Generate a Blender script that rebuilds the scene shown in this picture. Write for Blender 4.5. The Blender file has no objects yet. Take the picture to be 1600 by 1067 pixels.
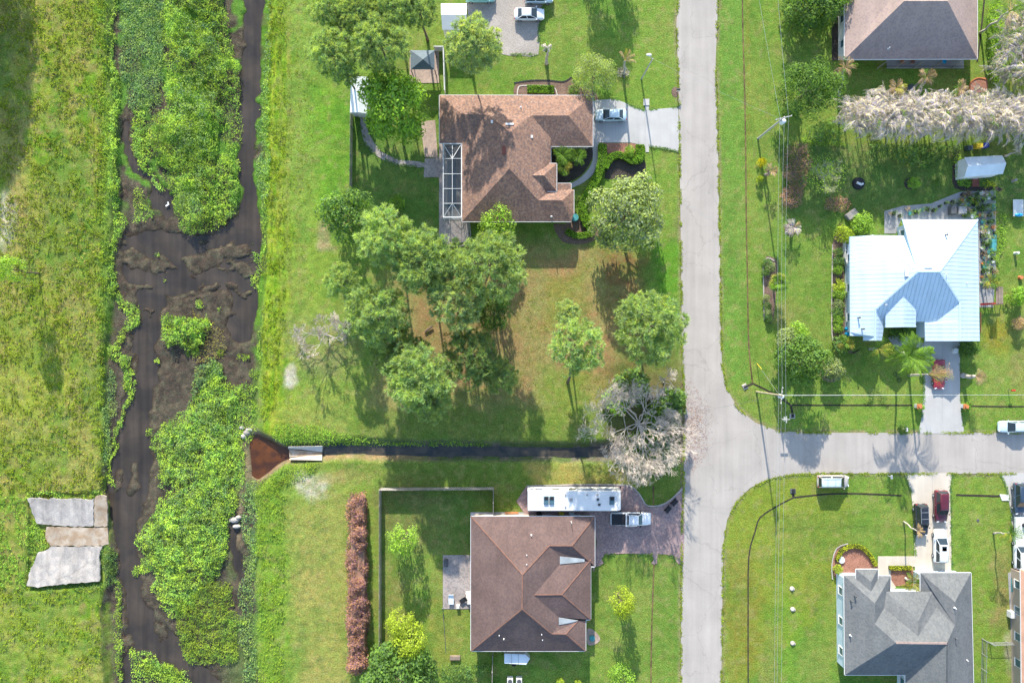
import bpy, bmesh, math, random
import numpy as np
from mathutils import Vector, Matrix
C = bpy.context.scene.collection
SC = bpy.context.scene
R = math.radians
PI = math.pi
# ------------------------------------------------------------------ camera, sky, sun, exposure
H = 107.0                                    # height of the camera above the lots
cam_d = bpy.data.cameras.new('camera'); cam = bpy.data.objects.new('camera', cam_d); C.objects.link(cam)
cam.location = (0, 0, H); cam.rotation_euler = (0, 0, 0)
cam_d.sensor_width = 36; cam_d.lens = 36*H/160.0; cam_d.clip_end = 20000; cam_d.clip_start = 1
SC.camera = cam
SUN_EL, SUN_AZ = 24.5, -8.0                  # azimuth from +Y, clockwise
w = bpy.data.worlds.new("World"); SC.world = w; w.use_nodes = True
nt = w.node_tree; bg = nt.nodes['Background']
sky = nt.nodes.new('ShaderNodeTexSky'); sky.sky_type = 'NISHITA'; sky.sun_disc = False
sky.sun_elevation = R(SUN_EL); sky.sun_rotation = R(SUN_AZ); sky.air_density = 1.0; sky.dust_density = 0.6; sky.ozone_density = 1.0
nt.links.new(sky.outputs[0], bg.inputs[0]); bg.inputs[1].default_value = 0.15
sl = bpy.data.lights.new('sun', 'SUN'); sl.energy = 3.6; sl.angle = R(0.6); sl.color = (1.0, 0.93, 0.82)
so = bpy.data.objects.new('sun', sl); C.objects.link(so)
d = Vector((math.sin(R(SUN_AZ))*math.cos(R(SUN_EL)), math.cos(R(SUN_AZ))*math.cos(R(SUN_EL)), math.sin(R(SUN_EL))))
so.rotation_euler = d.to_track_quat('Z', 'Y').to_euler(); so.location = (0, 60, 60)
SC.render.engine = 'CYCLES'
SC.view_settings.view_transform = 'Standard'; SC.view_settings.look = 'None'
SC.view_settings.gamma = 1.0; SC.view_settings.use_curve_mapping = False
SC.view_settings.exposure = 1.58
SC.cycles.max_bounces = 5; SC.cycles.transparent_max_bounces = 8
# ------------------------------------------------------------------ basic helpers
def P(px, py, h=0.0):
    """the real point at height h that the photograph shows at pixel (px, py)"""
    k = (1-h/H)/10.0
    return Vector(((px-800)*k, (533.5-py)*k, h))
def s2l(c):
    c = c/255.0
    return c/12.92 if c <= .04045 else ((c+.055)/1.055)**2.4
def al(r, g, b, k=.5):
    return (s2l(r)*k, s2l(g)*k, s2l(b)*k)
_T = np.random.RandomState(5).rand(256, 256).astype(np.float32)
def vnoise(x, y, s, seed=0):
    x = np.asarray(x, float)/s+seed*17.3; y = np.asarray(y, float)/s+seed*31.7
    xi = np.floor(x).astype(int); yi = np.floor(y).astype(int); fx = x-xi; fy = y-yi
    fx = fx*fx*(3-2*fx); fy = fy*fy*(3-2*fy)
    a = _T[xi & 255, yi & 255]; b = _T[(xi+1) & 255, yi & 255]; c = _T[xi & 255, (yi+1) & 255]; e = _T[(xi+1) & 255, (yi+1) & 255]
    return (a*(1-fx)+b*fx)*(1-fy)+(c*(1-fx)+e*fx)*fy
def fbm(x, y, s, o=4, seed=0):
    r = 0; t = 0; a = 1.0
    for i in range(o):
        r = r+a*vnoise(x, y, s/2**i, seed+i*3); t += a; a *= .5
    return r/t
def sdf(x, y, poly):
    """signed pixel distance, positive inside the polygon"""
    x = np.asarray(x, float); y = np.asarray(y, float)
    dd = np.full(x.shape, 1e9); ins = np.zeros(x.shape, bool); n = len(poly)
    for i in range(n):
        ax, ay = poly[i]; bx, by = poly[(i+1) % n]
        ex, ey = bx-ax, by-ay; L = ex*ex+ey*ey+1e-9
        t = np.clip(((x-ax)*ex+(y-ay)*ey)/L, 0, 1)
        dd = np.minimum(dd, (x-ax-t*ex)**2+(y-ay-t*ey)**2)
        if by != ay:
            cnd = ((ay > y) != (by > y)) & (x < (bx-ax)*(y-ay)/(by-ay)+ax)
            ins ^= cnd
    return np.where(ins, 1, -1)*np.sqrt(dd)
def ldist(x, y, pl):
    x = np.asarray(x, float); y = np.asarray(y, float); dd = np.full(x.shape, 1e9)
    for (ax, ay), (bx, by) in zip(pl[:-1], pl[1:]):
        ex, ey = bx-ax, by-ay; L = ex*ex+ey*ey+1e-9
        t = np.clip(((x-ax)*ex+(y-ay)*ey)/L, 0, 1)
        dd = np.minimum(dd, (x-ax-t*ex)**2+(y-ay-t*ey)**2)
    return np.sqrt(dd)
def sm(v, a, b):
    t = np.clip((v-a)/(b-a), 0, 1); return t*t*(3-2*t)
def smooth(pts, n=5, closed=True):
    m = len(pts); out = []
    rng_ = range(m) if closed else range(m-1)
    for i in rng_:
        if closed: p0, p1, p2, p3 = pts[i-1], pts[i], pts[(i+1) % m], pts[(i+2) % m]
        else: p0, p1, p2, p3 = pts[max(i-1, 0)], pts[i], pts[i+1], pts[min(i+2, m-1)]
        for k in range(n):
            t = k/n
            out.append(tuple(.5*((2*p1[j])+(-p0[j]+p2[j])*t+(2*p0[j]-5*p1[j]+4*p2[j]-p3[j])*t*t+(-p0[j]+3*p1[j]-3*p2[j]+p3[j])*t**3) for j in range(2)))
    if not closed: out.append(tuple(pts[-1]))
    return out
# ------------------------------------------------------------------ materials
def mat(name, rgb, rough=.8, metal=0.0, spec=.25, var=.18, vs=3.0, bump=0.0, bs=10.0, island=0.0, transl=0.0, rgb2=None, trs=None, coat=0, fine=0.0, cell=None, alpha=1, objvar=0.0, emis=None):
    m = bpy.data.materials.new(name); m.use_nodes = True; t = m.node_tree; N = t.nodes; L = t.links
    b = N['Principled BSDF']; b.inputs['Roughness'].default_value = rough; b.inputs['Metallic'].default_value = metal
    b.inputs['Specular IOR Level'].default_value = spec
    if coat: b.inputs['Coat Weight'].default_value = coat; b.inputs['Coat Roughness'].default_value = .05
    g = N.new('ShaderNodeNewGeometry'); pos = g.outputs['Position']
    col = N.new('ShaderNodeRGB'); col.outputs[0].default_value = (*rgb, 1); cur = col.outputs[0]
    def mix(kind, fac, a, bb):
        x = N.new('ShaderNodeMix'); x.data_type = 'RGBA'; x.blend_type = kind
        if isinstance(fac, float): x.inputs[0].default_value = fac
        else: L.new(fac, x.inputs[0])
        for s, v in ((6, a), (7, bb)):
            if isinstance(v, tuple): x.inputs[s].default_value = (*v[:3], 1)
            else: L.new(v, x.inputs[s])
        return x.outputs[2]
    def noise(sc, det=3.0, dist=0.0):
        n = N.new('ShaderNodeTexNoise'); n.inputs['Scale'].default_value = sc; n.inputs['Detail'].default_value = det; n.inputs['Distortion'].default_value = dist
        L.new(pos, n.inputs['Vector']); return n.outputs['Fac']
    def mr(v, a, bb, c, e):
        x = N.new('ShaderNodeMapRange'); L.new(v, x.inputs[0])
        for i, q in enumerate((a, bb, c, e)): x.inputs[i+1].default_value = q
        return x.outputs[0]
    if rgb2 is not None:
        f = mr(noise(vs, 4.0, .4), .38, .62, 0, 1)
        cur = mix('MIX', f, cur, tuple(rgb2))
    if cell is not None:      # random little tabs (shingles, pavers)
        sc, cols = cell
        v = N.new('ShaderNodeTexVoronoi'); v.inputs['Scale'].default_value = sc; L.new(pos, v.inputs['Vector'])
        sp = N.new('ShaderNodeSeparateColor'); L.new(v.outputs['Color'], sp.inputs[0])
        rp = N.new('ShaderNodeValToRGB'); L.new(sp.outputs[0], rp.inputs[0]); rp.color_ramp.interpolation = 'CONSTANT'
        els = rp.color_ramp.elements
        while len(els) < len(cols): els.new(.5)
        for i, c in enumerate(cols): els[i].position = i/len(cols); els[i].color = (*c, 1)
        cur = mix('MIX', .75, cur, rp.outputs[0])
    if var:
        f = mr(noise(vs*.37+.05, 5.0), .3, .7, 1-var, 1+var)
        cmb = N.new('ShaderNodeCombineColor'); [L.new(f, cmb.inputs[i]) for i in range(3)]
        cur = mix('MULTIPLY', 1.0, cur, cmb.outputs[0])
    if fine:
        f = mr(noise(bs, 3.0), .25, .75, 1-fine, 1+fine)
        cmb = N.new('ShaderNodeCombineColor'); [L.new(f, cmb.inputs[i]) for i in range(3)]
        cur = mix('MULTIPLY', 1.0, cur, cmb.outputs[0])
    if island:
        f = mr(g.outputs['Random Per Island'], 0, 1, 1-island, 1+island)
        f2 = mr(g.outputs['Random Per Island'], 0, 1, 1+island*.5, 1-island*.3)
        cmb = N.new('ShaderNodeCombineColor'); L.new(f, cmb.inputs[0]); L.new(f, cmb.inputs[1]); L.new(f2, cmb.inputs[2])
        cur = mix('MULTIPLY', 1.0, cur, cmb.outputs[0])
    if objvar:
        oi = N.new('ShaderNodeObjectInfo'); f = mr(oi.outputs['Random'], 0, 1, 1-objvar, 1+objvar)
        cmb = N.new('ShaderNodeCombineColor'); [L.new(f, cmb.inputs[i]) for i in range(3)]
        cur = mix('MULTIPLY', 1.0, cur, cmb.outputs[0])
    L.new(cur, b.inputs['Base Color'])
    if bump:
        bp = N.new('ShaderNodeBump'); bp.inputs['Strength'].default_value = bump; bp.inputs['Distance'].default_value = .1
        L.new(noise(bs, 4.0), bp.inputs['Height']); L.new(bp.outputs[0], b.inputs['Normal'])
    out = N['Material Output']
    if transl:
        tr = N.new('ShaderNodeBsdfTranslucent'); tc = mix('MULTIPLY', 1.0, cur, (1.2, 1.15, .5))
        L.new(tc, tr.inputs[0]); mx = N.new('ShaderNodeMixShader'); mx.inputs[0].default_value = transl
        L.new(b.outputs[0], mx.inputs[1]); L.new(tr.outputs[0], mx.inputs[2]); L.new(mx.outputs[0], out.inputs[0])
    if alpha < 1:
        tp = N.new('ShaderNodeBsdfTransparent'); mx = N.new('ShaderNodeMixShader'); mx.inputs[0].default_value = alpha
        L.new(tp.outputs[0], mx.inputs[1]); L.new(b.outputs[0], mx.inputs[2]); L.new(mx.outputs[0], out.inputs[0])
    return m
M = {}
def leafm(n, rgb, tr=.45, isl=.35, var=.2, ov=.12):
    M[n] = mat(n, rgb, rough=.75, spec=.15, var=var, vs=.7 if n.startswith('marsh') else 1.2, rgb2=((rgb[0]*.62, rgb[1]*.78, rgb[2]*1.1) if n.startswith(('marsh', 'pine', 'leaf_mid')) else None), island=isl, transl=tr, objvar=ov)
leafm('pine', (0.420, 0.520, 0.160)); leafm('pine_shaded', (0.290, 0.380, 0.110)); leafm('pine_yellow', (0.470, 0.540, 0.190))  # darker pine copy: shade on the lower grove crowns is put into the colour
leafm('leaf_bright', (0.250, 0.420, 0.060)); leafm('leaf_mid', (0.200, 0.310, 0.070)); leafm('leaf_dark', (.125, .225, .05)); leafm('leaf_olive', (0.300, 0.370, 0.150))
leafm('leaf_yellow', (0.380, 0.480, 0.050)); leafm('leaf_pale', (0.357, 0.449, 0.155)); leafm('leaf_lime', (0.320, 0.500, 0.080))
leafm('marsh', (0.330, 0.470, 0.055), tr=.3, isl=.4, var=.35); leafm('marsh_dark', (0.240, 0.340, 0.080), tr=.25, isl=.4, var=.3); leafm('marsh_yellow', (0.340, 0.460, 0.050), isl=.3, var=.3)
leafm('weed', (0.237, 0.312, 0.027), isl=.4, var=.3); leafm('weed_dry', (0.338, 0.300, 0.094), isl=.4, var=.3)
leafm('dead_red', (0.360, 0.190, 0.130), tr=.1, isl=.5, var=.3); leafm('dead_brown', (0.270, 0.155, 0.110), tr=.1, isl=.5)
leafm('frond_grey', (0.500, 0.440, 0.360), tr=.15, isl=.35, ov=.3); leafm('frond_green', (0.140, 0.250, 0.035), ov=.25); leafm('frond_tan', (0.400, 0.290, 0.170), isl=.3, ov=.3); leafm('frond_yellow', (0.340, 0.330, 0.060), ov=.25)
leafm('hedge', (0.178, 0.341, 0.031), isl=.3); leafm('hedge_yellow', (0.496, 0.527, 0.046), isl=.35); leafm('flower_yellow', (0.550, 0.500, 0.020))
M['bark'] = mat('bark', (.13, .095, .07), bump=.4, bs=9); M['bark_pale'] = mat('bark_pale', (.40, .36, .31), bump=.3, bs=9); M['twig'] = mat('twig', (.46, .40, .34), var=.2)
M['twig_dark'] = mat('twig_dark', (.16, .12, .10)); M['bark_green'] = mat('bark_green', (.28, .30, .16))
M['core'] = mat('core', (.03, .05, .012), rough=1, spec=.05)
M['asphalt'] = mat('asphalt', (.325, .295, .262), rough=.9, var=.08, vs=.6, fine=.10, bs=14, bump=.1)
def wear(m, amount=.10, crack=.5):
    t = m.node_tree; N = t.nodes; L = t.links; b = N['Principled BSDF']; src = b.inputs['Base Color'].links[0].from_socket; g = N.new('ShaderNodeNewGeometry')
    mp = N.new('ShaderNodeMapping'); mp.inputs['Scale'].default_value = (1.1, .05, 1); L.new(g.outputs['Position'], mp.inputs[0]); n = N.new('ShaderNodeTexNoise'); n.inputs['Scale'].default_value = 1.0; n.inputs['Detail'].default_value = 4; L.new(mp.outputs[0], n.inputs['Vector'])
    r = N.new('ShaderNodeMapRange'); r.inputs[1].default_value = .32; r.inputs[2].default_value = .68; r.inputs[3].default_value = 1-amount; r.inputs[4].default_value = 1+amount; L.new(n.outputs['Fac'], r.inputs[0])
    n2 = N.new('ShaderNodeTexNoise'); n2.inputs['Scale'].default_value = .8; n2.inputs['Detail'].default_value = 5; L.new(g.outputs['Position'], n2.inputs['Vector']); ad = N.new('ShaderNodeVectorMath'); ad.operation = 'MULTIPLY_ADD'; L.new(n2.outputs['Color'], ad.inputs[0]); ad.inputs[1].default_value = (2.5, 2.5, 0); L.new(g.outputs['Position'], ad.inputs[2])
    v = N.new('ShaderNodeTexVoronoi'); v.feature = 'DISTANCE_TO_EDGE'; v.inputs['Scale'].default_value = .12; L.new(ad.outputs[0], v.inputs['Vector']); c = N.new('ShaderNodeMapRange'); c.inputs[1].default_value = .0; c.inputs[2].default_value = .010; c.inputs[3].default_value = crack; c.inputs[4].default_value = 1; L.new(v.outputs['Distance'], c.inputs[0])
    mu = N.new('ShaderNodeMath'); mu.operation = 'MULTIPLY'; L.new(r.outputs[0], mu.inputs[0]); L.new(c.outputs[0], mu.inputs[1]); cc = N.new('ShaderNodeCombineColor'); [L.new(mu.outputs[0], cc.inputs[i]) for i in range(3)]
    mx = N.new('ShaderNodeMix'); mx.data_type = 'RGBA'; mx.blend_type = 'MULTIPLY'; mx.inputs[0].default_value = 1; L.new(src, mx.inputs[6]); L.new(cc.outputs[0], mx.inputs[7]); L.new(mx.outputs[2], b.inputs['Base Color'])
wear(M['asphalt'], .07, .84)
M['concrete'] = mat('concrete', (.40, .385, .355), rough=.85, var=.09, vs=.8, fine=.05, bs=9)
M['concrete_pale'] = mat('concrete_pale', (.37, .36, .34), rough=.85, var=.08, vs=.8, fine=.05, bs=9)
M['concrete_cream'] = mat('concrete_cream', (.46, .41, .335), rough=.85, var=.08, vs=.8, fine=.05, bs=9)
M['concrete_grey'] = mat('concrete_grey', (.27, .27, .27), rough=.9, var=.15, vs=1.2, fine=.1, bs=8)
M['concrete_old'] = mat('concrete_old', (.36, .325, .285), rgb2=(.27, .25, .23), rough=.9, var=.15, vs=.9, fine=.2, bs=6, bump=.3)
M['concrete_rust'] = mat('concrete_rust', (.36, .30, .23), rgb2=(.28, .20, .13), rough=.9, var=.2, vs=.9, fine=.15, bs=6, bump=.2)
M['paver'] = mat('paver', (.27, .19, .175), rough=.9, var=.14, vs=.7, cell=(4.5, [(.30, .20, .18), (.24, .165, .16), (.33, .235, .21), (.20, .15, .15)]), bump=.25, bs=8)
M['paver_grey'] = mat('paver_grey', (.27, .24, .225), rough=.9, var=.15, vs=.9, cell=(4.5, [(.30, .27, .25), (.22, .195, .185), (.34, .28, .25)]), bump=.2, bs=8)
M['paver_tan'] = mat('paver_tan', (.34, .26, .21), rough=.9, var=.15, vs=.9, cell=(4.0, [(.38, .29, .23), (.28, .22, .19), (.34, .25, .2)]), bump=.2, bs=8)
M['gravel'] = mat('gravel', (.31, .275, .24), rough=.95, var=.15, vs=.6, fine=.3, bs=7, bump=.5)
M['mulch'] = mat('mulch', (.15, .10, .075), rough=1, var=.25, vs=1.5, fine=.4, bs=6, bump=.6)
M['mulch_red'] = mat('mulch_red', (.27, .13, .09), rough=1, var=.2, vs=1.5, fine=.35, bs=6, bump=.6)
M['mulch_dark'] = mat('mulch_dark', (.05, .042, .035), rough=1, var=.25, vs=1.5, fine=.4, bs=6, bump=.6)
M['black_soil'] = mat('black_soil', (.035, .028, .022), rough=.9, var=.4, vs=2)
M['drain'] = mat('drain', (.085, .055, .032), rough=.95, var=.4, vs=1.2, rgb2=(.14, .11, .04))
M['water'] = mat('water', (.036, .030, .025), rough=.22, spec=.3, var=.22, vs=.35, rgb2=(.052, .041, .031), bump=.05, bs=2)
M['water_dark'] = mat('water_dark', (.022, .024, .02), rough=.1, spec=.5, var=.3, vs=.6, rgb2=(.06, .05, .035))
M['water_rust'] = mat('water_rust', (.10, .034, .008), rough=.1, spec=.5, var=.3, vs=.5, rgb2=(.045, .018, .008))
M['shingle_orange'] = mat('shingle_orange', (.235, .135, .09), rough=.95, spec=.1, var=.1, vs=.8, cell=(4.6, [(.25, .15, .105), (.21, .13, .10), (.12, .095, .09), (.28, .18, .13), (.17, .108, .086)]), fine=.12, bs=12, bump=.3)
M['shingle_brown'] = mat('shingle_brown', (.125, .085, .075), rough=.95, spec=.1, var=.14, vs=.6, cell=(4.2, [(.135, .092, .08), (.115, .08, .074), (.15, .10, .085)]), fine=.1, bs=12, bump=.25)
M['ridge_orange'] = mat('ridge_orange', (.20, .105, .075), rough=.95)
M['shingle_tan'] = mat('shingle_tan', (.30, .225, .19), rough=.95, spec=.1, var=.08, vs=.8, cell=(4.2, [(.32, .24, .20), (.27, .205, .185), (.33, .245, .21)]), fine=.1, bs=12, bump=.25)
M['shingle_grey'] = mat('shingle_grey', (.125, .13, .132), rough=.95, spec=.1, var=.08, vs=.8, cell=(4.2, [(.13, .135, .135), (.11, .117, .12), (.145, .147, .142)]), fine=.12, bs=12, bump=.25)
M['tile'] = mat('tile', (.42, .24, .16), rough=.8, var=.15, vs=2)
M['metal_roof'] = mat('metal_roof', (.42, .525, .60), rough=.45, spec=.5, metal=.0, var=.05, vs=.6)  # white metal; blue sky light on the shaded slope is tinted into this base
M['metal_pale'] = mat('metal_pale', (.55, .60, .62), rough=.5, spec=.4, var=.12, vs=1)
M['flashing'] = mat('flashing', (.30, .325, .33), rough=.6, var=.25, vs=1.5)
M['white'] = mat('white', (.60, .60, .58), rough=.5, var=.05); M['off_white'] = mat('off_white', (.55, .54, .50), rough=.6, var=.1)
M['wall_cream'] = mat('wall_cream', (.50, .44, .36), rough=.9, var=.05); M['wall_white'] = mat('wall_white', (.62, .62, .61), rough=.9, var=.05)
M['wall_blue'] = mat('wall_blue', (.45, .54, .60), rough=.9, var=.05); M['wall_tan'] = mat('wall_tan', (.40, .32, .25), rough=.9, var=.05)
M['glass'] = mat('glass', (.02, .03, .035), rough=.08, spec=.6, var=.0); M['glass_blue'] = mat('glass_blue', (.06, .12, .15), rough=.1, spec=.6, var=0)
M['black'] = mat('black', (.02, .02, .022), rough=.5, var=.1); M['dark_grey'] = mat('dark_grey', (.07, .075, .08), rough=.6); M['grey'] = mat('grey', (.25, .25, .25), rough=.6)
M['steel'] = mat('steel', (.42, .43, .44), rough=.4, metal=.6); M['wood'] = mat('wood', (.20, .155, .12), rough=.9, var=.3, vs=2, objvar=.2); M['wood_grey'] = mat('wood_grey', (.27, .25, .23), rough=.9, var=.25, vs=2, objvar=.15)
M['wood_orange'] = mat('wood_orange', (.45, .20, .09), rough=.8); M['pole_wood'] = mat('pole_wood', (.36, .31, .20), rough=.9, var=.2)
M['tyre'] = mat('tyre', (.02, .02, .02), rough=.9); M['red'] = mat('red', (.45, .03, .02), rough=.4); M['blue'] = mat('blue', (.02, .30, .55), rough=.4); M['blue_dark'] = mat('blue_dark', (.02, .05, .35), rough=.5)
M['yellow'] = mat('yellow', (.55, .42, .04), rough=.5); M['terracotta'] = mat('terracotta', (.45, .16, .06), rough=.8); M['teal'] = mat('teal', (.06, .24, .25), rough=.4); M['teal_pale'] = mat('teal_pale', (.25, .50, .47), rough=.4)
M['screen'] = mat('screen', (.05, .052, .055), rough=.8, alpha=.4, var=0); M['canvas_dark'] = mat('canvas_dark', (.10, .13, .15), rough=.8, var=.12)
M['red_lamp'] = mat('red_lamp', (.35, .01, .01), rough=.2); M['lens'] = mat('lens', (.6, .62, .62), rough=.1, spec=.6)
M['stone'] = mat('stone', (.36, .33, .29), rough=.95, var=.2, vs=2, objvar=.25); M['red_brown'] = mat('red_brown', (.20, .07, .05), rough=.9)
def paint(n, rgb, metal=.0): M[n] = mat(n, rgb, rough=.28, spec=.5, metal=metal, coat=.6, var=.0)
paint('car_white', (.62, .64, .65)); paint('car_silverblue', (.45, .55, .58)); paint('car_black', (.015, .017, .022)); paint('car_maroon', (.09, .012, .02)); paint('car_red', (.30, .015, .03)); paint('car_tan', (.36, .33, .29)); paint('car_navy', (.03, .05, .08)); paint('car_silver', (.42, .47, .50), .2)
for k__ in ('concrete_pale', 'concrete_cream', 'metal_roof', 'shingle_grey', 'shingle_brown', 'shingle_orange', 'shingle_tan'): wear(M[k__], .06, 1.0)
wear(M['water'], .22, 1.0)
wear(M['concrete_old'], .18, .75)
# ------------------------------------------------------------------ mesh and object helpers
def off(par):
    v = Vector((0, 0, 0))
    while par is not None: v = v+Vector(par.location); par = par.parent
    return v
def npmesh(name, V, F, m, smooth_=False):
    """V (n,3), F (k,3|4) arrays -> mesh"""
    V = np.asarray(V, np.float32); F = np.asarray(F, np.int32); k = F.shape[1]
    me = bpy.data.meshes.new(name); me.vertices.add(len(V)); me.vertices.foreach_set('co', V.ravel())
    me.loops.add(F.size); me.loops.foreach_set('vertex_index', F.ravel()); me.polygons.add(len(F))
    me.polygons.foreach_set('loop_start', np.arange(0, F.size, k, dtype=np.int32)); me.polygons.foreach_set('loop_total', np.full(len(F), k, np.int32))
    if smooth_: me.polygons.foreach_set('use_smooth', np.ones(len(F), bool))
    me.update(calc_edges=True); me.materials.append(m); return me
def link(name, me, parent=None, loc=(0, 0, 0), rot=(0, 0, 0), scale=(1, 1, 1)):
    o = bpy.data.objects.new(name, me); C.objects.link(o); o.parent = parent; o.location = loc; o.rotation_euler = rot; o.scale = scale; return o
def tag(o, label=None, cat=None, group=None, kind=None):
    if label: o['label'] = label
    if cat: o['category'] = cat
    if group: o['group'] = group
    if kind: o['kind'] = kind
    return o
def thing(name, label, cat, loc=(0, 0, 0), rz=0, group=None):
    o = bpy.data.objects.new(name, None); C.objects.link(o); o.empty_display_size = .3
    o.location = loc; o.rotation_euler = (0, 0, rz); return tag(o, label, cat, group)
def copy_tree(o, parent=None):
    c = o.copy(); C.objects.link(c); c.parent = parent
    for ch in list(KIDS.get(o.name, ())) or [k for k in o.children]: copy_tree(ch, c)
    return c
KIDS = {}
class MB:
    def __init__(s): s.v = []; s.f = []
    def add(s, vs, fs):
        n = len(s.v); s.v += [tuple(v) for v in vs]; s.f += [tuple(i+n for i in f) for f in fs]; return s
    def box(s, c, sz, rz=0, top=1.0, rot=None):
        x, y, z = sz[0]/2, sz[1]/2, sz[2]/2; m = rot if rot is not None else Matrix.Rotation(rz, 3, 'Z'); c = Vector(c)
        vs = [c+m @ Vector((a*x*(top if q > 0 else 1), b*y*(top if q > 0 else 1), q*z)) for q in (-1, 1) for a, b in ((-1, -1), (1, -1), (1, 1), (-1, 1))]
        return s.add(vs, [(3, 2, 1, 0), (4, 5, 6, 7), (0, 1, 5, 4), (1, 2, 6, 5), (2, 3, 7, 6), (3, 0, 4, 7)])
    def bar(s, a, b, w, h=None):
        a = Vector(a); b = Vector(b); d = b-a; L = d.length
        if L < 1e-4: return s
        q = d.to_track_quat('X', 'Z').to_matrix()
        return s.box((a+b)/2, (L, w, h or w), rot=q)
    def cyl(s, a, b, r0, r1=None, n=8, caps=True):
        a = Vector(a); b = Vector(b); r1 = r0 if r1 is None else r1; q = (b-a).to_track_quat('Z', 'Y').to_matrix(); vs = []
        for p, r in ((a, r0), (b, r1)):
            for i in range(n): vs.append(p+q @ Vector((r*math.cos(2*PI*i/n), r*math.sin(2*PI*i/n), 0)))
        fs = [(i, (i+1) % n, n+(i+1) % n, n+i) for i in range(n)]
        if caps: fs += [tuple(range(n-1, -1, -1)), tuple(range(n, 2*n))]
        return s.add(vs, fs)
    def tube(s, pts, rs, n=6):
        for i in range(len(pts)-1): s.cyl(pts[i], pts[i+1], rs[i], rs[i+1], n, caps=(i == 0 or i == len(pts)-2))
        return s
    def prism(s, pts, z0, z1):
        n = len(pts); ar = sum(pts[i][0]*pts[(i+1) % n][1]-pts[(i+1) % n][0]*pts[i][1] for i in range(n))
        if ar < 0: pts = pts[::-1]
        return s.add([(p[0], p[1], z0) for p in pts]+[(p[0], p[1], z1) for p in pts], [tuple(range(n-1, -1, -1)), tuple(range(n, 2*n))]+[(i, (i+1) % n, n+(i+1) % n, n+i) for i in range(n)])
    def dome(s, c, r, hgt, n=10, m=4, full=False):
        vs = []; c = Vector(c); r = (r, r) if not isinstance(r, tuple) else r
        for j in range(m+1):
            ph = (PI/2)*j/m if not full else -PI/2+PI*j/m
            for i in range(n): vs.append(c+Vector((r[0]*math.cos(ph)*math.cos(2*PI*i/n), r[1]*math.cos(ph)*math.sin(2*PI*i/n), hgt*math.sin(ph))))
        return s.add(vs, [(j*n+i, j*n+(i+1) % n, (j+1)*n+(i+1) % n, (j+1)*n+i) for j in range(m) for i in range(n)])
    def mesh(s, name, m, sm_=False):
        me = bpy.data.meshes.new(name); me.from_pydata(s.v, [], s.f); me.materials.append(m)
        if sm_: me.polygons.foreach_set('use_smooth', np.ones(len(me.polygons), bool))
        me.update(); return me
    def build(s, name, m, parent=None, sm_=False, local=False):
        """world-coordinate vertices are moved into the parent's frame (parents of these are never turned)"""
        if not local:
            o = off(parent); s.v = [(v[0]-o.x, v[1]-o.y, v[2]-o.z) for v in s.v]
        return link(name, s.mesh(name, m, sm_), parent)
def quads(p, dirv, nrm, L, W):
    """leaf diamonds: base point, direction, normal"""
    n = len(p); d_ = dirv/np.maximum(np.linalg.norm(dirv, axis=1, keepdims=True), 1e-6); sd = np.cross(nrm, d_); sd /= np.maximum(np.linalg.norm(sd, axis=1, keepdims=True), 1e-6)
    L = np.reshape(L*np.ones(n), (n, 1)); W = np.reshape(W*np.ones(n), (n, 1))
    V = np.stack([p, p+d_*L*.5+sd*W*.5, p+d_*L, p+d_*L*.5-sd*W*.5], 1).reshape(-1, 3)
    return V, np.arange(4*n).reshape(-1, 4)
def rvec(g, n):
    v = g.normal(size=(n, 3)); return v/np.linalg.norm(v, axis=1, keepdims=True)
# ------------------------------------------------------------------ the lie of the land (outlines read off in pixels at ground level)
CHAN = [(162,-400),(165,0),(170,120),(180,200),(176,300),(172,360),(170,450),(160,560),(162,680),(160,770),(170,850),(158,950),(160,1067),(160,1500),(402,1500),(402,1067),(400,900),(402,800),(392,770),(430,738),(455,715),(450,700),(425,690),(398,668),(402,620),(408,560),(410,470),(418,390),(412,300),(418,200),(416,100),(422,0),(424,-400)]
WAT = [(378,-400),(380,0),(381,80),(378,140),(376,200),(372,260),(374,300),(372,335),(355,358),(332,368),(300,372),(270,368),(240,362),(205,366),(190,372),(184,395),(192,420),(205,445),(216,480),(214,520),(210,560),(205,600),(195,640),(180,690),(170,720),(167,770),(170,830),(186,862),(192,905),(196,950),(203,985),(187,1030),(185,1067),(185,1500),(345,1500),(338,1067),(300,1030),(280,998),(262,985),(240,970),(224,930),(215,885),(212,850),(214,810),(228,780),(236,750),(236,700),(232,670),(240,620),(247,570),(249,520),(252,478),(270,462),(310,468),(352,455),(368,470),(352,505),(356,524),(374,540),(390,530),(398,505),(404,470),(402,440),(410,400),(410,350),(404,310),(397,285),(398,230),(402,170),(405,120),(410,60),(414,0),(416,-400)]
W2 = [(188,185),(200,188),(208,240),(225,262),(245,275),(268,310),(278,340),(262,350),(240,320),(238,290),(205,262),(192,245)]
W3 = [(362,780),(372,800),(374,870),(384,895),(372,905),(358,870),(356,820)]
POOL = [(392,682),(402,678),(425,688),(440,698),(452,706),(452,712),(440,722),(420,738),(404,748),(396,742),(394,715)]
BARS = [[(192,395),(215,392),(240,405),(232,425),(205,422),(196,410)],[(238,402),(256,398),(250,430),(238,432),(232,420)],[(290,400),(320,395),(338,388),(354,392),(350,412),(330,425),(305,430),(292,425),(286,412)],[(258,460),(275,455),(295,458),(290,470),(262,480)],[(199,548),(218,552),(216,580),(206,600),(202,570)],[(178,735),(190,730),(192,760),(180,775)],[(205,725),(216,722),(217,760),(205,775),(198,770)],[(218,920),(235,915),(250,945),(255,960),(235,955),(220,940)],[(190,995),(208,990),(206,1010),(192,1030)],[(240,970),(262,975),(264,995),(250,1000),(238,985)],[(312,452),(330,450),(322,456)]]
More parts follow.
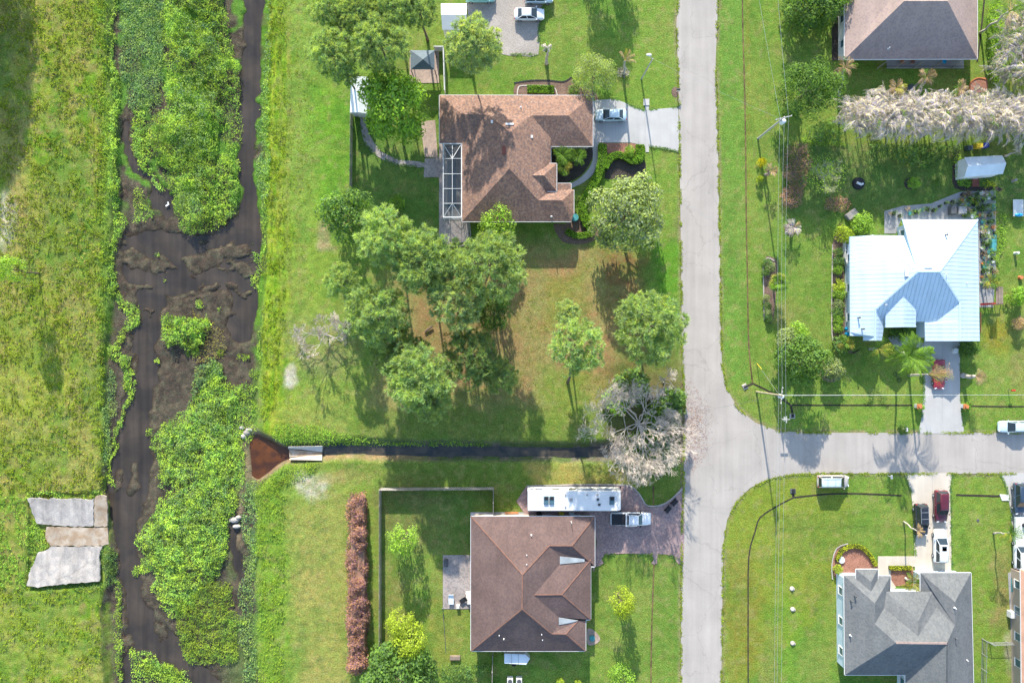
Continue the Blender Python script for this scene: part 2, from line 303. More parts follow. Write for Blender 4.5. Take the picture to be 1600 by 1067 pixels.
DITCH = [(440,707),(496,704),(560,702),(640,704),(760,705),(860,706),(955,706),(1010,705)]
MUD2 = [(175,255),(200,262),(240,300),(260,350),(300,372),(190,372),(180,330)]
ROAD = [(1060,-1500),(1060,0),(1057,35),(1060,130),(1062,240),(1064,400),(1066,560),(1070,640),(1069,700),(1068,760),(1065,830),(1064,1067),(1064,2600),(1127,2600),(1127,1067),(1129,920),(1130,850),(1136,812),(1150,785),(1172,762),(1205,747),(1240,741),(1290,739),(1400,740),(1600,740),(3200,741),(3200,676),(1600,676),(1260,676),(1215,673),(1180,660),(1152,637),(1135,605),(1128,570),(1126,500),(1125,400),(1122,240),(1120,160),(1118,100),(1122,0),(1122,-1500)]
def zland(u, v):
    """height of the ground at pixel (u, v)"""
    u = np.asarray(u, float); v = np.asarray(v, float)
    wu = u+(fbm(u, v, 28, 3, 1)-.5)*22; wv = v+(fbm(u, v, 28, 3, 2)-.5)*22
    z = np.zeros(u.shape)
    c = sdf(u+(fbm(u, v, 40, 3, 3)-.5)*10, v, CHAN)
    inc = c > -12
    depth = sm(c, -8, 14)
    z -= .87*depth
    z += depth*((fbm(u, v, 30, 4, 6)-.5)*.30+(fbm(u, v, 6, 3, 7)-.5)*.12)
    wd = np.maximum(np.maximum(sdf(wu, wv, WAT), sdf(wu, wv, W2)-2), sdf(wu, wv, W3)-2)
    bars = np.full(u.shape, -99.)
    for b in BARS: bars = np.maximum(bars, sdf(wu*.4+u*.6, wv*.4+v*.6, b))
    bars = np.maximum(bars, np.where((v > 375) & (v < 500) & (u > 185) & (u < 400), (fbm(u, v*1.6, 22, 4, 15)-.60)*90, -99.))
    wd = wd+(fbm(u, v, 10, 3, 16)-.5)*9
    wd = np.minimum(wd, -bars-(fbm(u, v, 7, 3, 17)-.5)*7)
    z -= .32*sm(wd, -9, 8)
    p = sdf(u, v, POOL); z -= 1.1*sm(p, -5, 8)
    dd = ldist(u+(fbm(u, v, 30, 2, 8)-.5)*4, v+(fbm(u, v, 25, 3, 9)-.5)*5, DITCH); z -= 1.0*(1-sm(dd, 3, 21))*sm(u, 420, 452)*(1-sm(u, 955, 985))
    sp_ = sdf(u, v, [(46,772),(172,768),(172,860),(160,915),(42,922)]); z -= .42*sm(sp_, -3, 3)*(1-sm(c, -8, 4))
    fld = (1-sm(u, 150, 162)); z += fld*(fbm(u, v, 9, 3, 10)-.5)*.22
    lev = sm(u, 414, 424)*(1-sm(u, 545, 600))*(1-sm(c, -6, -2)); z += lev*(fbm(u, v, 8, 3, 11)-.5)*.14
    z += sm(u, 405, 425)*(1-sm(u, 440, 470))*.12
    lot = sm(u, 600, 640)*(1-sm(u, 1040, 1060))*sm(v, 400, 430)*(1-sm(v, 670, 690)); z += lot*(fbm(u, v, 9, 3, 12)-.5)*.07
    z += (fbm(u, v, 5, 2, 13)-.5)*.025
    return z
def land_colour(u, v, z):
    K = np.zeros(u.shape+(3,)); base = np.array(al(138, 170, 74))
    K[:] = base
    wu = u+(fbm(u, v, 30, 3, 21)-.5)*30; wv = v+(fbm(u, v, 30, 3, 22)-.5)*30
    fu = u+(fbm(u, v, 7, 2, 23)-.5)*8; fv = v+(fbm(u, v, 7, 2, 24)-.5)*8
    def put(w_, c): 
        w_ = np.clip(w_, 0, 1)[..., None]; K[:] = K*(1-w_)+np.array(c)*w_
    def pg(poly, c, soft=12, st=1.0, warp=1, nz=0.0, ns=12, sd=30):
        a = sm(sdf(wu if warp else u, wv if warp else v, poly), -soft, soft)*st
        if nz: a = a*sm(fbm(u, v, ns, 4, sd), .5-nz*.0-.12, .5+.12)*nz+a*(1-nz)
        put(a, c)
    def el(cx, cy, rx, ry, c, st=1.0, soft=.5, nz=0.0, ns=10, sd=31):
        q = np.sqrt(((wu-cx)/rx)**2+((wv-cy)/ry)**2); a = (1-sm(q, 1-soft, 1+soft))*st
        if nz: a = a*(sm(fbm(u, v, ns, 4, sd), .38, .6)*nz+1-nz)
        put(a, c)
    # broad drift of tone over every lawn
    put(sm(fbm(u, v, 120, 4, 25), .45, .75)*.5, al(152, 170, 84)); put(sm(fbm(u, v, 60, 4, 26), .5, .7)*.6, al(108, 150, 62)); put(sm(fbm(u, v, 22, 4, 126), .52, .68)*.35, al(160, 168, 92))
    # field west of the creek
    f = 1-sm(fu, 150, 168)
    put(f, al(160, 174, 74)); put(f*sm(fbm(u, v*.5, 30, 4, 27), .48, .62)*.75, al(166, 178, 66)); put(f*sm(fbm(u*1.5, v*.4, 26, 4, 28), .52, .66)*.7, al(110, 162, 40))
    put(f*sm(fbm(u, v, 14, 4, 29), .54, .66)*.6, al(182, 164, 108)); put(f*sm(fbm(u, v*.3, 60, 4, 129), .5, .62)*.6, al(176, 172, 96)); put(f*sm(fbm(u, v*.5, 44, 4, 130), .54, .64)*.6, al(112, 150, 62))
    put(f*(1-sm(np.abs(wu-18), 4, 30))*sm(v, 120, 240)*(1-sm(v, 420, 520))*.7, al(190, 172, 110))
    el(5, 345, 16, 45, al(225, 215, 195), .9, nz=.5); el(25, 600, 60, 120, al(172, 180, 82), .6); el(60, 1000, 70, 70, al(155, 180, 75), .5)
    put(f*(1-sm(np.abs(fu-88), 2, 12))*(1-sm(v, 150, 420))*.35, al(110, 150, 60))
    # levee east of the creek
    g = sm(fu, 405, 416)*(1-sm(wu, 500, 545)); put(g, al(150, 178, 76))
    g2 = sm(fu, 408, 416)*(1-sm(wu+(fbm(u, v, 16, 3, 131)-.5)*30, 430, 462)); put(g2*.8, al(158, 192, 52)); put(g2*sm(fbm(u*2, v*.35, 14, 4, 32), .45, .6)*.6, al(188, 196, 72)); put(g2*sm(fbm(u*3, v*.3, 14, 3, 33), .55, .65)*.6, al(95, 150, 30))
    for x0, st in ((452, .45), (468, .4), (438, .3)):
        put(g*(1-sm(np.abs(u+(fbm(u, v, 90, 2, 34)-.5)*10-x0), 1.5, 5))*(1-sm(v, 420, 560))*st*(.4+.6*fbm(u, v, 20, 3, 35)), al(165, 155, 95))
    pg([(455,-50),(490,-50),(495,300),(460,420)], al(150, 180, 85), 14, .6); pg([(480,130),(548,150),(545,330),(500,350)], al(120, 178, 55), 14, .7)
    # sandy lot south of the ditch and west of the brown hedge
    pg([(415,735),(470,725),(590,722),(596,1100),(415,1100)], al(150, 175, 80), 14, .9); pg([(455,790),(545,770),(545,1100),(470,1100)], al(188, 178, 105), 20, .85, nz=.4, ns=40); pg([(408,745),(440,735),(455,1100),(405,1100)], al(140, 176, 66), 10, .8)
    el(492, 758, 27, 22, al(228, 218, 200), .95, .35, nz=.45, ns=5); el(540, 745, 40, 12, al(190, 170, 110), .7); el(455, 592, 13, 19, al(232, 222, 208), 1, .3, nz=.2); el(465, 660, 40, 22, al(180, 178, 95), .6)
    el(520, 640, 60, 60, al(165, 178, 88), .5); el(500, 540, 60, 45, al(170, 160, 120), .7, nz=.5); el(510, 372, 12, 20, al(195, 175, 140), .8)
    # vacant lot: pine straw and thin grass
    pg([(600,400),(830,380),(910,380),(1000,400),(1010,560),(960,600),(900,690),(560,690),(590,560)], al(170, 162, 104), 20, .95)
    pg([(820,400),(905,395),(930,470),(960,520),(1000,600),(930,640),(870,620),(830,560),(850,470)], al(188, 150, 108), 20, .85, nz=.75, ns=30, sd=36)
    pg([(640,420),(820,430),(830,620),(640,600)], al(180, 142, 106), 20, .8, nz=.5, ns=22, sd=37); pg([(930,380),(1010,400),(1000,560),(950,500)], al(160, 120, 85), 12, .8, nz=.4)
    pg([(850,430),(915,420),(905,500),(850,520)], al(150, 158, 72), 14, .7); pg([(840,570),(930,590),(920,660),(850,670)], al(140, 165, 70), 16, .8); pg([(545,640),(840,640),(930,670),(930,695),(540,695)], al(118, 150, 62), 12, .7)
    pg([(1020,380),(1064,380),(1064,560),(1040,520)], al(118, 168, 60), 6, 1, 0); pg([(945,575),(1064,540),(1066,690),(940,690)], al(120, 115, 75), 14, .8, nz=.3)
    pg([(430,715),(960,718),(1060,740),(1060,800),(600,800),(590,745)], al(128, 150, 68), 10, .8); pg([(820,720),(990,725),(1000,765),(830,765)], al(196, 178, 105), 10, .8, nz=.5, ns=20)
    pg([(600,765),(770,765),(770,860),(600,860)], al(120, 145, 75), 14, .7); el(640, 800, 60, 60, al(150, 135, 95), .5, nz=.6); el(700, 960, 30, 70, al(170, 165, 85), .6, nz=.4); el(610, 940, 25, 60, al(165, 150, 95), .6, nz=.5)
    # back yards and front lawns
    pg([(554,190),(690,190),(690,380),(554,330)], al(118, 150, 78), 4, .8, 0); pg([(930,870),(1064,870),(1064,1100),(930,1100)], al(146, 168, 82), 8, .7); el(1040, 960, 25, 90, al(126, 160, 72), .6)
    put((1-sm(np.abs(fu-1165), 2, 9))*sm(v, -100, -60)*(1-sm(v, 570, 600))*.6, al(170, 150, 70)); pg([(1125,-80),(1165,-80),(1172,600),(1130,600)], al(128, 168, 76), 6, .9, 0)
    el(1235, 500, 26, 26, al(190, 168, 110), .8, nz=.5); el(1560, 520, 22, 30, al(175, 160, 65), .7); el(1590, 560, 14, 50, al(160, 150, 90), .5)
    pg([(1135,760),(1200,750),(1320,745),(1330,900),(1150,1100),(1130,1000)], al(158, 170, 66), 14, .7); el(1290, 840, 50, 40, al(120, 150, 70), .5); el(1160, 960, 30, 100, al(150, 140, 65), .7, nz=.4); el(1225, 1000, 30, 80, al(120, 175, 55), .5); el(1205, 1030, 16, 50, al(175, 165, 100), .6, nz=.4)
    pg([(1490,745),(1565,745),(1590,800),(1580,1100),(1525,1100),(1520,880)], al(144, 172, 74), 8, .8); el(1565, 920, 16, 60, al(178, 160, 110), .8, nz=.3); el(1585, 1010, 12, 40, al(210, 200, 180), .8, nz=.3)
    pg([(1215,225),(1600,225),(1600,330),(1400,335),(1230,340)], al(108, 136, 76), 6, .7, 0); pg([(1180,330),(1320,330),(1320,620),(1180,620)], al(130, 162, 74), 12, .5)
    # mower lines on two lawns
    st = (.5+.5*np.sin(v/10.5*2*PI))*sm(fbm(u, v, 40, 3, 38), .3, .5); put(st*sm(u, 1215, 1235)*(1-sm(u, 1425, 1440))*sm(v, 590, 605)*(1-sm(v, 668, 676))*.4, al(160, 185, 85))
    st = (.5+.5*np.sin(u/9.0*2*PI)); put(st*(1-sm(np.abs(u-1040), 15, 22))*sm(v, 880, 900)*.25, al(95, 150, 50)); put(st*sm(u, 1125, 1130)*(1-sm(u, 1160, 1165))*.12, al(150, 190, 80))
    put(sm(fbm(u, v, 35, 5, 132), .58, .68)*.22, al(168, 168, 100)); put(sm(fbm(u, v, 9, 3, 133), .62, .72)*.4, al(175, 168, 112)); put(sm(fbm(u, v, 28, 4, 134), .58, .66)*.3, al(96, 140, 58))
    rd = sdf(u, v, [q for q in ROAD]); put(sm(rd, -7, -1)*(.25+.6*sm(fbm(u, v, 18, 4, 135), .42, .6)), al(178, 164, 132))
    # leaf litter by the big bare tree
    el(1030, 660, 70, 70, al(150, 130, 105), .6, nz=.5)
    # creek bed
    c = sdf(u+(fbm(u, v, 40, 3, 3)-.5)*10, v, CHAN); b = sm(c, -3, 4)
    put(b, al(98, 88, 80)); put(b*sm(fbm(u, v, 26, 4, 40), .45, .6)*.6, al(120, 112, 98)); put(b*sm(fbm(u, v, 12, 4, 41), .5, .6)*.55, al(80, 72, 68))
    put(b*sm(fbm(u, v, 5, 3, 42), .58, .68)*.5, al(135, 125, 105)); 
    mg = sm(fbm(u, v, 34, 4, 43), .42, .52)*b                        # low green growth on the mud
    put(mg*(1-sm(v, 300, 345))*sm(u, 150, 200)*.9, al(110, 160, 62)); put(mg*sm(v, 640, 690)*sm(u, 330, 380)*.5, al(120, 150, 75)); put(b*sm(fu, 388, 404)*(sm(fbm(u, v, 26, 3, 44), .40, .52))*.9, al(112, 160, 58)); put(b*(1-sm(fu, 166, 184))*sm(fbm(u, v, 20, 3, 45), .4, .55)*.8, al(125, 150, 60))
    put(b*(1-sm(c, 4, 12))*(1-sm(v, 690, 760))*.5, al(105, 150, 45))
    put(b*(1-sm(z, -1.02, -.93))*.8, al(66, 55, 48)) 
    # ditch and culvert pool banks
    dd = ldist(u+(fbm(u, v, 30, 2, 8)-.5)*4, v+(fbm(u, v, 25, 3, 9)-.5)*5, DITCH)*1.0; e_ = (1-sm(dd, 10, 20))*sm(u, 440, 450)*(1-sm(u, 960, 985)); put(e_, al(125, 118, 108)); put(e_*sm(fbm(u, v, 14, 3, 46), .45, .6)*.8, al(95, 120, 60)); put(e_*(1-sm(u, 640, 700))*sm(v-706, 0, 8)*.7, al(190, 160, 115)); put(e_*(1-sm(dd, 3, 8))*.7, al(70, 66, 58))
    p = sdf(u, v, POOL); put(sm(p, -9, -2), al(150, 132, 108)); put(sm(p, -2, 3), al(100, 60, 30))
    pg([(375,700),(392,690),(396,745),(385,790),(372,850),(364,850),(372,780)], al(170, 150, 125), 4, .8, nz=.4, ns=8)
    el(383, 672, 14, 10, al(190, 165, 140), .8, nz=.2, ns=6)
    return K
def axis(a, b, step, far):
    core = np.arange(a, b+.1, step); s = [step]
    x = 0; outs = []
    while x < far: s.append(s[-1]*1.45); x += s[-1]; outs.append(x)
    outs = np.array(outs); return np.concatenate([(a-outs)[::-1], core, b+outs])
U = axis(-60, 1660, 2.5, 40000); Vv = axis(-60, 1127, 2.5, 40000)
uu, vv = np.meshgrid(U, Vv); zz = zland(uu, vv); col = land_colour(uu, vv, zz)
k = (1-zz/H)/10
pts = np.stack([(uu-800)*k, (533.5-vv)*k, zz], -1).reshape(-1, 3); nu, nv = len(U), len(Vv)
ii = np.arange(nu*nv).reshape(nv, nu)
F = np.stack([ii[1:, :-1], ii[1:, 1:], ii[:-1, 1:], ii[:-1, :-1]], -1).reshape(-1, 4)
gm = bpy.data.materials.new('ground'); gm.use_nodes = True; t = gm.node_tree; N = t.nodes; L = t.links; b = N['Principled BSDF']
b.inputs['Roughness'].default_value = .95; b.inputs['Specular IOR Level'].default_value = .08
ca = N.new('ShaderNodeVertexColor'); ca.layer_name = 'soil_and_grass'; geo = N.new('ShaderNodeNewGeometry'); cur = ca.outputs[0]
for sc_, amp, det in ((.9, .20, 4), (4.2, .36, 5), (11.0, .42, 3)):
    n = N.new('ShaderNodeTexNoise'); n.inputs['Scale'].default_value = sc_; n.inputs['Detail'].default_value = det; n.inputs['Roughness'].default_value = .65; L.new(geo.outputs['Position'], n.inputs['Vector'])
    r = N.new('ShaderNodeMapRange'); r.inputs[1].default_value = .3; r.inputs[2].default_value = .7; r.inputs[3].default_value = 1-amp; r.inputs[4].default_value = 1+amp; L.new(n.outputs['Fac'], r.inputs[0])
    cc = N.new('ShaderNodeCombineColor'); [L.new(r.outputs[0], cc.inputs[i]) for i in range(3)]
    mx = N.new('ShaderNodeMix'); mx.data_type = 'RGBA'; mx.blend_type = 'MULTIPLY'; mx.inputs[0].default_value = 1; L.new(cur, mx.inputs[6]); L.new(cc.outputs[0], mx.inputs[7]); cur = mx.outputs[2]
for sc_, ca_, cb_ in ((1.3, (1.10, 1.0, 1.0), (.90, 1.0, .95)), (7.0, (1.10, 1.04, .85), (.91, 1.0, 1.0))):
    n = N.new('ShaderNodeTexNoise'); n.inputs['Scale'].default_value = sc_; n.inputs['Detail'].default_value = 3; L.new(geo.outputs['Position'], n.inputs['Vector']); r = N.new('ShaderNodeMapRange'); r.inputs[1].default_value = .35; r.inputs[2].default_value = .65; L.new(n.outputs['Fac'], r.inputs[0])
    mc = N.new('ShaderNodeMix'); mc.data_type = 'RGBA'; L.new(r.outputs[0], mc.inputs[0]); mc.inputs[6].default_value = (*ca_, 1); mc.inputs[7].default_value = (*cb_, 1)
    mx = N.new('ShaderNodeMix'); mx.data_type = 'RGBA'; mx.blend_type = 'MULTIPLY'; mx.inputs[0].default_value = 1; L.new(cur, mx.inputs[6]); L.new(mc.outputs[2], mx.inputs[7]); cur = mx.outputs[2]
L.new(cur, b.inputs['Base Color'])
n = N.new('ShaderNodeTexNoise'); n.inputs['Scale'].default_value = 5; n.inputs['Detail'].default_value = 5; n.inputs['Roughness'].default_value = .7; L.new(geo.outputs['Position'], n.inputs['Vector'])
bp = N.new('ShaderNodeBump'); bp.inputs['Strength'].default_value = .8; bp.inputs['Distance'].default_value = .14; L.new(n.outputs['Fac'], bp.inputs['Height']); L.new(bp.outputs[0], b.inputs['Normal'])
me = npmesh('ground', pts, F, gm, True)
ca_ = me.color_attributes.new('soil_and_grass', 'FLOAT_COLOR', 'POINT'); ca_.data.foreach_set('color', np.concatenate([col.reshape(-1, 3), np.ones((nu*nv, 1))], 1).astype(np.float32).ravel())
tag(link('ground', me), kind='structure')
# water
def sheet(name, poly, z, m, kind='structure', thick=.12, parent=None, zb=None, world=False):
    pts = [tuple(P(x, y, z))[:2] for x, y in poly] if not world else poly
    o = MB().prism(pts, (z-thick) if zb is None else zb, z).build(name, m, parent)
    if kind and parent is None: tag(o, kind=kind)
    return o
def flat(name, poly, z, m): 
    bm = MB(); p = [tuple(P(x, y, z)) for x, y in poly]; bm.add(p, [tuple(range(len(p)))]); o = bm.build(name, m); tag(o, kind='structure'); return o
flat('creek_water', [(140, 1500), (440, 1500), (440, 760), (384, 760), (384, 668), (440, 668), (440, -400), (140, -400)], -1.02, M['water'])
flat('culvert_pool_water', [(385, 752), (460, 752), (460, 672), (385, 672)], -1.0, M['water_rust'])
flat('ditch_water', [(500, 718), (1020, 718), (1020, 690), (500, 690)], -.80, M['water_dark'])
# roads and paving
sheet('road', ROAD, .05, M['asphalt'])
sheet('driveway', [(926,157),(960,155),(975,160),(990,168),(1003,172),(1008,173),(1008,162),(1014,162),(1014,172),(1035,170),(1060,168),(1061,238),(1040,233),(1014,229),(1014,238),(1009,238),(1008,228),(985,223),(935,223),(926,223)], .075, M['concrete_pale'])
sheet('driveway', [(1444,532),(1500,532),(1500,620),(1504,660),(1507,677),(1435,677),(1440,655),(1443,620)], .075, M['concrete_pale'])
sheet('driveway', [(1413,739),(1488,739),(1485,760),(1487,896),(1430,896),(1427,800),(1424,770)], .075, M['concrete_cream'])
sheet('driveway', [(1563,739),(1640,739),(1640,1120),(1593,1120),(1585,890),(1580,800),(1572,760)], .075, M['concrete_pale'])
sheet('entrance_path', [(1372,869),(1430,869),(1430,885),(1392,885),(1392,905),(1400,917),(1392,925),(1372,915)], .08, M['concrete_cream'])
sheet('driveway', smooth([(822,760),(960,758),(985,760),(1000,775),(1012,792),(1040,787),(1062,765),(1068,770),(1068,880),(1050,868),(1028,866),(1027,880),(1018,880),(1018,866),(945,866),(943,880),(930,886),(926,890),(926,806),(822,806)], 2), .07, M['paver'])
sheet('gravel_yard', smooth([(735,-60),(850,-60),(846,20),(842,45),(841,86),(812,87),(784,85),(775,60),(755,44),(734,38)], 2), .03, M['gravel'])
sheet('patio', [(686,160),(694,160),(692,345),(733,345),(733,378),(697,382),(686,375)], .06, M['paver_grey'])
sheet('patio', [(664,248),(690,246),(690,277),(662,277)], .055, M['paver_grey'])
sheet('garden_path', smooth([(563,165),(570,165),(572,195),(580,215),(595,235),(620,248),(662,254),(662,262),(620,258),(592,246),(572,228),(564,200)], 4), .05, M['paver_grey'])
sheet('garden_path', [(656,190),(680,188),(684,246),(664,246)], .045, M['paver_tan'])
sheet('patio', [(640,80),(686,80),(686,130),(640,130)], .05, M['paver_tan'])
sheet('patio', [(692,867),(738,867),(738,951),(692,951)], .07, M['paver_grey'])
sheet('front_walk', smooth([(926,222),(935,222),(934,250),(928,270),(912,285),(890,295),(870,298),(870,288),(895,285),(915,270),(926,250)], 3), .06, M['concrete_pale'])
sheet('front_walk', [(1388,528),(1396,524),(1410,524),(1444,536),(1444,545),(1412,538),(1400,545)], .06, M['concrete_grey'])
sheet('mulch_bed', smooth([(862,226),(924,230),(924,250),(910,272),(890,284),(865,290)], 3), .04, M['mulch_dark'])
sheet('mulch_bed', smooth([(888,334),(898,330),(906,345),(925,350),(938,362),(930,375),(905,382),(880,378),(868,362),(866,350),(885,350)], 3), .035, M['mulch'])
sheet('mulch_bed', smooth([(803,150),(803,138),(812,128),(850,125),(880,127),(892,123),(900,135),(925,140),(935,155),(928,160),(800,152)], 3), .04, M['mulch'])
sheet('mulch_bed', [(944,224),(1005,224),(1005,240),(950,240)], .04, M['mulch_red'])
sheet('mulch_bed', smooth([(945,275),(950,258),(965,250),(1005,248),(1008,275),(1000,280),(950,280)], 3), .035, M['mulch_dark'])
sheet('mulch_bed', smooth([(1301,380),(1318,372),(1322,540),(1345,545),(1330,552),(1308,545),(1301,520)], 2), .04, M['mulch'])
sheet('mulch_bed', smooth([(1194,406),(1206,402),(1214,410),(1214,440),(1208,500),(1198,498),(1194,460)], 3), .04, M['mulch'])
sheet('mulch_bed', smooth([(1301,880),(1308,858),(1325,851),(1345,854),(1360,866),(1371,885),(1371,900),(1310,905)], 3), .04, M['mulch_red'])
sheet('mulch_bed', [(1389,886),(1427,886),(1427,915),(1392,915)], .04, M['mulch_red'])
sheet('mulch_bed', [(1300,0),(1314,0),(1312,95),(1300,95)], .04, M['mulch_dark'])
sheet('mulch_bed', smooth([(1517,128),(1530,122),(1542,123),(1543,140),(1530,145),(1516,142)], 3), .045, M['mulch_red'])
sheet('mulch_bed', smooth([(1492,236),(1500,230),(1495,285),(1510,292),(1560,292),(1560,300),(1505,298),(1488,285)], 2), .035, M['mulch_dark'])
sheet('nursery_yard', [(1382,330),(1410,322),(1455,318),(1500,300),(1556,298),(1556,420),(1552,480),(1530,480),(1528,346),(1408,343),(1400,365),(1382,365)], .04, M['concrete_grey'])
sheet('patio', [(1386,94),(1506,94),(1506,107),(1386,107)], .12, M['concrete_grey'])
sheet('side_yard_slab', [(1575,895),(1600,888),(1640,888),(1640,1120),(1583,1120),(1580,990)], .05, M['concrete_grey'])
sheet('side_path', [(735,800),(826,800),(930,800),(930,810),(735,810)], .05, M['concrete_grey'])
# drain lines cut along the verges
def strip(name, pl, w_, z, m, kind='structure'):
    pl = smooth(pl, 3, False) if len(pl) > 2 else pl; a = []; b = []
    for i, p in enumerate(pl):
        q0 = pl[max(i-1, 0)]; q1 = pl[min(i+1, len(pl)-1)]; tx, ty = q1[0]-q0[0], q1[1]-q0[1]; l = math.hypot(tx, ty) or 1; nx, ny = -ty/l*w_/2, tx/l*w_/2
        a.append((p[0]+nx, p[1]+ny)); b.append((p[0]-nx, p[1]-ny))
    o = MB()
    zt = z; zb = z-.1; n = len(a); vs = [tuple(P(*q, zt)) for q in a]+[tuple(P(*q, zt)) for q in b]+[tuple(P(*q, zb)) for q in a]+[tuple(P(*q, zb)) for q in b]
    fs = []
    for i in range(n-1): fs += [(i, i+1, n+i+1, n+i), (2*n+i, 2*n+i+1, i+1, i), (n+i, n+i+1, 3*n+i+1, 3*n+i)]
    o.add(vs, fs); ob = o.build(name, m)
    if kind: tag(ob, kind=kind)
    return ob
strip('drain_line', [(1160,-300),(1160,0),(1163,120),(1165,220),(1166,330),(1168,440),(1170,540),(1176,599)], 2.2, .035, M['drain'])
strip('drain_line', [(1176,599),(1195,608),(1214,618),(1236,633)], 2.4, .035, M['black_soil']); strip('drain_line', [(1236,633),(1300,633),(1425,633)], 2.2, .035, M['black_soil'])
strip('drain_line', [(1236,633),(1238,645)], 3, .036, M['black_soil']); strip('drain_line', [(1176,599),(1166,604)], 3, .036, M['black_soil'])
strip('drain_line', [(1508,634),(1560,635),(1700,635)], 2, .035, M['black_soil'])
strip('drain_line', [(1170,1400),(1169,1067),(1169,960),(1170,870),(1180,830),(1188,808),(1215,790),(1240,777)], 2.0, .035, M['black_soil']); strip('drain_line', [(1240,777),(1290,772),(1340,771),(1409,774)], 2.4, .036, M['black_soil']); strip('drain_line', [(1238,764),(1240,777)], 4, .037, M['black_soil'])
strip('drain_line', [(1494,773),(1562,775)], 3, .035, M['black_soil']); strip('drain_line', [(1022,880),(1019,960),(1017,1067),(1016,1300)], 2.2, .035, M['drain']); strip('drain_line', [(1021,758),(1021,792)], 2.6, .035, M['drain'])
strip('drain_line', [(1527,97),(1538,0),(1542,-100)], 2.4, .035, M['black_soil'])
strip('garden_kerb', [(803,130),(830,126),(858,126),(880,128),(893,121)], 2, .10, M['black']); strip('garden_kerb', [(808,150),(810,137),(818,134),(850,134),(866,137),(871,150)], 1.6, .10, M['stone'])
strip('garden_kerb', [(823,759),(900,757),(960,757),(985,759),(1000,773),(1012,790),(1040,786),(1066,764)], 1.8, .14, M['stone'])
strip('garden_kerb', [(1194,500),(1193,440),(1193,412),(1200,403),(1210,408)], 1.8, .14, M['stone']); strip('garden_kerb', [(1301,382),(1300,450),(1300,520),(1304,540)], 1.6, .12, M['stone']); strip('garden_kerb', [(1301,905),(1300,882),(1307,857),(1325,849)], 1.8, .14, M['stone'])
strip('garden_kerb', [(1516,145),(1516,130),(1528,122),(1541,124)], 1.6, .14, M['terracotta']); strip('garden_kerb', [(733,345),(734,376),(715,385),(698,383)], 2, .14, M['stone'])
strip('expansion_joint', [(962,160),(962,222)], .45, .0795, M['concrete_grey']); strip('expansion_joint', [(1008,172),(1008,228)], .45, .0795, M['concrete_grey']); strip('expansion_joint', [(1473,540),(1473,660)], .4, .0795, M['concrete_grey']); strip('expansion_joint', [(1426,800),(1486,800)], .4, .0795, M['concrete_grey']); strip('expansion_joint', [(1457,741),(1457,893)], .4, .0797, M['concrete_grey'])
# concrete spillway in the west field and head walls of the culvert
sw = thing('spillway', 'weathered concrete drainage spillway stepping down to the creek', 'spillway', P(105, 845, 0))
def slab(name, q, m, par, th=.25):
    bm = MB(); n = len(q); bm.add([tuple(P(x, y, z)) for x, y, z in q]+[tuple(P(x, y, z)-Vector((0, 0, th))) for x, y, z in q], [tuple(range(n))[::-1] if True else 0, tuple(range(n, 2*n))]+[(i, (i+1) % n, n+(i+1) % n, n+i) for i in range(n)]); me_ = bm.build(name, m, par)
    b_ = bmesh.new(); b_.from_mesh(me_.data); bmesh.ops.recalc_face_normals(b_, faces=b_.faces); b_.to_mesh(me_.data); b_.free(); return me_
def rag(q, s):
    g_ = random.Random(s); out = []
    for i in range(len(q)):
        a, b = q[i], q[(i+1) % len(q)]; n_ = max(1, int(math.dist(a[:2], b[:2])/4))
        for j in range(n_): f_ = j/n_; out.append((a[0]+(b[0]-a[0])*f_+g_.uniform(-.9, .9), a[1]+(b[1]-a[1])*f_+g_.uniform(-.9, .9), a[2]+(b[2]-a[2])*f_))
    return out
slab('upper_slab', rag([(43,778,.35),(60,778,.35),(75,781,.35),(78,778,.35),(95,780,.33),(120,779,.3),(142,781,.25),(146,778,.25),(146,822,.0),(110,822,.0),(80,820,.05),(58,818,.1),(50,800,.2)], 1), M['concrete_old'], sw)
slab('upper_end', rag([(147,778,.25),(155,773,.2),(166,775,.1),(168,800,-.1),(168,822,-.2),(147,822,.0)], 2), M['concrete_rust'], sw)
slab('floor_slab', rag([(73,823,.0),(120,824,.0),(168,824,-.2),(169,850,-.3),(160,852,-.2),(120,853,-.0),(78,852,.0),(70,838,.0)], 3), M['concrete_rust'], sw)
slab('lower_slab', rag([(80,854,.05),(120,854,.0),(160,853,-.1),(155,866,.0),(156,890,.1),(156,908,.2),(120,910,.3),(90,914,.35),(60,917,.35),(42,915,.35),(46,895,.3),(55,872,.2),(60,862,.1),(70,860,.1)], 4), M['concrete_old'], sw)
hw = thing('culvert_apron', 'concrete apron with two wing walls where the ditch meets the rusty pool', 'culvert', P(478, 706, 0))
slab('apron', [(452,702,-.55),(503,706,-.5),(503,713,-.5),(452,714,-.55)], M['concrete_rust'], hw, .3)
slab('wing_wall', [(450,698,.12),(503,697,.12),(503,706,-.3),(470,702,-.35),(450,701,-.4)], M['concrete'], hw, .9); slab('wing_wall', [(452,718,.1),(503,719,.1),(503,711,-.3),(475,713,-.35),(453,716,-.4)], M['concrete_cream'], hw, .9)
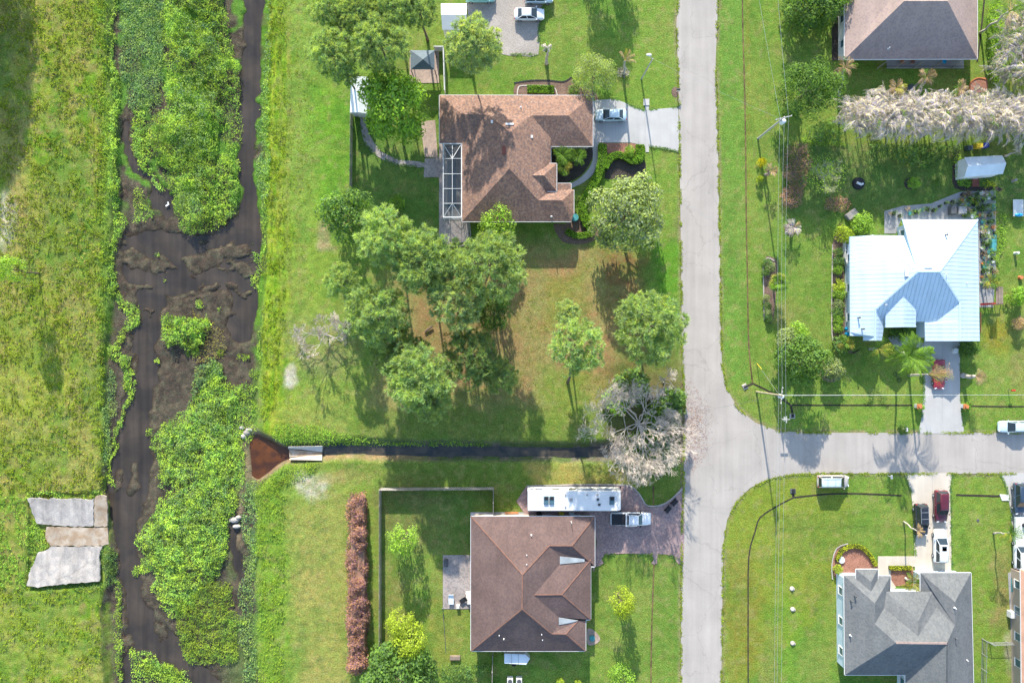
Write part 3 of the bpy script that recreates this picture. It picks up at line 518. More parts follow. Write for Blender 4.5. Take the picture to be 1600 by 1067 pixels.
# ------------------------------------------------------------------ ground vegetation too thick to count
WARP = [24]
def inside(poly, n, g):
    xs = [p[0] for p in poly]; ys = [p[1] for p in poly]; u = g.uniform(min(xs), max(xs), n*3); v = g.uniform(min(ys), max(ys), n*3)
    s_ = sdf(u+(fbm(u, v, 20, 4, 50)-.5)*WARP[0], v+(fbm(u, v, 20, 4, 51)-.5)*WARP[0], poly); k_ = s_ > 0; return u[k_], v[k_], s_[k_]
def area(poly): return abs(sum(poly[i][0]*poly[(i+1) % len(poly)][1]-poly[(i+1) % len(poly)][0]*poly[i][1] for i in range(len(poly))))/200.0
def canopy(name, poly, hmax, dens, L, W, m, seed=0, lump=14, edge=14, gap=.0, under=True, flatness=.5, lab=None):
    g = np.random.RandomState(seed); xs = [p[0] for p in poly]; ys = [p[1] for p in poly]; bb = (max(xs)-min(xs))*(max(ys)-min(ys))/100
    u, v, s_ = inside(poly, int(dens*bb/3), g)
    def hh(u, v): 
        n1 = 1-np.abs(2*fbm(u, v, lump, 2, seed+60)-1)*1.6; n2 = fbm(u, v, lump*2.6, 3, seed+61)
        return np.clip(.22+.50*n1+1.0*(n2-.42), .05, 1.15)
    ed = np.sqrt(np.clip(s_/edge, 0, 1)); h = hmax*ed*hh(u, v)+.06
    e = 2.0; hx = hmax*ed*(hh(u+e, v)-hh(u-e, v))/(2*e*.1); hy = -hmax*ed*(hh(u, v+e)-hh(u, v-e))/(2*e*.1)
    keep = (h > gap*hmax) & (g.rand(len(u)) < .25+.75*np.clip(h/hmax*1.6, 0, 1)); u, v, h, hx, hy = u[keep], v[keep], h[keep], hx[keep], hy[keep]; n = len(u)
    z = np.maximum(zland(u, v), -1.05)+h*(1-.45*g.rand(n)**2); k_ = (1-z/H)/10; p = np.stack([(u-800)*k_, (533.5-v)*k_, z], 1)
    nr = np.stack([-hx, -hy, np.ones(n)], 1); nr /= np.linalg.norm(nr, axis=1, keepdims=True); nr = nr+flatness*rvec(g, n)
    V_, F_ = quads(p, rvec(g, n)*[1, 1, .45]+[0, 0, .15], nr, L*(.6+.8*g.rand(n)), W*(.7+.6*g.rand(n)))
    o = link(name, npmesh(name, V_, F_, m)); tag(o, kind='stuff')
    if lab: o['label'] = lab[0]; o['category'] = lab[1]
    return o
V1 = [(250,-60),(352,-60),(350,10),(362,40),(352,60),(374,98),(374,130),(352,160),(345,205),(335,240),(345,270),(334,345),(318,362),(298,366),(278,352),(272,325),(264,292),(245,262),(228,232),(225,198),(240,190),(258,170),(255,120),(250,60)]
V1b = [(345,235),(362,245),(374,262),(376,300),(366,330),(350,358),(325,360),(330,300)]
V1c = [(205,175),(228,172),(235,260),(262,300),(250,300),(225,262),(205,230)]
V2 = [(232,682),(262,655),(290,642),(300,615),(315,600),(318,578),(336,563),(345,575),(352,598),(380,596),(386,618),(366,650),(378,700),(380,740),(368,790),(360,820),(356,880),(345,900),(330,905),(300,940),(290,960),(262,965),(245,935),(240,900),(215,890),(206,880),(225,868),(210,850),(222,822),(240,790),(262,762),(238,740),(255,725),(236,705)]
V2b = [(290,925),(330,905),(366,915),(360,940),(372,985),(370,1035),(330,1040),(290,1035),(280,1000),(275,970)]
canopy('marsh_bushes', V1, 2.3, 105, .26, .11, M['marsh'], 1, 14, 20, gap=.10)
canopy('marsh_grass', V1b, .9, 60, .3, .14, M['marsh'], 2, 9, 8); canopy('marsh_grass', V1c, .7, 60, .3, .14, M['marsh'], 3, 9, 8)
canopy('marsh_bushes', V2, 1.2, 105, .24, .12, M['marsh'], 4, 11, 20, gap=.12); canopy('marsh_bushes', V2b, .8, 100, .22, .10, M['marsh_yellow'], 5, 9, 14, gap=.12)
canopy('marsh_bushes', V2, 1.35, 30, .26, .12, M['marsh_dark'], 104, 16, 30, gap=.52); canopy('marsh_bushes', V1, 2.6, 30, .30, .12, M['marsh_dark'], 101, 22, 30, gap=.55); canopy('marsh_bushes', V1, 2.5, 30, .28, .12, M['marsh_yellow'], 107, 20, 24, gap=.55)
canopy('marsh_bushes', [(253,500),(275,488),(300,494),(318,490),(328,505),(325,540),(300,545),(262,540),(253,525)], 1.8, 80, .34, .18, M['marsh'], 6, 11, 9)
canopy('marsh_grass', [(305,565),(335,560),(347,575),(345,592),(310,605),(300,625),(290,640),(295,612)], 1.2, 60, .4, .14, M['marsh_dark'], 7, 9, 8)
for i, (x, y, r) in enumerate([(310,475,7),(345,484,5),(244,397,5),(259,439,3),(245,562,6),(303,548,12),(232,675,6),(380,560,9),(215,893,9),(400,860,10),(232,1045,18),(262,1055,20),(380,975,8),(365,975,8),(395,585,9),(345,552,7)]):
    canopy('marsh_grass', [(x+r*math.cos(a*PI/4)*1.1, y+r*math.sin(a*PI/4)*.9) for a in range(8)], .5, 80, .24, .12, M['marsh_yellow'] if i % 2 else M['marsh'], 20+i, 7, 5)
canopy('bank_grass', [(172,-60),(185,-60),(178,60),(188,130),(180,230),(190,330),(205,352),(198,362),(182,380),(176,420),(182,450),(205,465),(218,490),(212,508),(196,520),(184,545),(200,560),(210,600),(208,625),(195,640),(182,700),(172,760),(168,750),(176,690),(188,640),(198,605),(188,570),(170,545),(190,505),(195,485),(170,460),(170,400),(182,330),(168,300),(172,150)], .55, 75, .3, .12, M['marsh'], 40, 8, 5)
canopy('bank_grass', [(415,-60),(422,-60),(423,60),(418,200),(420,300),(414,330),(404,310),(400,290),(402,230),(406,150),(413,60)], .7, 55, .3, .12, M['marsh_dark'], 41, 9, 9)
canopy('bank_grass', [(396,395),(408,392),(410,430),(406,458),(396,450),(392,438),(400,420)], .5, 80, .24, .1, M['marsh'], 42, 7, 5)
canopy('bank_grass', [(176,900),(184,905),(192,990),(188,1067),(180,1067),(178,1000)], .5, 60, .25, .1, M['marsh'], 43, 7, 4); canopy('bank_grass', [(385,830),(400,820),(402,1120),(388,1120),(392,960),(380,880)], .5, 45, .25, .1, M['marsh_dark'], 44, 8, 6)
WARP[0] = 8
canopy('bank_grass', [(430,660),(505,668),(560,684),(620,690),(760,690),(760,697),(505,697),(455,696),(425,686)], .45, 60, .25, .12, M['leaf_bright'], 45, 7, 5); canopy('bank_grass', [(400,752),(450,722),(503,722),(480,745),(440,760),(410,790),(404,850),(398,800)], .4, 45, .25, .1, M['marsh_yellow'], 46, 8, 6); WARP[0] = 24
canopy('marsh_grass', [(180,0),(250,-60),(256,130),(250,180),(225,190),(200,170),(190,90)], .35, 30, .26, .10, M['marsh_dark'], 47, 10, 8); canopy('marsh_grass', [(345,640),(400,600),(404,660),(392,690),(380,700),(370,660)], .4, 28, .26, .10, M['marsh'], 48, 9, 6)
canopy('marsh_grass', [(355,140),(374,130),(380,200),(372,262),(350,230),(345,200)], .45, 35, .26, .10, M['marsh'], 49, 8, 6)
for i_, (nm_, pl_, hh_, dd_, mm_) in enumerate([('marsh_grass', [(186,-60),(250,-60),(256,60),(250,160),(228,175),(205,180),(190,120)], .5, 55, 'marsh_dark'), ('marsh_grass', [(345,640),(380,600),(402,600),(402,665),(385,672),(380,720),(366,700)], .5, 45, 'marsh'), ('bank_grass', [(413,40),(422,40),(422,330),(412,470),(406,600),(402,540),(410,470),(410,330),(410,200)], .6, 70, 'marsh'),
  ('marsh_grass', [(290,470),(350,520),(355,560),(320,570),(300,560),(330,530)], .3, 30, 'weed_dry'), ('marsh_grass', [(370,760),(400,750),(402,860),(392,950),(400,1067),(380,1067),(368,930),(390,880)], .45, 45, 'marsh_dark'), ('marsh_grass', [(205,350),(215,290),(225,300),(240,330),(230,345)], .4, 40, 'marsh'), ('marsh_grass', [(168,560),(182,600),(176,680),(166,740),(160,700)], .35, 50, 'marsh_dark'), ('marsh_grass', [(200,1010),(225,1020),(290,1045),(320,1100),(200,1100)], .5, 40, 'marsh')]):
    canopy(nm_, pl_, hh_, dd_, .26, .11, M[mm_], 150+i_, 9, 6, gap=.32)
for i_, pl_ in enumerate([[(40,770),(100,772),(150,770),(165,766),(165,778),(120,779),(60,779),(46,782)], [(44,915),(100,912),(158,906),(160,920),(100,922),(44,926)], [(40,820),(62,818),(76,838),(66,860),(40,866)], [(150,860),(160,853),(182,862),(184,910),(160,915),(156,890)]]): canopy('field_weeds', pl_, .4, 70, .24, .11, M['leaf_mid' if i_ % 2 else 'marsh'], 170+i_, 7, 4)
def tufts(name, poly, dens, h, L, W, m, seed, thr=.0, sc_=20):
    g = np.random.RandomState(seed); xs = [p[0] for p in poly]; ys = [p[1] for p in poly]; bb = (max(xs)-min(xs))*(max(ys)-min(ys))/100
    u, v, s_ = inside(poly, int(dens*bb/3), g); k0 = fbm(u, v, sc_, 4, seed) > thr; u, v = u[k0], v[k0]
    q = 5; u = np.repeat(u, q)+g.normal(size=len(u)*q)*.9; v = np.repeat(v, q)+g.normal(size=len(v)*q)*.9; n = len(u)
    z = zland(u, v)+.02+h*.35*g.rand(n); k_ = (1-z/H)/10; p = np.stack([(u-800)*k_, (533.5-v)*k_, z], 1)
    dr = rvec(g, n)*[1, 1, .3]+[0, 0, .45]; V_, F_ = quads(p, dr, rvec(g, n)*.5+[0, 0, 1], L*(.6+.8*g.rand(n)), W*(.7+.6*g.rand(n)))
    tag(link(name, npmesh(name, V_, F_, m)), kind='stuff')
tufts('field_weeds', [(-60,-60),(160,-60),(162,770),(40,770),(-60,770)], 4.5, .35, .3, .13, M['weed'], 70, .42); tufts('field_weeds', [(-60,-60),(158,-60),(160,770),(40,770),(-60,770)], 1.6, .35, .28, .12, M['weed_dry'], 71, .50, 26)
tufts('field_weeds', [(-60,918),(155,912),(158,1127),(-60,1127)], 4, .3, .28, .12, M['weed'], 72, .44); tufts('field_weeds', [(-60,770),(45,780),(70,840),(40,918),(-60,918)], 6, .4, .3, .13, M['leaf_bright'], 73, .35)
tufts('levee_grass', [(414,-60),(446,-60),(446,300),(444,500),(432,640),(412,660),(408,500),(420,350)], 7, .4, .30, .10, M['weed'], 74, .42, 14); tufts('levee_grass', [(446,-60),(492,-60),(490,330),(445,500)], 2.2, .2, .2, .08, M['weed'], 75, .48); tufts('levee_grass', [(406,790),(430,745),(446,740),(440,1127),(402,1127)], 7, .35, .3, .1, M['marsh_yellow'], 76, .42)
tufts('bank_weeds', [(155,-60),(166,-60),(172,200),(168,400),(160,600),(160,740),(152,700),(152,300)], 10, .4, .3, .12, M['marsh_yellow'], 77, .3); tufts('lot_weeds', [(600,400),(1040,400),(1040,690),(560,690)], 1.6, .12, .16, .06, M['weed'], 78, .5)
tufts('lot_weeds', [(440,790),(545,770),(545,1127),(440,1127)], 1.5, .12, .16, .06, M['weed_dry'], 79, .5)
# grass creeping over the edges of the road and the drives
def edge_tufts(name, pl, closed, per, seed, m, sp=1.0):
    g = np.random.RandomState(seed); pl = list(pl)+([pl[0]] if closed else []); us = []; vs = []
    for (x0, y0), (x1, y1) in zip(pl[:-1], pl[1:]):
        if max(abs(x0-800), abs(x1-800)) > 2500 and False: continue
        L_ = math.dist((x0, y0), (x1, y1)); n = int(L_*per); t_ = g.rand(n); xx = x0+(x1-x0)*t_; yy = y0+(y1-y0)*t_; k_ = (xx > -20) & (xx < 1620) & (yy > -20) & (yy < 1087); xx, yy = xx[k_], yy[k_]; us.append(xx); vs.append(yy)
    u = np.concatenate(us); v = np.concatenate(vs); k_ = fbm(u, v, 12, 3, seed) > .44; u, v = u[k_], v[k_]; n = len(u); u = u+g.normal(size=n)*sp; v = v+g.normal(size=n)*sp
    p = np.stack([(u-800)/10, (533.5-v)/10, np.full(n, .085)], 1); V_, F_ = quads(p, rvec(g, n)*[1, 1, .2]+[0, 0, .12], rvec(g, n)*.4+[0, 0, 1], .20*(.5+g.rand(n)), .09); tag(link(name, npmesh(name, V_, F_, m)), kind='stuff')
edge_tufts('verge_grass', ROAD, True, 5, 301, M['weed'], .9)
for i_, pl_ in enumerate([[(926,157),(960,155),(975,160),(990,168),(1008,173)], [(1014,172),(1035,170),(1060,168)], [(1061,238),(1040,233),(1014,229)], [(1500,532),(1500,620),(1504,660),(1507,677)], [(1444,545),(1443,620),(1440,655),(1435,677)], [(1413,739),(1424,770),(1427,800),(1430,869)], [(1488,739),(1485,760),(1487,893)], [(1563,739),(1572,760),(1580,800),(1585,890)], [(945,866),(1018,866)], [(1027,866),(1050,868),(1068,880)], [(734,38),(755,44),(775,60),(784,85),(841,86),(842,45),(850,0)], [(572,195),(580,215),(595,235),(620,248),(662,254)], [(563,195),(572,228),(592,246),(620,258),(662,262)]]): edge_tufts('verge_grass', pl_, False, 5, 310+i_, M['leaf_mid'], .8)
# fallen twigs and leaves along the kerb under the bare tree
g = np.random.RandomState(9); n = 2600; u = np.clip(g.normal(1082, 14, n), 1064, 1122); v = g.normal(670, 45, n); k0 = (v > 590) & (v < 780) & (u < 1070+ 55*np.exp(-((v-670)/60)**2)); u, v = u[k0], v[k0]; n = len(u)
p = np.stack([(u-800)/10, (533.5-v)/10, np.full(n, .06)], 1); V_, F_ = quads(p, rvec(g, n)*[1, 1, .05], np.tile([0, 0, 1.], (n, 1))+.2*rvec(g, n), .16*(.5+g.rand(n)), .08); V_[:, 2] = np.maximum(V_[:, 2], .055)
tag(link('leaf_litter', npmesh('leaf_litter', V_, F_, M['dead_brown'])), kind='stuff')
# ------------------------------------------------------------------ houses
def newell(p):
    n = Vector((0, 0, 0))
    for i in range(len(p)): a = p[i]; b = p[(i+1) % len(p)]; n += Vector(((a.y-b.y)*(a.z+b.z), (a.z-b.z)*(a.x+b.x), (a.x-b.x)*(a.y+b.y)))
    return n.normalized()
def clip(poly, e, t, keep_above):
    out = []; n = len(poly)
    for i in range(n):
        a, b = poly[i], poly[(i+1) % n]; da = a.dot(e)-t; db = b.dot(e)-t
        if not keep_above: da, db = -da, -db
        if da >= 0: out.append(a)
        if (da >= 0) != (db >= 0): out.append(a.lerp(b, da/(da-db)))
    return out
class House:
    """vertices are read in the zoomed crop: px = ox + X / s"""
    def __init__(s, name, label, ox, oy, sc, cx, cy):
        s.ox, s.oy, s.sc = ox, oy, sc; s.t = thing(name, label, 'house', P(*s.px(cx, cy), 0))
    def px(s, X, Y): return (s.ox+X/s.sc, s.oy+Y/s.sc)
    def w(s, v): return P(*s.px(v[0], v[1]), v[2])
    def roof(s, faces, m, eave, eh, name='roof', fascia=None, kind_panels=None, gut=True):
        bm = MB()
        for f in faces:
            p = [s.w(v) for v in f]
            if newell(p).z < 0: p = p[::-1]
            bm.add(p, [tuple(range(len(p)))])
        if eave:                           # soffit and fascia close the roof from below
            lo = [s.w((*v, eh))-Vector((0, 0, .22)) for v in eave]; hi = [s.w((*v, eh)) for v in eave]; n = len(lo)
            bm.add(lo, [tuple(range(n))]); bm.add(lo+hi, [(i, (i+1) % n, n+(i+1) % n, n+i) for i in range(n)])
        r = bm.build(name, m, s.t)
        if eave and gut:
            g = MB(); n = len(eave)
            for i in range(n):
                a = s.w((*eave[i], eh)); b = s.w((*eave[(i+1) % n], eh)); c = (a+b)/2
                d_ = (b-a).normalized(); o_ = Vector((d_.y, -d_.x, 0))
                if (b-a).length > .5: g.bar(a-Vector((0, 0, .07))+d_*.02, b-Vector((0, 0, .07))-d_*.02, .13, .13)
            g.build('gutter', fascia or M['white'], s.t)
        s.rf = r; return r
    def walls(s, foot, m, h=2.75):
        s.foot = [s.px(*v) for v in foot]; s.wm = m
        # the wall stands under the eaves: shift the roof outline back to ground scale and inset it
        pts = [P(x, y, h+.25)*1 for x, y in s.foot]; cx = sum(p.x for p in pts)/len(pts); cy = sum(p.y for p in pts)/len(pts)
        n = len(pts); ar = sum(pts[i].x*pts[(i+1) % n].y-pts[(i+1) % n].x*pts[i].y for i in range(n)); sg = 1 if ar > 0 else -1; ins = []
        for i in range(n):
            a, b_, c = pts[i-1], pts[i], pts[(i+1) % n]; d1 = (b_-a).xy.normalized(); d2 = (c-b_).xy.normalized(); n1 = Vector((-d1.y, d1.x))*sg; n2 = Vector((-d2.y, d2.x))*sg
            q = n1+n2; q = q/max(q.length_squared, .3)*2 if q.length > 1e-3 else n1; ins.append((b_.x+q.x*.45, b_.y+q.y*.45))
        s.ins = ins; s.sg = sg
        MB().prism(ins, 0, h).build('wall', m, s.t)
    def opening(s, i, u, w_, z0, z1, kind='window'):
        """window, door or garage door on wall segment i, u metres from its start"""
        n = len(s.ins); a = Vector((*s.ins[i], 0)); b = Vector((*s.ins[(i+1) % n], 0)); d_ = (b-a).normalized(); L_ = (b-a).length; o_ = Vector((d_.y, -d_.x, 0))*s.sg
        if L_ < w_+.3: return
        u = min(max(u if u >= 0 else L_*(-u), w_/2+.15), L_-w_/2-.15); c = a+d_*u
        fr = MB(); ang = math.atan2(d_.y, d_.x)
        for dz in (z0, z1): fr.box(c+o_*.04+Vector((0, 0, dz)), (w_+.1, .12, .09), ang)
        for q in (-1, 1): fr.box(c+o_*.04+d_*q*w_/2+Vector((0, 0, (z0+z1)/2)), (.09, .13, z1-z0), ang)
        f = fr.build(kind, M['white'], s.t); g_ = MB()
        if kind == 'garage_door':
            for k_ in range(4): g_.box(c+o_*.03+Vector((0, 0, z0+(k_+.5)*(z1-z0)/4)), (w_-.05, .06, (z1-z0)/4-.03), ang)
            g_.build('door_leaf', M['off_white'], f)
        elif kind == 'door': g_.box(c+o_*.03+Vector((0, 0, (z0+z1)/2)), (w_-.05, .06, z1-z0-.05), ang).build('door_leaf', M['wood'], f)
        else:
            g_.box(c+o_*.03+Vector((0, 0, (z0+z1)/2)), (w_-.05, .05, z1-z0-.05), ang).build('pane', M['glass_blue'], f)
            MB().box(c+o_*.08+Vector((0, 0, z0-.08)), (w_+.2, .18, .06), ang).build('sill', M['white'], f)
    def auto(s, m=None):
        n = len(s.ins)
        for i in range(n):
            L_ = (Vector(s.ins[(i+1) % n])-Vector(s.ins[i])).length
            if L_ > 2.5:
                k_ = max(1, int(L_/3.6))
                for j in range(k_): s.opening(i, (j+.5)*L_/k_, 1.2, .95, 2.1)
    def vent(s, X, Y, z, kind='pipe', par=None):
        c = s.w((X, Y, z)); bm = MB()
        if kind == 'pipe': bm.cyl(c-Vector((0, 0, .25)), c+Vector((0, 0, .35)), .07, n=8).cyl(c-Vector((0, 0, .1)), c+Vector((0, 0, .0)), .17, .09, n=8); m = M['white']
        elif kind == 'goose': bm.cyl(c-Vector((0, 0, .2)), c+Vector((0, 0, .35)), .10, n=8).box(c+Vector((0, -.08, .38)), (.3, .42, .18)); m = M['white']
        elif kind == 'flue': bm.cyl(c-Vector((0, 0, .2)), c+Vector((0, 0, .5)), .09, n=8).cyl(c+Vector((0, 0, .5)), c+Vector((0, 0, .62)), .16, .05, n=8); m = M['dark_grey']
        elif kind == 'slot': bm.box(c+Vector((0, 0, .08)), (1.2, .28, .16)); m = M['white']
        elif kind == 'slot_ns': bm.box(c+Vector((0, 0, .08)), (.5, 1.3, .2)); m = M['off_white']
        elif kind == 'skylight': bm.box(c+Vector((0, 0, .1)), (.55, 1.2, .16)); m = M['red_brown']
        bm.build({'pipe': 'vent_pipe', 'goose': 'roof_vent', 'flue': 'flue', 'slot': 'ridge_vent', 'slot_ns': 'skylight', 'skylight': 'skylight'}[kind], m, par or s.rf)
    def caps(s, lines, m, name='ridge_cap', wd=.22):
        for a, b in lines:
            A = s.w(a); B = s.w(b); MB().bar(A+Vector((0, 0, .015)), B+Vector((0, 0, .015)), wd, .06).build(name, m, s.rf)
# house with the variegated orange-brown roof
h = House('house', 'house with mottled orange-brown shingle roof and a white framed screen enclosure on its left side', 670, 130, 4.104, 520, 500)
e = 3.1
NWc, NEc = (68, 78, e), (1052, 80, e)
h.roof([[NWc, NEc, (895, 208, 4.5), (658, 208, 4.5), (517, 318, 6.0), (465, 272, 5.5), (372, 203, 4.5), (213, 200, 4.5)], [NWc, (213, 200, 4.5), (68, 386, e)], [(68, 386, e), (213, 200, 4.5), (372, 203, 4.5), (213, 386, e)],
  [(213, 386, e), (372, 203, 4.5), (517, 318, 6.0), (517, 548, 6.0), (213, 888, e)], [(517, 548, 6.0), (700, 750, 4.25), (700, 888, e), (213, 888, e)], [(700, 750, 4.25), (855, 752, 4.25), (912, 888, e), (700, 888, e)], [(855, 752, 4.25), (930, 838, e), (912, 888, e)],
  [(517, 318, 6.0), (658, 208, 4.5), (783, 355, 3.46), (783, 690, e), (700, 750, 4.25), (517, 548, 6.0)], [(658, 208, 4.5), (895, 208, 4.5), (1052, 406, e), (783, 406, e), (783, 355, 3.46)], [(895, 208, 4.5), NEc, (1052, 406, e)],
  [(700, 750, 4.25), (783, 690, e), (825, 643, e), (912, 643, e), (912, 683, e), (930, 683, e), (855, 752, 4.25)], [(855, 752, 4.25), (930, 683, e), (930, 838, e)]], M['shingle_orange'],
  [(68, 78), (68, 386), (213, 386), (213, 888), (912, 888), (912, 838), (930, 838), (930, 683), (912, 683), (912, 643), (783, 643), (783, 406), (1052, 406), (1052, 80)], e)
h.vent(405, 250, 5.0, 'goose'); h.vent(660, 345, 4.3, 'goose'); h.vent(518, 264, 5.4, 'slot'); h.vent(482, 432, 5.6, 'skylight'); h.vent(590, 155, 4.1, 'pipe'); h.vent(787, 855, 3.5, 'pipe')
rf0 = h.rf
h.walls([(68, 78), (68, 386), (213, 386), (213, 888), (912, 888), (912, 643), (783, 643), (783, 406), (1052, 406), (1052, 80)], M['wall_cream']); h.auto(); h.opening(8, .1, 1, 0, 2.1, 'door'); h.opening(8+1-1, 5, 1.0, .95, 2.1)
h.roof([[(820, 515, 3.45), (738, 592, 4.65), (600, 592, 4.65), (600, 515, 3.45)], [(820, 695, 3.45), (738, 592, 4.65), (600, 592, 4.65), (600, 695, 3.45)], [(820, 515, 3.45), (820, 695, 3.45), (738, 592, 4.65)]], M['shingle_orange'], [(745, 515), (745, 695), (820, 695), (820, 515)], 3.45, 'entry_roof')
for X, Y in ((815, 520), (815, 690)):
    c = h.w((X, Y, 3.2)); MB().cyl((c.x-.2, c.y, 0), (c.x-.2, c.y, 3.2), .14, n=8).build('column', M['white'], h.t)
# screen enclosure
def cage(t, x0, y0, x1, y1, eh, rh):
    b = lambda a, c, w_=.06: MB().bar(a, c, w_).build('beam', M['white'], t)
    xm = (x0+x1)/2; ys = [y0, y0+23, y0+47, y0+70, y0+93, y1]; q = lambda x, y, z: P(x, y, z)
    b(q(xm, ys[1], rh), q(xm, ys[4], rh)); 
    for x in (x0, x1): b(q(x, y0, eh), q(x, y1, eh), .10)
    for y in (y0, y1): b(q(x0, y, eh), q(x1, y, eh), .14)
    for y in ys[1:5]:
        for x in (x0, x1): b(q(x, y, eh), q(xm, y, rh))
    for yy, yr in ((y0, ys[1]), (y1, ys[4])):
        for x in (x0, xm, x1): b(q(x, yy, eh), q(xm, yr, rh))
    for i in range(len(ys)-1):
        for x in (x0, x1):
            z0, z1 = (rh if 0 < i else eh), (rh if i < 4 else eh)
            p = [q(x, ys[i], eh), q(x, ys[i+1], eh), q(xm, ys[i+1], z1), q(xm, ys[i], z0)]
            MB().add([v-Vector((0, 0, .05)) for v in p], [(0, 1, 2, 3)]).build('screen_panel', M['screen'], t)
    for x in (x0, x1):
        for y in ys: c = q(x, y, eh); MB().bar((c.x, c.y, 0), (c.x, c.y, eh), .1).build('post', M['white'], t)
scr = thing('screen_enclosure', 'white aluminium frame screen enclosure along the left side of the orange-brown roofed house', 'screen room', P(706, 285, 0))
cage(scr, 692.5, 225, 721, 339.5, 2.9, 3.7)
sheet('pool_deck', [(692, 226), (722, 226), (722, 344), (692, 344)], .07, M['grey'])
pl = thing('plunge_pool', 'dark narrow pool under the white framed screen enclosure', 'pool', P(706, 290, .07)); sheet('pool_edge', [(697, 250), (715, 250), (715, 325), (697, 325)], .12, M['concrete_grey'], parent=pl, thick=.05); sheet('pool_water', [(699, 252), (713, 252), (713, 323), (699, 323)], .13, M['glass_blue'], parent=pl, thick=.04)
# house with the plain brown roof beside the motorhome
h = House('house', 'house with plain brown shingle roof beside the long white motorhome', 720, 730, 3.166, 350, 570); e = 3.0
h.roof([[(50, 242, e), (663, 242, e), (550, 387, 4.5), (437, 387, 4.5), (305, 530, 6.2)], [(50, 242, e), (305, 530, 6.2), (303, 700, 6.2), (50, 908, e)], [(303, 700, 6.2), (450, 822, 4.3), (520, 823, 4.3), (618, 908, e), (50, 908, e)],
  [(305, 530, 6.2), (437, 387, 4.5), (490, 440, 3.9), (490, 478, 3.9), (362, 630, 5.3)], [(303, 700, 6.2), (305, 530, 6.2), (362, 630, 5.3), (485, 742, 3.9), (485, 778, 3.9), (450, 822, 4.3)],
  [(437, 387, 4.5), (550, 387, 4.5), (643, 470, 3.2), (610, 452, 3.4), (490, 440, 3.9)], [(550, 387, 4.5), (663, 242, e), (663, 492, e), (643, 470, 3.2)],
  [(362, 630, 5.3), (490, 478, 3.9), (643, 455, 3.2), (500, 628, 4.9)], [(362, 630, 5.3), (500, 628, 4.9), (643, 752, 3.2), (485, 742, 3.9)], [(500, 628, 4.9), (643, 455, 3.2), (643, 752, 3.2)],
  [(450, 822, 4.3), (520, 823, 4.3), (580, 757, 3.3), (485, 778, 3.9)], [(520, 823, 4.3), (580, 757, 3.3), (618, 757, e), (618, 908, e)]], M['shingle_brown'],
  [(50, 242), (50, 908), (618, 908), (618, 757), (643, 752), (643, 492), (663, 492), (663, 242)], e)
rr = h.rf
for q in ([(490, 440, 3.95), (612, 452, 3.45), (612, 466, 3.45), (490, 478, 3.95)], [(485, 742, 3.95), (580, 757, 3.4), (552, 768, 3.5), (485, 778, 3.95)]):
    p = [h.w(v)+Vector((0, 0, .06)) for v in q]; p = p if newell(p).z > 0 else p[::-1]; MB().add(p+[v-Vector((0, 0, .3)) for v in p], [(0, 1, 2, 3)]+[(i, i+4, (i+1) % 4+4, (i+1) % 4) for i in range(4)]).build('flashing', M['flashing'], rr)
h.caps([((50, 242, e), (305, 530, 6.2)), ((305, 530, 6.2), (303, 700, 6.2)), ((303, 700, 6.2), (50, 908, e)), ((437, 387, 4.5), (305, 530, 6.2)), ((550, 387, 4.5), (437, 387, 4.5)), ((663, 242, e), (550, 387, 4.5)), ((303, 700, 6.2), (450, 822, 4.3)), ((450, 822, 4.3), (520, 823, 4.3)), ((362, 630, 5.3), (500, 628, 4.9)), ((500, 628, 4.9), (643, 455, 3.2)), ((500, 628, 4.9), (643, 752, 3.2)), ((520, 823, 4.3), (618, 908, e)), ((520, 823, 4.3), (580, 757, 3.3)), ((550, 387, 4.5), (643, 470, 3.2))], M['ridge_orange'], wd=.16)
h.vent(349, 335, 4.0, 'pipe'); h.vent(326, 432, 5.0, 'pipe'); h.vent(326, 478, 5.5, 'pipe'); h.vent(190, 828, 4.2, 'pipe'); h.vent(213, 846, 4.0, 'pipe'); h.vent(400, 823, 4.2, 'pipe'); h.vent(404, 850, 3.9, 'pipe')
c = h.w((545, 265, 3.2)); MB().cyl(c-Vector((0, 0, .2)), c+Vector((0, 0, 1.3)), .05, n=6).build('conduit_mast', M['white'], rr)
h.walls([(50, 242), (50, 908), (618, 908), (618, 757), (643, 752), (643, 492), (663, 492), (663, 242)], M['wall_tan']); h.auto(); h.opening(6, 4, 4.8, 0.02, 2.2, 'garage_door')
# tan roofed house, top right
h = House('house', 'house with pale tan shingle roof cut off by the top edge of the picture', 1290, 0, 5.08, 680, 100); e = 3.1
YN = -420
h.roof([[(190-40, 472, e), (625, 10, 6.9), (968, 10, 6.9), (1205, 470, e)], [(150, 472, e), (625, 10, 6.9), (560, -60, 6.2), (150, YN, e)], [(968, 10, 6.9), (1205, 470, e), (1205, YN, e)], [(625, 10, 6.9), (968, 10, 6.9), (1205, YN, e), (150, YN, e), (560, -60, 6.2)]], M['shingle_tan'], [(150, 472), (1205, 470), (1205, YN), (150, YN)], e)
h.vent(500, 385, 3.9, 'pipe')
h.walls([(150, 440), (1205, 440), (1205, YN), (150, YN)], M['wall_white']); h.auto()
for X in (490, 630, 780, 930, 1085): c = h.w((X, 478, 3)); MB().bar((c.x, c.y-.15, .12), (c.x, c.y-.15, 2.9), .12).build('porch_post', M['wood_grey'], h.t)
c0 = h.w((490, 478, 3)); c1 = h.w((1190, 478, 3)); MB().bar((c0.x, c0.y-.15, 1.0), (c1.x, c0.y-.15, 1.0), .06).build('porch_rail', M['black'], h.t)
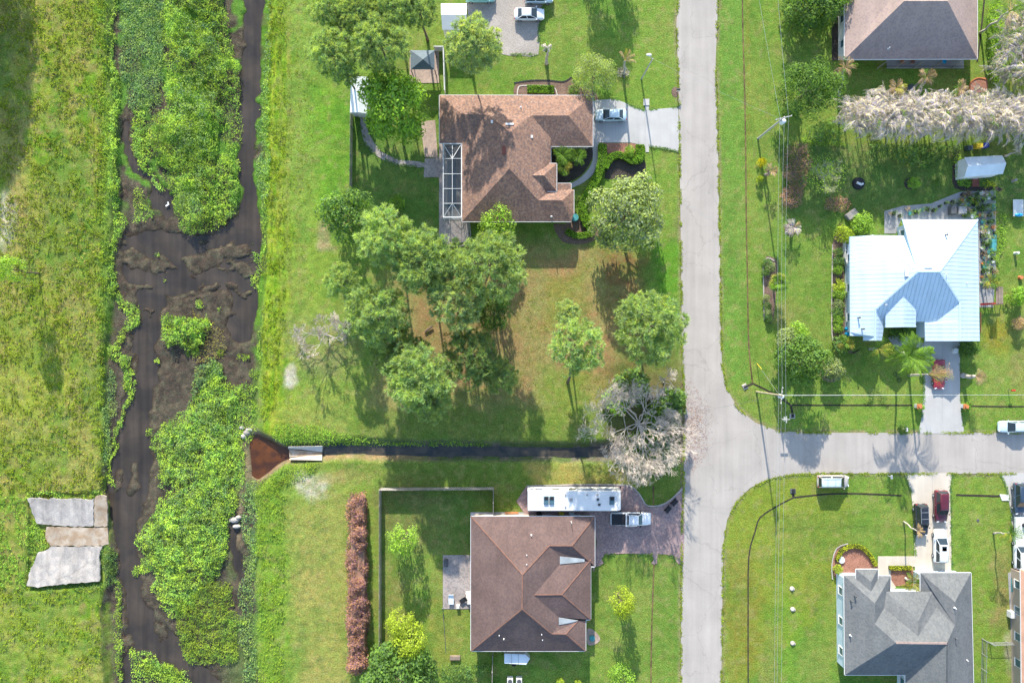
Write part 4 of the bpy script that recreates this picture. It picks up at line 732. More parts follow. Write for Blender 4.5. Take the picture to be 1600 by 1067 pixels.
for X, mm in ((600, 'terracotta'), (680, 'mulch_red'), (930, 'blue')):
    c = h.w((X, 505, .1)); pt = thing('porch_chair', {'terracotta': 'brown porch chair near the left end of the long dark porch', 'mulch_red': 'red-brown chair, second from the left on the long porch', 'blue': 'blue chair near the right end of the long porch'}[mm], 'chair', (c.x, c.y+.1, .12))
    MB().box(c+Vector((0, .1, .42)), (.55, .5, .07)).build('seat', M[mm], pt); MB().box(c+Vector((0, .38, .75)), (.55, .06, .6)).build('backrest', M[mm], pt)
    for a in (-.24, .24):
        for b_ in (-.1, .3): MB().bar(c+Vector((a, b_, .02)), c+Vector((a, b_, .4)), .05).build('leg', M[mm], pt)
# white ribbed metal roof
h = House('house', 'house with white ribbed metal roof and a bluish front slope', 1270, 320, 3.558, 560, 440); e = 3.0
FA = [[(205, 178, e), (328, 170, e), (585, 370, 6.3), (348, 582, 4.3), (345, 755, 4.0), (283, 755, e), (283, 730, e), (208, 728, e)],
      [(328, 170, e), (523, 172, e), (497, 82, e), (917, 82, e), (705, 370, 6.3), (585, 370, 6.3)], [(585, 370, 6.3), (705, 370, 6.3), (817, 542, 4.5), (680, 650, e), (575, 650, e), (400, 650, e), (348, 582, 4.3)],
      [(917, 82, e), (705, 370, 6.3), (817, 542, 4.5), (818, 758, 4.4), (928, 758, e)], [(817, 542, 4.5), (680, 650, e), (622, 650, e), (626, 758, e), (818, 758, 4.4)], [(348, 582, 4.3), (345, 755, 4.0), (384, 755, e), (400, 650, e)]]
EV = [(205, 178), (208, 728), (283, 730), (283, 755), (384, 755), (400, 650), (622, 650), (626, 758), (928, 758), (917, 82), (497, 82), (523, 172), (328, 170)]
def ribbed(h, faces, eave, eh, name, dirs, wd=.62):
    base = MB(); lo = [h.w((*v, eh))-Vector((0, 0, .22)) for v in eave]; hi = [h.w((*v, eh))-Vector((0, 0, .05)) for v in eave]; n = len(lo)
    base.add(lo, [tuple(range(n))]); base.add(lo+hi, [(i, (i+1) % n, n+(i+1) % n, n+i) for i in range(n)]); r = base.build(name, M['metal_roof'], h.t); h.rf = r
    for f, ax in zip(faces, dirs):
        p = [h.w(v) for v in f]; nn = newell(p)
        if nn.z < 0: p = p[::-1]; nn = -nn
        e_ = Vector((1, 0, 0)) if ax == 'x' else Vector((0, 1, 0)); ts = [v.dot(e_) for v in p]; t0 = min(ts); k_ = 0
        while t0 < max(ts)-.02:
            t1 = min(t0+wd, max(ts)+.001); q = clip(clip(p, e_, t0+.012, True), e_, t1-.012, False)
            q = [v for i, v in enumerate(q) if (v-q[i-1]).length > 1e-3]
            if len(q) >= 3:
                bm = MB(); m_ = len(q); bm.add(q+[v-Vector((0, 0, .05)) for v in q], [tuple(range(m_))]+[(i+m_, (i+1) % m_+m_, (i+1) % m_, i) for i in range(m_)])
                ed = sorted([v for v in q if abs(v.dot(e_)-t0-.012) < .01], key=lambda v: v.z)
                if len(ed) >= 2 and (ed[-1]-ed[0]).length > .2: bm.bar(ed[0]+nn*.005+e_*.04, ed[-1]+nn*.005+e_*.04, .08, .03)
                bm.build('roof_panel', M['metal_roof'], r)
            t0 = t1; k_ += 1
ribbed(h, FA, EV, e, 'roof', ['y', 'x', 'x', 'y', 'y', 'y'])
h.caps([((328, 170, e), (585, 370, 6.3)), ((585, 370, 6.3), (705, 370, 6.3)), ((917, 82, e), (705, 370, 6.3)), ((705, 370, 6.3), (817, 542, 4.5)), ((817, 542, 4.5), (818, 758, 4.4)), ((585, 370, 6.3), (348, 582, 4.3)), ((348, 582, 4.3), (345, 755, 4.0))], M['metal_roof'], wd=.25)
h.vent(737, 168, 4.1, 'flue'); h.vent(640, 347, 6.1, 'slot'); h.vent(520, 374, 5.8, 'slot_ns'); h.vent(405, 556, 4.6, 'pipe'); h.vent(253, 628, 3.5, 'flue'); h.vent(275, 690, 3.7, 'flue'); h.vent(853, 436, 3.9, 'pipe'); h.vent(740, 390, 5.7, 'pipe')
rf = h.rf
ribbed(h, [[(405, 570, 3.9), (503, 495, 4.9), (508, 680, 4.7), (405, 682, 3.7)], [(503, 495, 4.9), (508, 680, 4.7), (572, 680, 3.7), (575, 580, 3.8)]], [(405, 570), (405, 682), (572, 680), (575, 580)], 3.75, 'entry_roof', ['y', 'y'])
h.walls([(215, 190), (215, 720), (384, 750), (400, 660), (622, 660), (626, 750), (920, 750), (910, 92), (505, 92), (525, 182)], M['wall_blue']); h.auto(); h.opening(5, 2.6, 4.8, .02, 2.2, 'garage_door')
for X, Y in ((412, 676), (565, 676)): c = h.w((X, Y, 3.3)); MB().cyl((c.x, c.y, 0), (c.x, c.y, 3.6), .12, n=8).build('column', M['white'], h.t)
# grey roofed house, bottom right
h = House('house', 'house with grey shingle roof of many gables and one dark slope, bottom right corner', 1300, 860, 5.153, 600, 650); e = 3.0
YS = 1500
h.roof([[(97, 200, e), (345, 425, 5.1), (345, 590, 5.1), (515, 740, 6.4), (103, 1000, e)], [(97, 200, e), (473, 203, e), (345, 425, 5.1)], [(473, 203, e), (345, 425, 5.1), (345, 590, 5.1), (420, 460, 4.0), (470, 325, e)],
  [(345, 590, 5.1), (515, 740, 6.4), (695, 690, 5.9), (420, 460, 4.0)], [(515, 740, 6.4), (925, 745, 6.4), (695, 690, 5.9)], [(925, 745, 6.4), (990, 600, 5.1), (840, 460, 4.0), (695, 690, 5.9)], [(430, 328, 3.5), (695, 565, 5.5), (695, 690, 5.9), (420, 460, 4.0)], [(812, 328, 3.55), (695, 565, 5.5), (695, 690, 5.9), (840, 460, 4.0)],
  [(430, 328, 3.5), (812, 328, 3.55), (695, 565, 5.5)], [(712, 178, e), (1120, 178, e), (990, 412, 5.1)], [(712, 178, e), (990, 412, 5.1), (990, 600, 5.1), (840, 460, 4.0), (812, 328, 3.55), (712, 328, e)],
  [(515, 740, 6.4), (103, 1000, e), (590, 1000, e), (925, 745, 6.4)], [(1120, 178, e), (1140, 1067, e), (1144, YS, e), (925, YS, 6.2), (925, 745, 6.4), (990, 600, 5.1), (990, 412, 5.1)], [(925, 745, 6.4), (925, YS, 6.2), (590, YS, e), (590, 1000, e)]], M['shingle_grey'],
  [(97, 200), (103, 1000), (590, 1000), (590, YS), (1144, YS), (1140, 1067), (1120, 178), (712, 178), (712, 328), (470, 328), (473, 203)], e)
h.roof([[(193, 150, 3.25), (370, 150, 3.25), (316, 250, 4.2)], [(193, 150, 3.25), (316, 250, 4.2), (316, 400, 4.2), (193, 400, 3.25)], [(370, 150, 3.25), (316, 250, 4.2), (316, 400, 4.2), (370, 400, 3.25)]], M['shingle_grey'], [(193, 150), (193, 230), (370, 230), (370, 150)], 3.25, 'gable_roof')
h.vent(180, 362, 3.7, 'flue'); h.vent(150, 400, 3.5, 'flue'); h.vent(148, 682, 3.6, 'pipe'); h.vent(990, 700, 5.0, 'flue'); h.vent(1085, 880, 3.8, 'pipe'); h.vent(990, 462, 5.2, 'pipe')
h.caps([((515, 740, 6.4), (925, 745, 6.4))], M['shingle_tan'], wd=.3); c = h.w((925, 900, 6.3)); MB().box(c+Vector((0, 0, .06)), (.2, 6, .08)).build('ridge_vent', M['dark_grey'], h.rf)
h.walls([(85, 205), (91, 990), (590, 990), (590, YS), (1130, YS), (1126, 1067), (1110, 190), (722, 190), (722, 340), (465, 340), (465, 210)], M['wall_blue']); h.auto()
h.opening(7, 4, 4.8, .02, 2.2, 'garage_door')
# right edge house with tiles
h = House('house', 'house with orange-tan tiled roof cut off by the right edge', 1300, 860, 5.153, 1650, 600); e = 3.0
h.roof([[(1518, 150, e), (1530, YS, e), (1900, YS, 6), (1900, 400, 6)], [(1518, 150, e), (1900, 400, 6), (2300, 150, e)], [(1900, 400, 6), (1900, YS, 6), (2300, YS, e), (2300, 150, e)]], M['tile'], [(1518, 150), (1530, YS), (2300, YS), (2300, 150)], e)
h.walls([(1530, 170), (1540, YS), (2290, YS), (2290, 170)], M['wall_tan']); h.auto()
# ------------------------------------------------------------------ sheds, gazebo, pergola
def shed(name, label, cat, c4, eh, rh, axis_, m, wallm, overh=0, ribs=0, door=None):
    """c4: roof outline in pixels (4 corners in order), gable ridge along axis_"""
    cx = sum(p[0] for p in c4)/4; cy = sum(p[1] for p in c4)/4; t = thing(name, label, cat, P(cx, cy, 0)); q = [P(x, y, eh) for x, y in c4]
    if axis_ == 'x': r0, r1 = (q[0]+q[3])/2, (q[1]+q[2])/2; fs = [[q[0], q[1], r1, r0], [q[3], q[2], r1, r0]]
    else: r0, r1 = (q[0]+q[1])/2, (q[3]+q[2])/2; fs = [[q[0], q[3], r1, r0], [q[1], q[2], r1, r0]]
    r0.z = r1.z = rh
    for f in fs:
        f = [v.copy() for v in f]
        if newell(f).z < 0: f = f[::-1]
        MB().add(f+[v-Vector((0, 0, .06)) for v in f], [(0, 1, 2, 3), (7, 6, 5, 4)]+[(i+4, (i+1) % 4+4, (i+1) % 4, i) for i in range(4)]).build('roof', m, t)
    cc = sum(q, Vector())/4; w_ = [cc+(v-cc)*.93 for v in q]; w_ = [Vector((v.x, v.y, 0)) for v in w_]; up = [Vector((v.x, v.y, eh-.05)) for v in w_]; g0 = cc+(r0-cc)*.93; g1 = cc+(r1-cc)*.93; g0.z = g1.z = rh-.12
    bm = MB(); bm.add(w_+up, [(0, 1, 5, 4), (1, 2, 6, 5), (2, 3, 7, 6), (3, 0, 4, 7)])
    bm.add([up[0], up[3], g0] if axis_ == 'x' else [up[0], up[1], g0], [(0, 1, 2)]); bm.add([up[1], up[2], g1] if axis_ == 'x' else [up[3], up[2], g1], [(0, 1, 2)]); bm.build('wall', wallm, t)
    dc = (w_[3]+w_[2])/2; MB().box((dc.x, dc.y-.02, 1), (1.1, .06, 1.95)).build('door', M['off_white'], t)
    return t
shed('shed', 'white gable roofed shed beside the gravel yard at the top', 'shed', [(689, 6), (729, 6), (729, 47), (691, 47)], 2.9, 3.6, 'x', M['white'], M['off_white'])
shed('shed', 'pale blue metal shed half hidden under the big bright green tree', 'shed', [(548, 121), (575, 121), (575, 178), (547, 176)], 2.4, 2.8, 'y', M['metal_pale'], M['metal_pale'])
shed('shed', 'pale metal shed with a red-brown ramp in the garden below the grey frond hedge', 'shed', [(1507, 246), (1566, 243), (1567, 272), (1507, 277)], 2.5, 3.3, 'x', M['metal_pale'], M['wall_white'])
tag(sheet('shed_ramp', [(1519, 279), (1530, 279), (1530, 292), (1519, 292)], .15, M['red_brown'], kind=None), 'red-brown ramp board in front of the pale garden shed', 'ramp')
t = thing('cargo_trailer', 'small pale trailer with a pointed nose parked below the brown roofed house', 'trailer', P(808, 1028, 0))
pts_ = [P(788, 1021, 1.9), P(821, 1022, 1.9), P(828, 1029, 1.9), P(822, 1038, 1.9), P(788, 1036, 1.9)]
MB().prism([(v.x, v.y) for v in pts_], .45, 1.9).build('body', M['white'], t); MB().prism([(v.x*.999, v.y*.999) for v in pts_], 1.9, 1.97).build('roof', M['metal_pale'], t)
for x in (799, 810): MB().bar(P(x, 1021, 1.99), P(x, 1037, 1.99), .05).build('roof_seam', M['grey'], t)
for y in (1020, 1038): c = P(803, y, .35); MB().cyl(c-Vector((0, .1, 0)), c+Vector((0, .1, 0)), .35, n=14).build('wheel', M['tyre'], t)
t = thing('gazebo', 'dark grey square pavilion with a pyramid roof beside the fence', 'gazebo', P(660, 96, 0)); q = [P(x, y, 2.4) for x, y in ((641, 79), (679, 79), (679, 109), (642, 109))]; ap = P(661, 93, 3.6)
for i in range(4):
    f = [q[i], q[(i+1) % 4], ap]; f = f if newell(f).z > 0 else f[::-1]; MB().add(f, [(0, 1, 2)]).build('canopy_panel', M['canvas_dark'], t)
for v in q: MB().bar((v.x*.998, v.y*.998, 0), (v.x*.998, v.y*.998, 2.4), .12).build('post', M['black'], t)
t = thing('pergola', 'dark red-brown slatted lean-to roof beside the nursery pots, right of the white metal roof', 'pergola', P(1549, 465, 0))
for i in range(7): MB().bar(P(1556, 449+i*4.2, 2.4), P(1562, 449+i*4.2, 2.4)+Vector((.0, 0, 0)), .3, .05).build('slat', M['red_brown'], t)
for i in range(5): MB().bar(P(1557.5+i*2.2, 448, 2.45), P(1557.5+i*2.2, 475, 2.45), .16, .06).build('beam', M['wood'], t)
for x, y in ((1556, 449), (1567, 449), (1556, 475), (1567, 475)): c = P(x, y, 2.4); MB().bar((c.x, c.y, 0), (c.x, c.y, 2.4), .1).build('post', M['wood'], t)
t = thing('bench', 'red bench at the foot of the slatted lean-to', 'bench', P(1553, 474, 0)); MB().bar(P(1532, 475.5, .8), P(1566, 474, .8), .3, .08).build('seat', M['red'], t)
for x in (1534, 1550, 1564): MB().bar(P(x, 475, .02), P(x, 475, .76), .08).build('leg', M['wood'], t)
# ------------------------------------------------------------------ fences
def fence(name, label, pl, hgt, m, cat='fence', bay=2.4, th=.05, style='board'):
    t = thing(name, label, cat, P(*pl[0], 0))
    for (x0, y0), (x1, y1) in zip(pl[:-1], pl[1:]):
        a = P(x0, y0, 0); b = P(x1, y1, 0); L_ = (b-a).length; n = max(1, round(L_/bay))
        for i in range(n+1):
            c = a.lerp(b, i/n)
            if not (i == n and (x1, y1) != pl[-1]): MB().box((c.x, c.y, (hgt+.06)/2), (.11, .11, hgt+.06)).build('post', m, t)
        for i in range(n):
            p = a.lerp(b, i/n); q = a.lerp(b, (i+1)/n); d_ = (q-p).normalized(); bm = MB()
            if style == 'board':
                k_ = int((q-p).length/.16)
                for j in range(k_): c = p.lerp(q, (j+.5)/k_); o_ = Vector((-d_.y, d_.x, 0))*(.045 if j % 2 else -.01); bm.box(c+o_+Vector((0, 0, hgt/2)), ((q-p).length/k_-.012, .025, hgt-.05+.04*((j*7) % 3)), math.atan2(d_.y, d_.x))
                bm.build('board_panel', m, t); rl = MB()
                for z in (.4, hgt-.35): rl.bar(p+Vector((0, 0, z)), q+Vector((0, 0, z)), .05, .09)
                rl.build('rail', m, t)
            elif style == 'solid': bm.box((p+q)/2+Vector((0, 0, hgt/2+.03)), ((q-p).length-.12, th, hgt-.06), math.atan2(d_.y, d_.x)); bm.build('panel', m, t)
            else:
                for z in (hgt-.03, .12): bm.bar(p+Vector((0, 0, z)), q+Vector((0, 0, z)), .04)
                bm.build('rail', m, t); MB().add([p+Vector((0, 0, .12)), q+Vector((0, 0, .12)), q+Vector((0, 0, hgt)), p+Vector((0, 0, hgt))], [(0, 1, 2, 3)]).build('mesh_panel', M['screen_pale'], t)
    return t
M['screen_pale'] = mat('screen_pale', (.3, .3, .3), alpha=.25, var=0)
fence('wooden_fence', 'tall weathered wooden fence around the back yard left of the brown roofed house', [(596, 1040), (596, 762), (771, 761), (771, 802)], 1.9, M['wood_grey'])
fence('wooden_fence', 'short wooden fence running down from the lower wall of the brown roofed house', [(770, 1017), (769, 1067), (769, 1100)], 1.8, M['wood_grey'])
fence('wooden_fence', 'grey boundary fence left of the curved garden path', [(551, 178), (550, 292)], 1.7, M['wood_grey'])
fence('white_fence', 'pale vinyl fence between the gazebo and the front lawn', [(680, 80), (694, 80), (696, 147)], 1.7, M['off_white'], style='solid', th=.12)
fence('chain_fence', 'thin chain link fence in the narrow yard at the bottom right', [(1600, 1002), (1572, 1002), (1546, 1003), (1534, 997), (1533, 1067), (1533, 1120)], 1.2, M['steel'], style='rail')
fence('low_rail', 'white curved handrail beside the left wall of the metal roofed house', [(1323, 376), (1317, 380), (1316, 405), (1322, 422)], 1.0, M['white'], style='solid', th=.06, bay=1.2)
# ------------------------------------------------------------------ plants: crown, frond and branch meshes
_mc = {}
def crown_broad(key, seed, n=4200, L=.34, W=.2, m='leaf_mid', lobes=22, flat=.62, solid=True):
    """unit crown: radius 1 at the widest, height 'flat', centre at origin"""
    k_ = ('b', key)
    if k_ in _mc: return _mc[k_]
    g = np.random.RandomState(seed); c = []
    for i in range(lobes):
        a = i*2.39996+g.rand()*.6; q = math.sqrt((i+.5)/lobes)*.74; zz_ = flat*(1-q*q)*.75*(.8+.4*g.rand()); c.append((q*math.cos(a), q*math.sin(a), zz_, .20+.14*g.rand()))
    for i in range(lobes//2): a = g.rand()*6.283; c.append((.6*math.cos(a), .6*math.sin(a), -.05-.35*g.rand(), .25+.1*g.rand()))
    c = np.array(c); w_ = c[:, 3]**2; idx = g.choice(len(c), n, p=w_/w_.sum()); nr = rvec(g, n); nr[:, 2] = np.abs(nr[:, 2])*.9+nr[:, 2]*.1; nr /= np.linalg.norm(nr, axis=1, keepdims=True)
    p = c[idx, :3]+nr*c[idx, 3:4]*(1-.45*g.rand(n, 1)**2)*[1, 1, flat*1.25]; s_ = 1/4.2
    V, F = quads(p, np.cross(nr, rvec(g, n))+.35*rvec(g, n), nr+.55*rvec(g, n), L*s_*(.6+.8*g.rand(n)), W*s_*(.7+.6*g.rand(n)))
    _mc[k_] = npmesh('crown', V, F, M[m]); return _mc[k_]
def crown_pine(key, seed, m='pine', puffs=80, blades=210):
    """unit pine crown made of needle sprays carried at branch ends"""
    k_ = ('p', key)
    if k_ in _mc: return _mc[k_]
    g = np.random.RandomState(seed); P_ = []; D = []; c = []
    for i in range(puffs):
        a = i*2.39996+g.rand()*.9; q = math.sqrt((i+.5)/puffs)*.86*(.85+.25*g.rand()); q = min(q, .92)
        if g.rand() < .12: continue
        c.append((q*math.cos(a), q*math.sin(a), .50*(1-q*q)+.30*(g.rand()-.5), .13+.07*g.rand()))
    for i in range(puffs//3): a = g.rand()*6.283; q = .5+.3*g.rand(); c.append((q*math.cos(a), q*math.sin(a), -.15-.25*g.rand(), .16))
    c = np.array(c); n = len(c)*blades; idx = np.repeat(np.arange(len(c)), blades); nr = rvec(g, n); nr[:, 2] = nr[:, 2]*.75+.35; nr /= np.linalg.norm(nr, axis=1, keepdims=True)
    # blades gathered into sprays: snap the directions to a few tips in every puff
    tips = rvec(g, len(c)*9).reshape(len(c), 9, 3); tips[..., 2] = np.abs(tips[..., 2]); tj = g.randint(0, 9, n); tp = tips[idx, tj]
    p = c[idx, :3]+tp*c[idx, 3:4]*.75*[1, 1, .75]; dr = nr*.8+tp*.6; s_ = 1/4.2
    sd = np.cross(dr, rvec(g, n))
    V, F = quads(p, dr, sd, .46*s_*(.7+.6*g.rand(n)), .06*s_)
    _mc[k_] = (npmesh('crown', V, F, M[m]), c); return _mc[k_]
def trunk(t, base, top, r0, r1, m='bark', bend=.0, seed=0):
    g = random.Random(seed); pts = []; rs = []
    for i in range(6):
        q = i/5; p = base.lerp(top, q)+Vector((g.uniform(-1, 1), g.uniform(-1, 1), 0))*bend*math.sin(q*PI); pts.append(p); rs.append(r0+(r1-r0)*q if i else r0*1.35)
    return MB().tube(pts, rs, 7).build('trunk', M[m], t, True)
_id = [0]
def tree(label, cx, cy, r, h, kind='broad', key=0, m='leaf_mid', name=None, base=None, group=None, cat='tree', flat=.62, ch=None, tr=None, sq=1.0, L=.34, n=4200, tm='bark'):
    """crown centred at pixel (cx, cy) with pixel radius r; h = height of the crown's top"""
    if name == 'shrub': n = max(n, 1100); L = max(L, .62); r *= 1.12
    _id[0] += 1; g = random.Random(_id[0]); rw = r/10*(1-h*.8/H)
    depth = rw*(flat if kind == 'broad' else .5); zs = 1.0
    if kind == 'broad': zs = max(1.0, min(1.8, h*.62/max(depth*1.3, .1))); depth *= zs
    hc = max(h-depth*.95, .28*h) if ch is None else ch
    c = P(cx, cy, hc); b = Vector((c.x, c.y, 0)) if base is None else P(base[0], base[1], 0)
    b.z = float(zland((b.x*10+800), (533.5-b.y*10)))-.05; t = thing(name or ('tree' if kind == 'broad' else 'pine_tree'), label, cat, b, 0, group)
    if kind == 'broad':
        me_ = crown_broad((key, m, L, n, flat), 11+key*7, m=m, flat=flat, L=L, W=L*.58, n=n)
        if tr != 0: trunk(t, b, c+Vector((0, 0, .1)), max(.06, rw*.055), max(.03, rw*.03), tm, rw*.05, _id[0])
        br = MB()
        for i in range(7): a = i*.9+g.random()*.5; e_ = c+Vector((math.cos(a)*rw*.6, math.sin(a)*rw*.6, depth*.15)); s_ = b.lerp(c, .62+.25*g.random()); br.cyl(s_, e_, rw*.022, rw*.008, 5, False)
        if rw > 1: br.build('branches', M[tm], t, True)
        o = link('crown', me_, t, c-b, (0, 0, g.random()*6.28), (rw*1.1, rw*1.1*sq, rw*1.1*zs))
    else:
        me_, cl = crown_pine((key, m), 31+key*5, m=m); rz = g.random()*6.28; sc_ = rw*1.14
        trunk(t, b, c+Vector((0, 0, rw*.3)), .20, .07, 'bark', .12, _id[0]); br = MB(); Rz = Matrix.Rotation(rz, 3, 'Z')
        for i in range(0, len(cl), 2): e_ = c+Rz @ (Vector(cl[i][:3])*sc_); s_ = Vector((c.x, c.y, c.z-rw*.35+rw*.5*g.random())); mid = (s_+e_)/2-Vector((0, 0, rw*.05)); br.cyl(s_, mid, .055, .035, 4, False).cyl(mid, e_, .035, .012, 4, False)
        br.build('branches', M['bark'], t, True); o = link('crown', me_, t, c-b, (0, 0, rz), (sc_, sc_*sq, sc_))
    return t
# pines of the upper left group
TP = 'pines in the group left of the screened house'
for lab, x, y, r, h, k, m in [
  ('pine at the top left corner of the pine group beside the mown levee', 514, 14, 30, 12, 0, 'pine'), ('pine whose crown touches the top edge, second from the left in the group', 560, 22, 36, 12, 1, 'pine'), ('pine at the top edge right of the group, above a bare trunk', 612, 12, 34, 12, 2, 'pine'),
  ('pine nearest the white shed, its lower trunk bare', 655, 16, 28, 11, 3, 'pine'), ('lower left pine of the group, its crown hanging over the mown levee', 522, 84, 36, 12, 4, 'pine'), ('large bright pine right above the broad green tree', 595, 72, 43, 13, 0, 'pine'), ('small pine crown at the lower left tip of the group', 540, 116, 20, 9, 2, 'pine')]:
    tree(lab, x, y, r, h, 'pine', k, m, group=TP)
tree('lone loose crowned pine casting its shadow on the orange-brown roof', 741, 72, 42, 11.5, 'pine', 1, 'pine_yellow', base=(738, 112))
tree('broad bright green tree over the curved garden path', 618, 168, 57, 10, 'broad', 1, 'leaf_bright', flat=.7, n=6500, L=.36)
tree('small round bright tree against the lower wall of the orange-brown roofed house', 779, 351, 30, 5.5, 'broad', 2, 'leaf_lime', n=2600, L=.42)
tree('pale feathery willow-like tree beside the upper right corner of the orange-brown roof', 928, 121, 36, 5, 'broad', 3, 'leaf_pale', flat=.6, n=5200, L=.26)
tree('large dusty green oak by the front garden hedge', 980, 335, 64, 8.5, 'broad', 4, 'leaf_olive', flat=.6, n=7500, L=.30, sq=.98)
# middle grove
TG = 'trees of the grove between the two brown roofed houses'
for lab, x, y, r, h, k, m, kd in [
  ('dark leafy tree at the upper left corner of the grove', 546, 338, 46, 10, 5, 'leaf_mid', 'broad'), ('bright pine right of the dark leafy tree, upper left of the grove', 606, 372, 47, 13, 0, 'pine', 'pine'), ('pine filling the middle of the upper grove', 660, 408, 50, 13, 1, 'pine', 'pine'),
  ('small pine jutting out left of the grove', 535, 440, 27, 9, 2, 'pine', 'pine'), ('round dense pine on the left side of the grove above the bare shrub', 592, 492, 49, 12, 3, 'pine', 'pine'), ('darker shaded pine below the round dense pine', 622, 550, 40, 9, 4, 'pine_shaded', 'pine'),
  ('largest pine crown at the upper right of the grove below the paved patio', 768, 418, 54, 14, 0, 'pine', 'pine'), ('pine in the centre right of the grove with pale needles', 716, 470, 44, 12, 2, 'pine_yellow', 'pine'), ('dark leafy tree tucked under the largest pine', 770, 487, 34, 8, 6, 'leaf_dark', 'broad'),
  ('bright pine at the lower left of the grove', 654, 590, 50, 12, 1, 'pine', 'pine'), ('lower lobe pine closest to the ditch', 672, 622, 34, 10, 4, 'pine', 'pine'), ('shaded pine in the lower right of the grove', 735, 556, 44, 10, 3, 'pine_shaded', 'pine'), ('small bright pine at the lower right tip of the grove', 782, 588, 27, 8, 2, 'pine', 'pine'), ('pine crown joining the middle and right halves of the grove', 700, 428, 36, 12, 4, 'pine', 'pine')]:
    tree(lab, x, y, r*1.0, h, kd, k, m, group=TG, n=5200)
tree('slender pine alone on the orange pine straw, its trunk bare', 902, 540, 42, 14, 'pine', 3, 'pine', base=(887, 598)); tree('tiny pine crown on a thin bent trunk above the slender pine', 886, 487, 19, 9, 'pine', 2, 'pine_yellow', base=(890, 525))
tree('broad pine leaning over the edge of the road', 1012, 512, 56, 11, 'pine', 0, 'pine')
tree('bright green shrub under the big leafless tree, nearest the broad pine', 985, 605, 28, 2.2, 'broad', 2, 'leaf_mid', name='shrub', cat='shrub', n=2600, L=.35); tree('green shrub at the kerb beside the big leafless tree', 1050, 625, 20, 1.8, 'broad', 5, 'leaf_mid', name='shrub', cat='shrub', n=2200); tree('low green shrub left of the big leafless tree', 965, 625, 22, 1.8, 'broad', 6, 'leaf_lime', name='shrub', cat='shrub', n=2000)
tree('green shrub growing inside the twigs of the big leafless tree', 1035, 650, 26, 2.4, 'broad', 1, 'leaf_mid', name='shrub', cat='shrub', n=2200); tree('dark low shrub below the middle of the big leafless tree', 1015, 695, 30, 1.8, 'broad', 3, 'leaf_mid', name='shrub', cat='shrub', n=2200)
# back yard of the brown roofed house
tree('round light green tree standing alone inside the wooden fence', 631, 842, 26, 6, 'broad', 2, 'leaf_lime', n=2600, L=.36); tree('upper lobe of yellow-green trees inside the fence', 626, 972, 23, 5.5, 'broad', 5, 'leaf_yellow', n=2400, L=.36); tree('wide yellow-green tree just above the dark green thicket', 640, 1000, 30, 6, 'broad', 1, 'leaf_yellow', n=3000, L=.36)
tree('dark green spreading tree at the bottom edge, left of centre', 622, 1062, 62, 7, 'broad', 4, 'leaf_dark', n=7000, L=.32); tree('round yellow-green tree on the lawn right of the brown roofed house', 971, 940, 23, 6, 'broad', 3, 'leaf_yellow', n=2400, L=.40); tree('green tree at the bottom edge below the round yellow-green tree', 973, 1062, 24, 4.5, 'broad', 6, 'leaf_bright', n=2600, L=.36)
tree('small bright bush in the lawn above the dark leafy grove tree', 620, 317, 12, 1.6, 'broad', 2, 'leaf_bright', name='shrub', cat='shrub', n=900)
# right hand lots
tree('dark clipped tree at the top edge beside the tan roofed house', 1262, 12, 42, 4.8, 'broad', 5, 'leaf_dark', n=6000, base=(1258, 32)); tree('second dark tree crown touching the tan roofed house', 1300, 6, 30, 4.8, 'broad', 6, 'leaf_dark', n=4000); tree('dense dark round tree left of the grey frond hedge', 1263, 142, 49, 8.5, 'broad', 0, 'leaf_dark', n=8000, L=.24)
tree('wide dark leafy tree near the street corner behind the utility pole', 1252, 562, 41, 6.5, 'broad', 4, 'leaf_dark', n=5200, L=.36); tree('small greyish shrub merged with the upper left of the wide dark tree', 1231, 530, 17, 3, 'broad', 3, 'leaf_olive', name='shrub', cat='shrub', n=1500, L=.22); tree('pale bush at the top of the wide dark corner tree', 1245, 518, 15, 3, 'broad', 2, 'leaf_lime', name='shrub', cat='shrub', n=1000)
tree('clipped round shrub in a stone ring beside the wide dark corner tree', 1300, 577, 16, 2.4, 'broad', 1, 'leaf_olive', name='shrub', cat='shrub', n=2600, L=.18); tree('bush at the far left edge throwing a long shadow', 18, 421, 21, 8, 'broad', 5, 'leaf_lime', n=1800, L=.42)
tree('round green bush at the right edge beside the terracotta pot', 1589, 463, 14, 2.5, 'broad', 6, 'leaf_bright', name='shrub', cat='shrub', n=1500, L=.24); tree('dry brown bush at the right edge below the round green bush', 1593, 505, 10, 1.6, 'broad', 3, 'frond_tan', name='shrub', cat='shrub', n=900, L=.2)
tree('yellow flowering bush on the verge below the transformer pole', 1190, 254, 6.5, 1.5, 'broad', 2, 'flower_yellow', name='shrub', cat='shrub', n=500); tree('small yellowish sapling on the verge below the yellow bush', 1187, 280, 5, 1.3, 'broad', 1, 'leaf_yellow', name='shrub', cat='shrub', n=250)
tree('bright green bush left of the white metal roof, beyond the cold frame', 1347, 350, 16, 2, 'broad', 2, 'leaf_lime', name='shrub', cat='shrub', n=1400, L=.3); tree('yellow-leaved bush at the top of the left flower bed', 1318, 366, 13, 1.6, 'broad', 5, 'leaf_yellow', name='shrub', cat='shrub', n=900, L=.3)
tree('dark shrub at the lower right corner of the white metal roof', 1512, 544, 14, 1.6, 'broad', 0, 'leaf_dark', name='shrub', cat='shrub', n=1500, L=.24); tree('dark shrub beside the blue bins', 1316, 538, 15, 1.8, 'broad', 1, 'leaf_mid', name='shrub', cat='shrub', n=1500, L=.28); tree('dark planting in the entry court of the metal roofed house', 1404, 520, 13, 1.5, 'broad', 4, 'leaf_dark', name='shrub', cat='shrub', n=1300, L=.26)
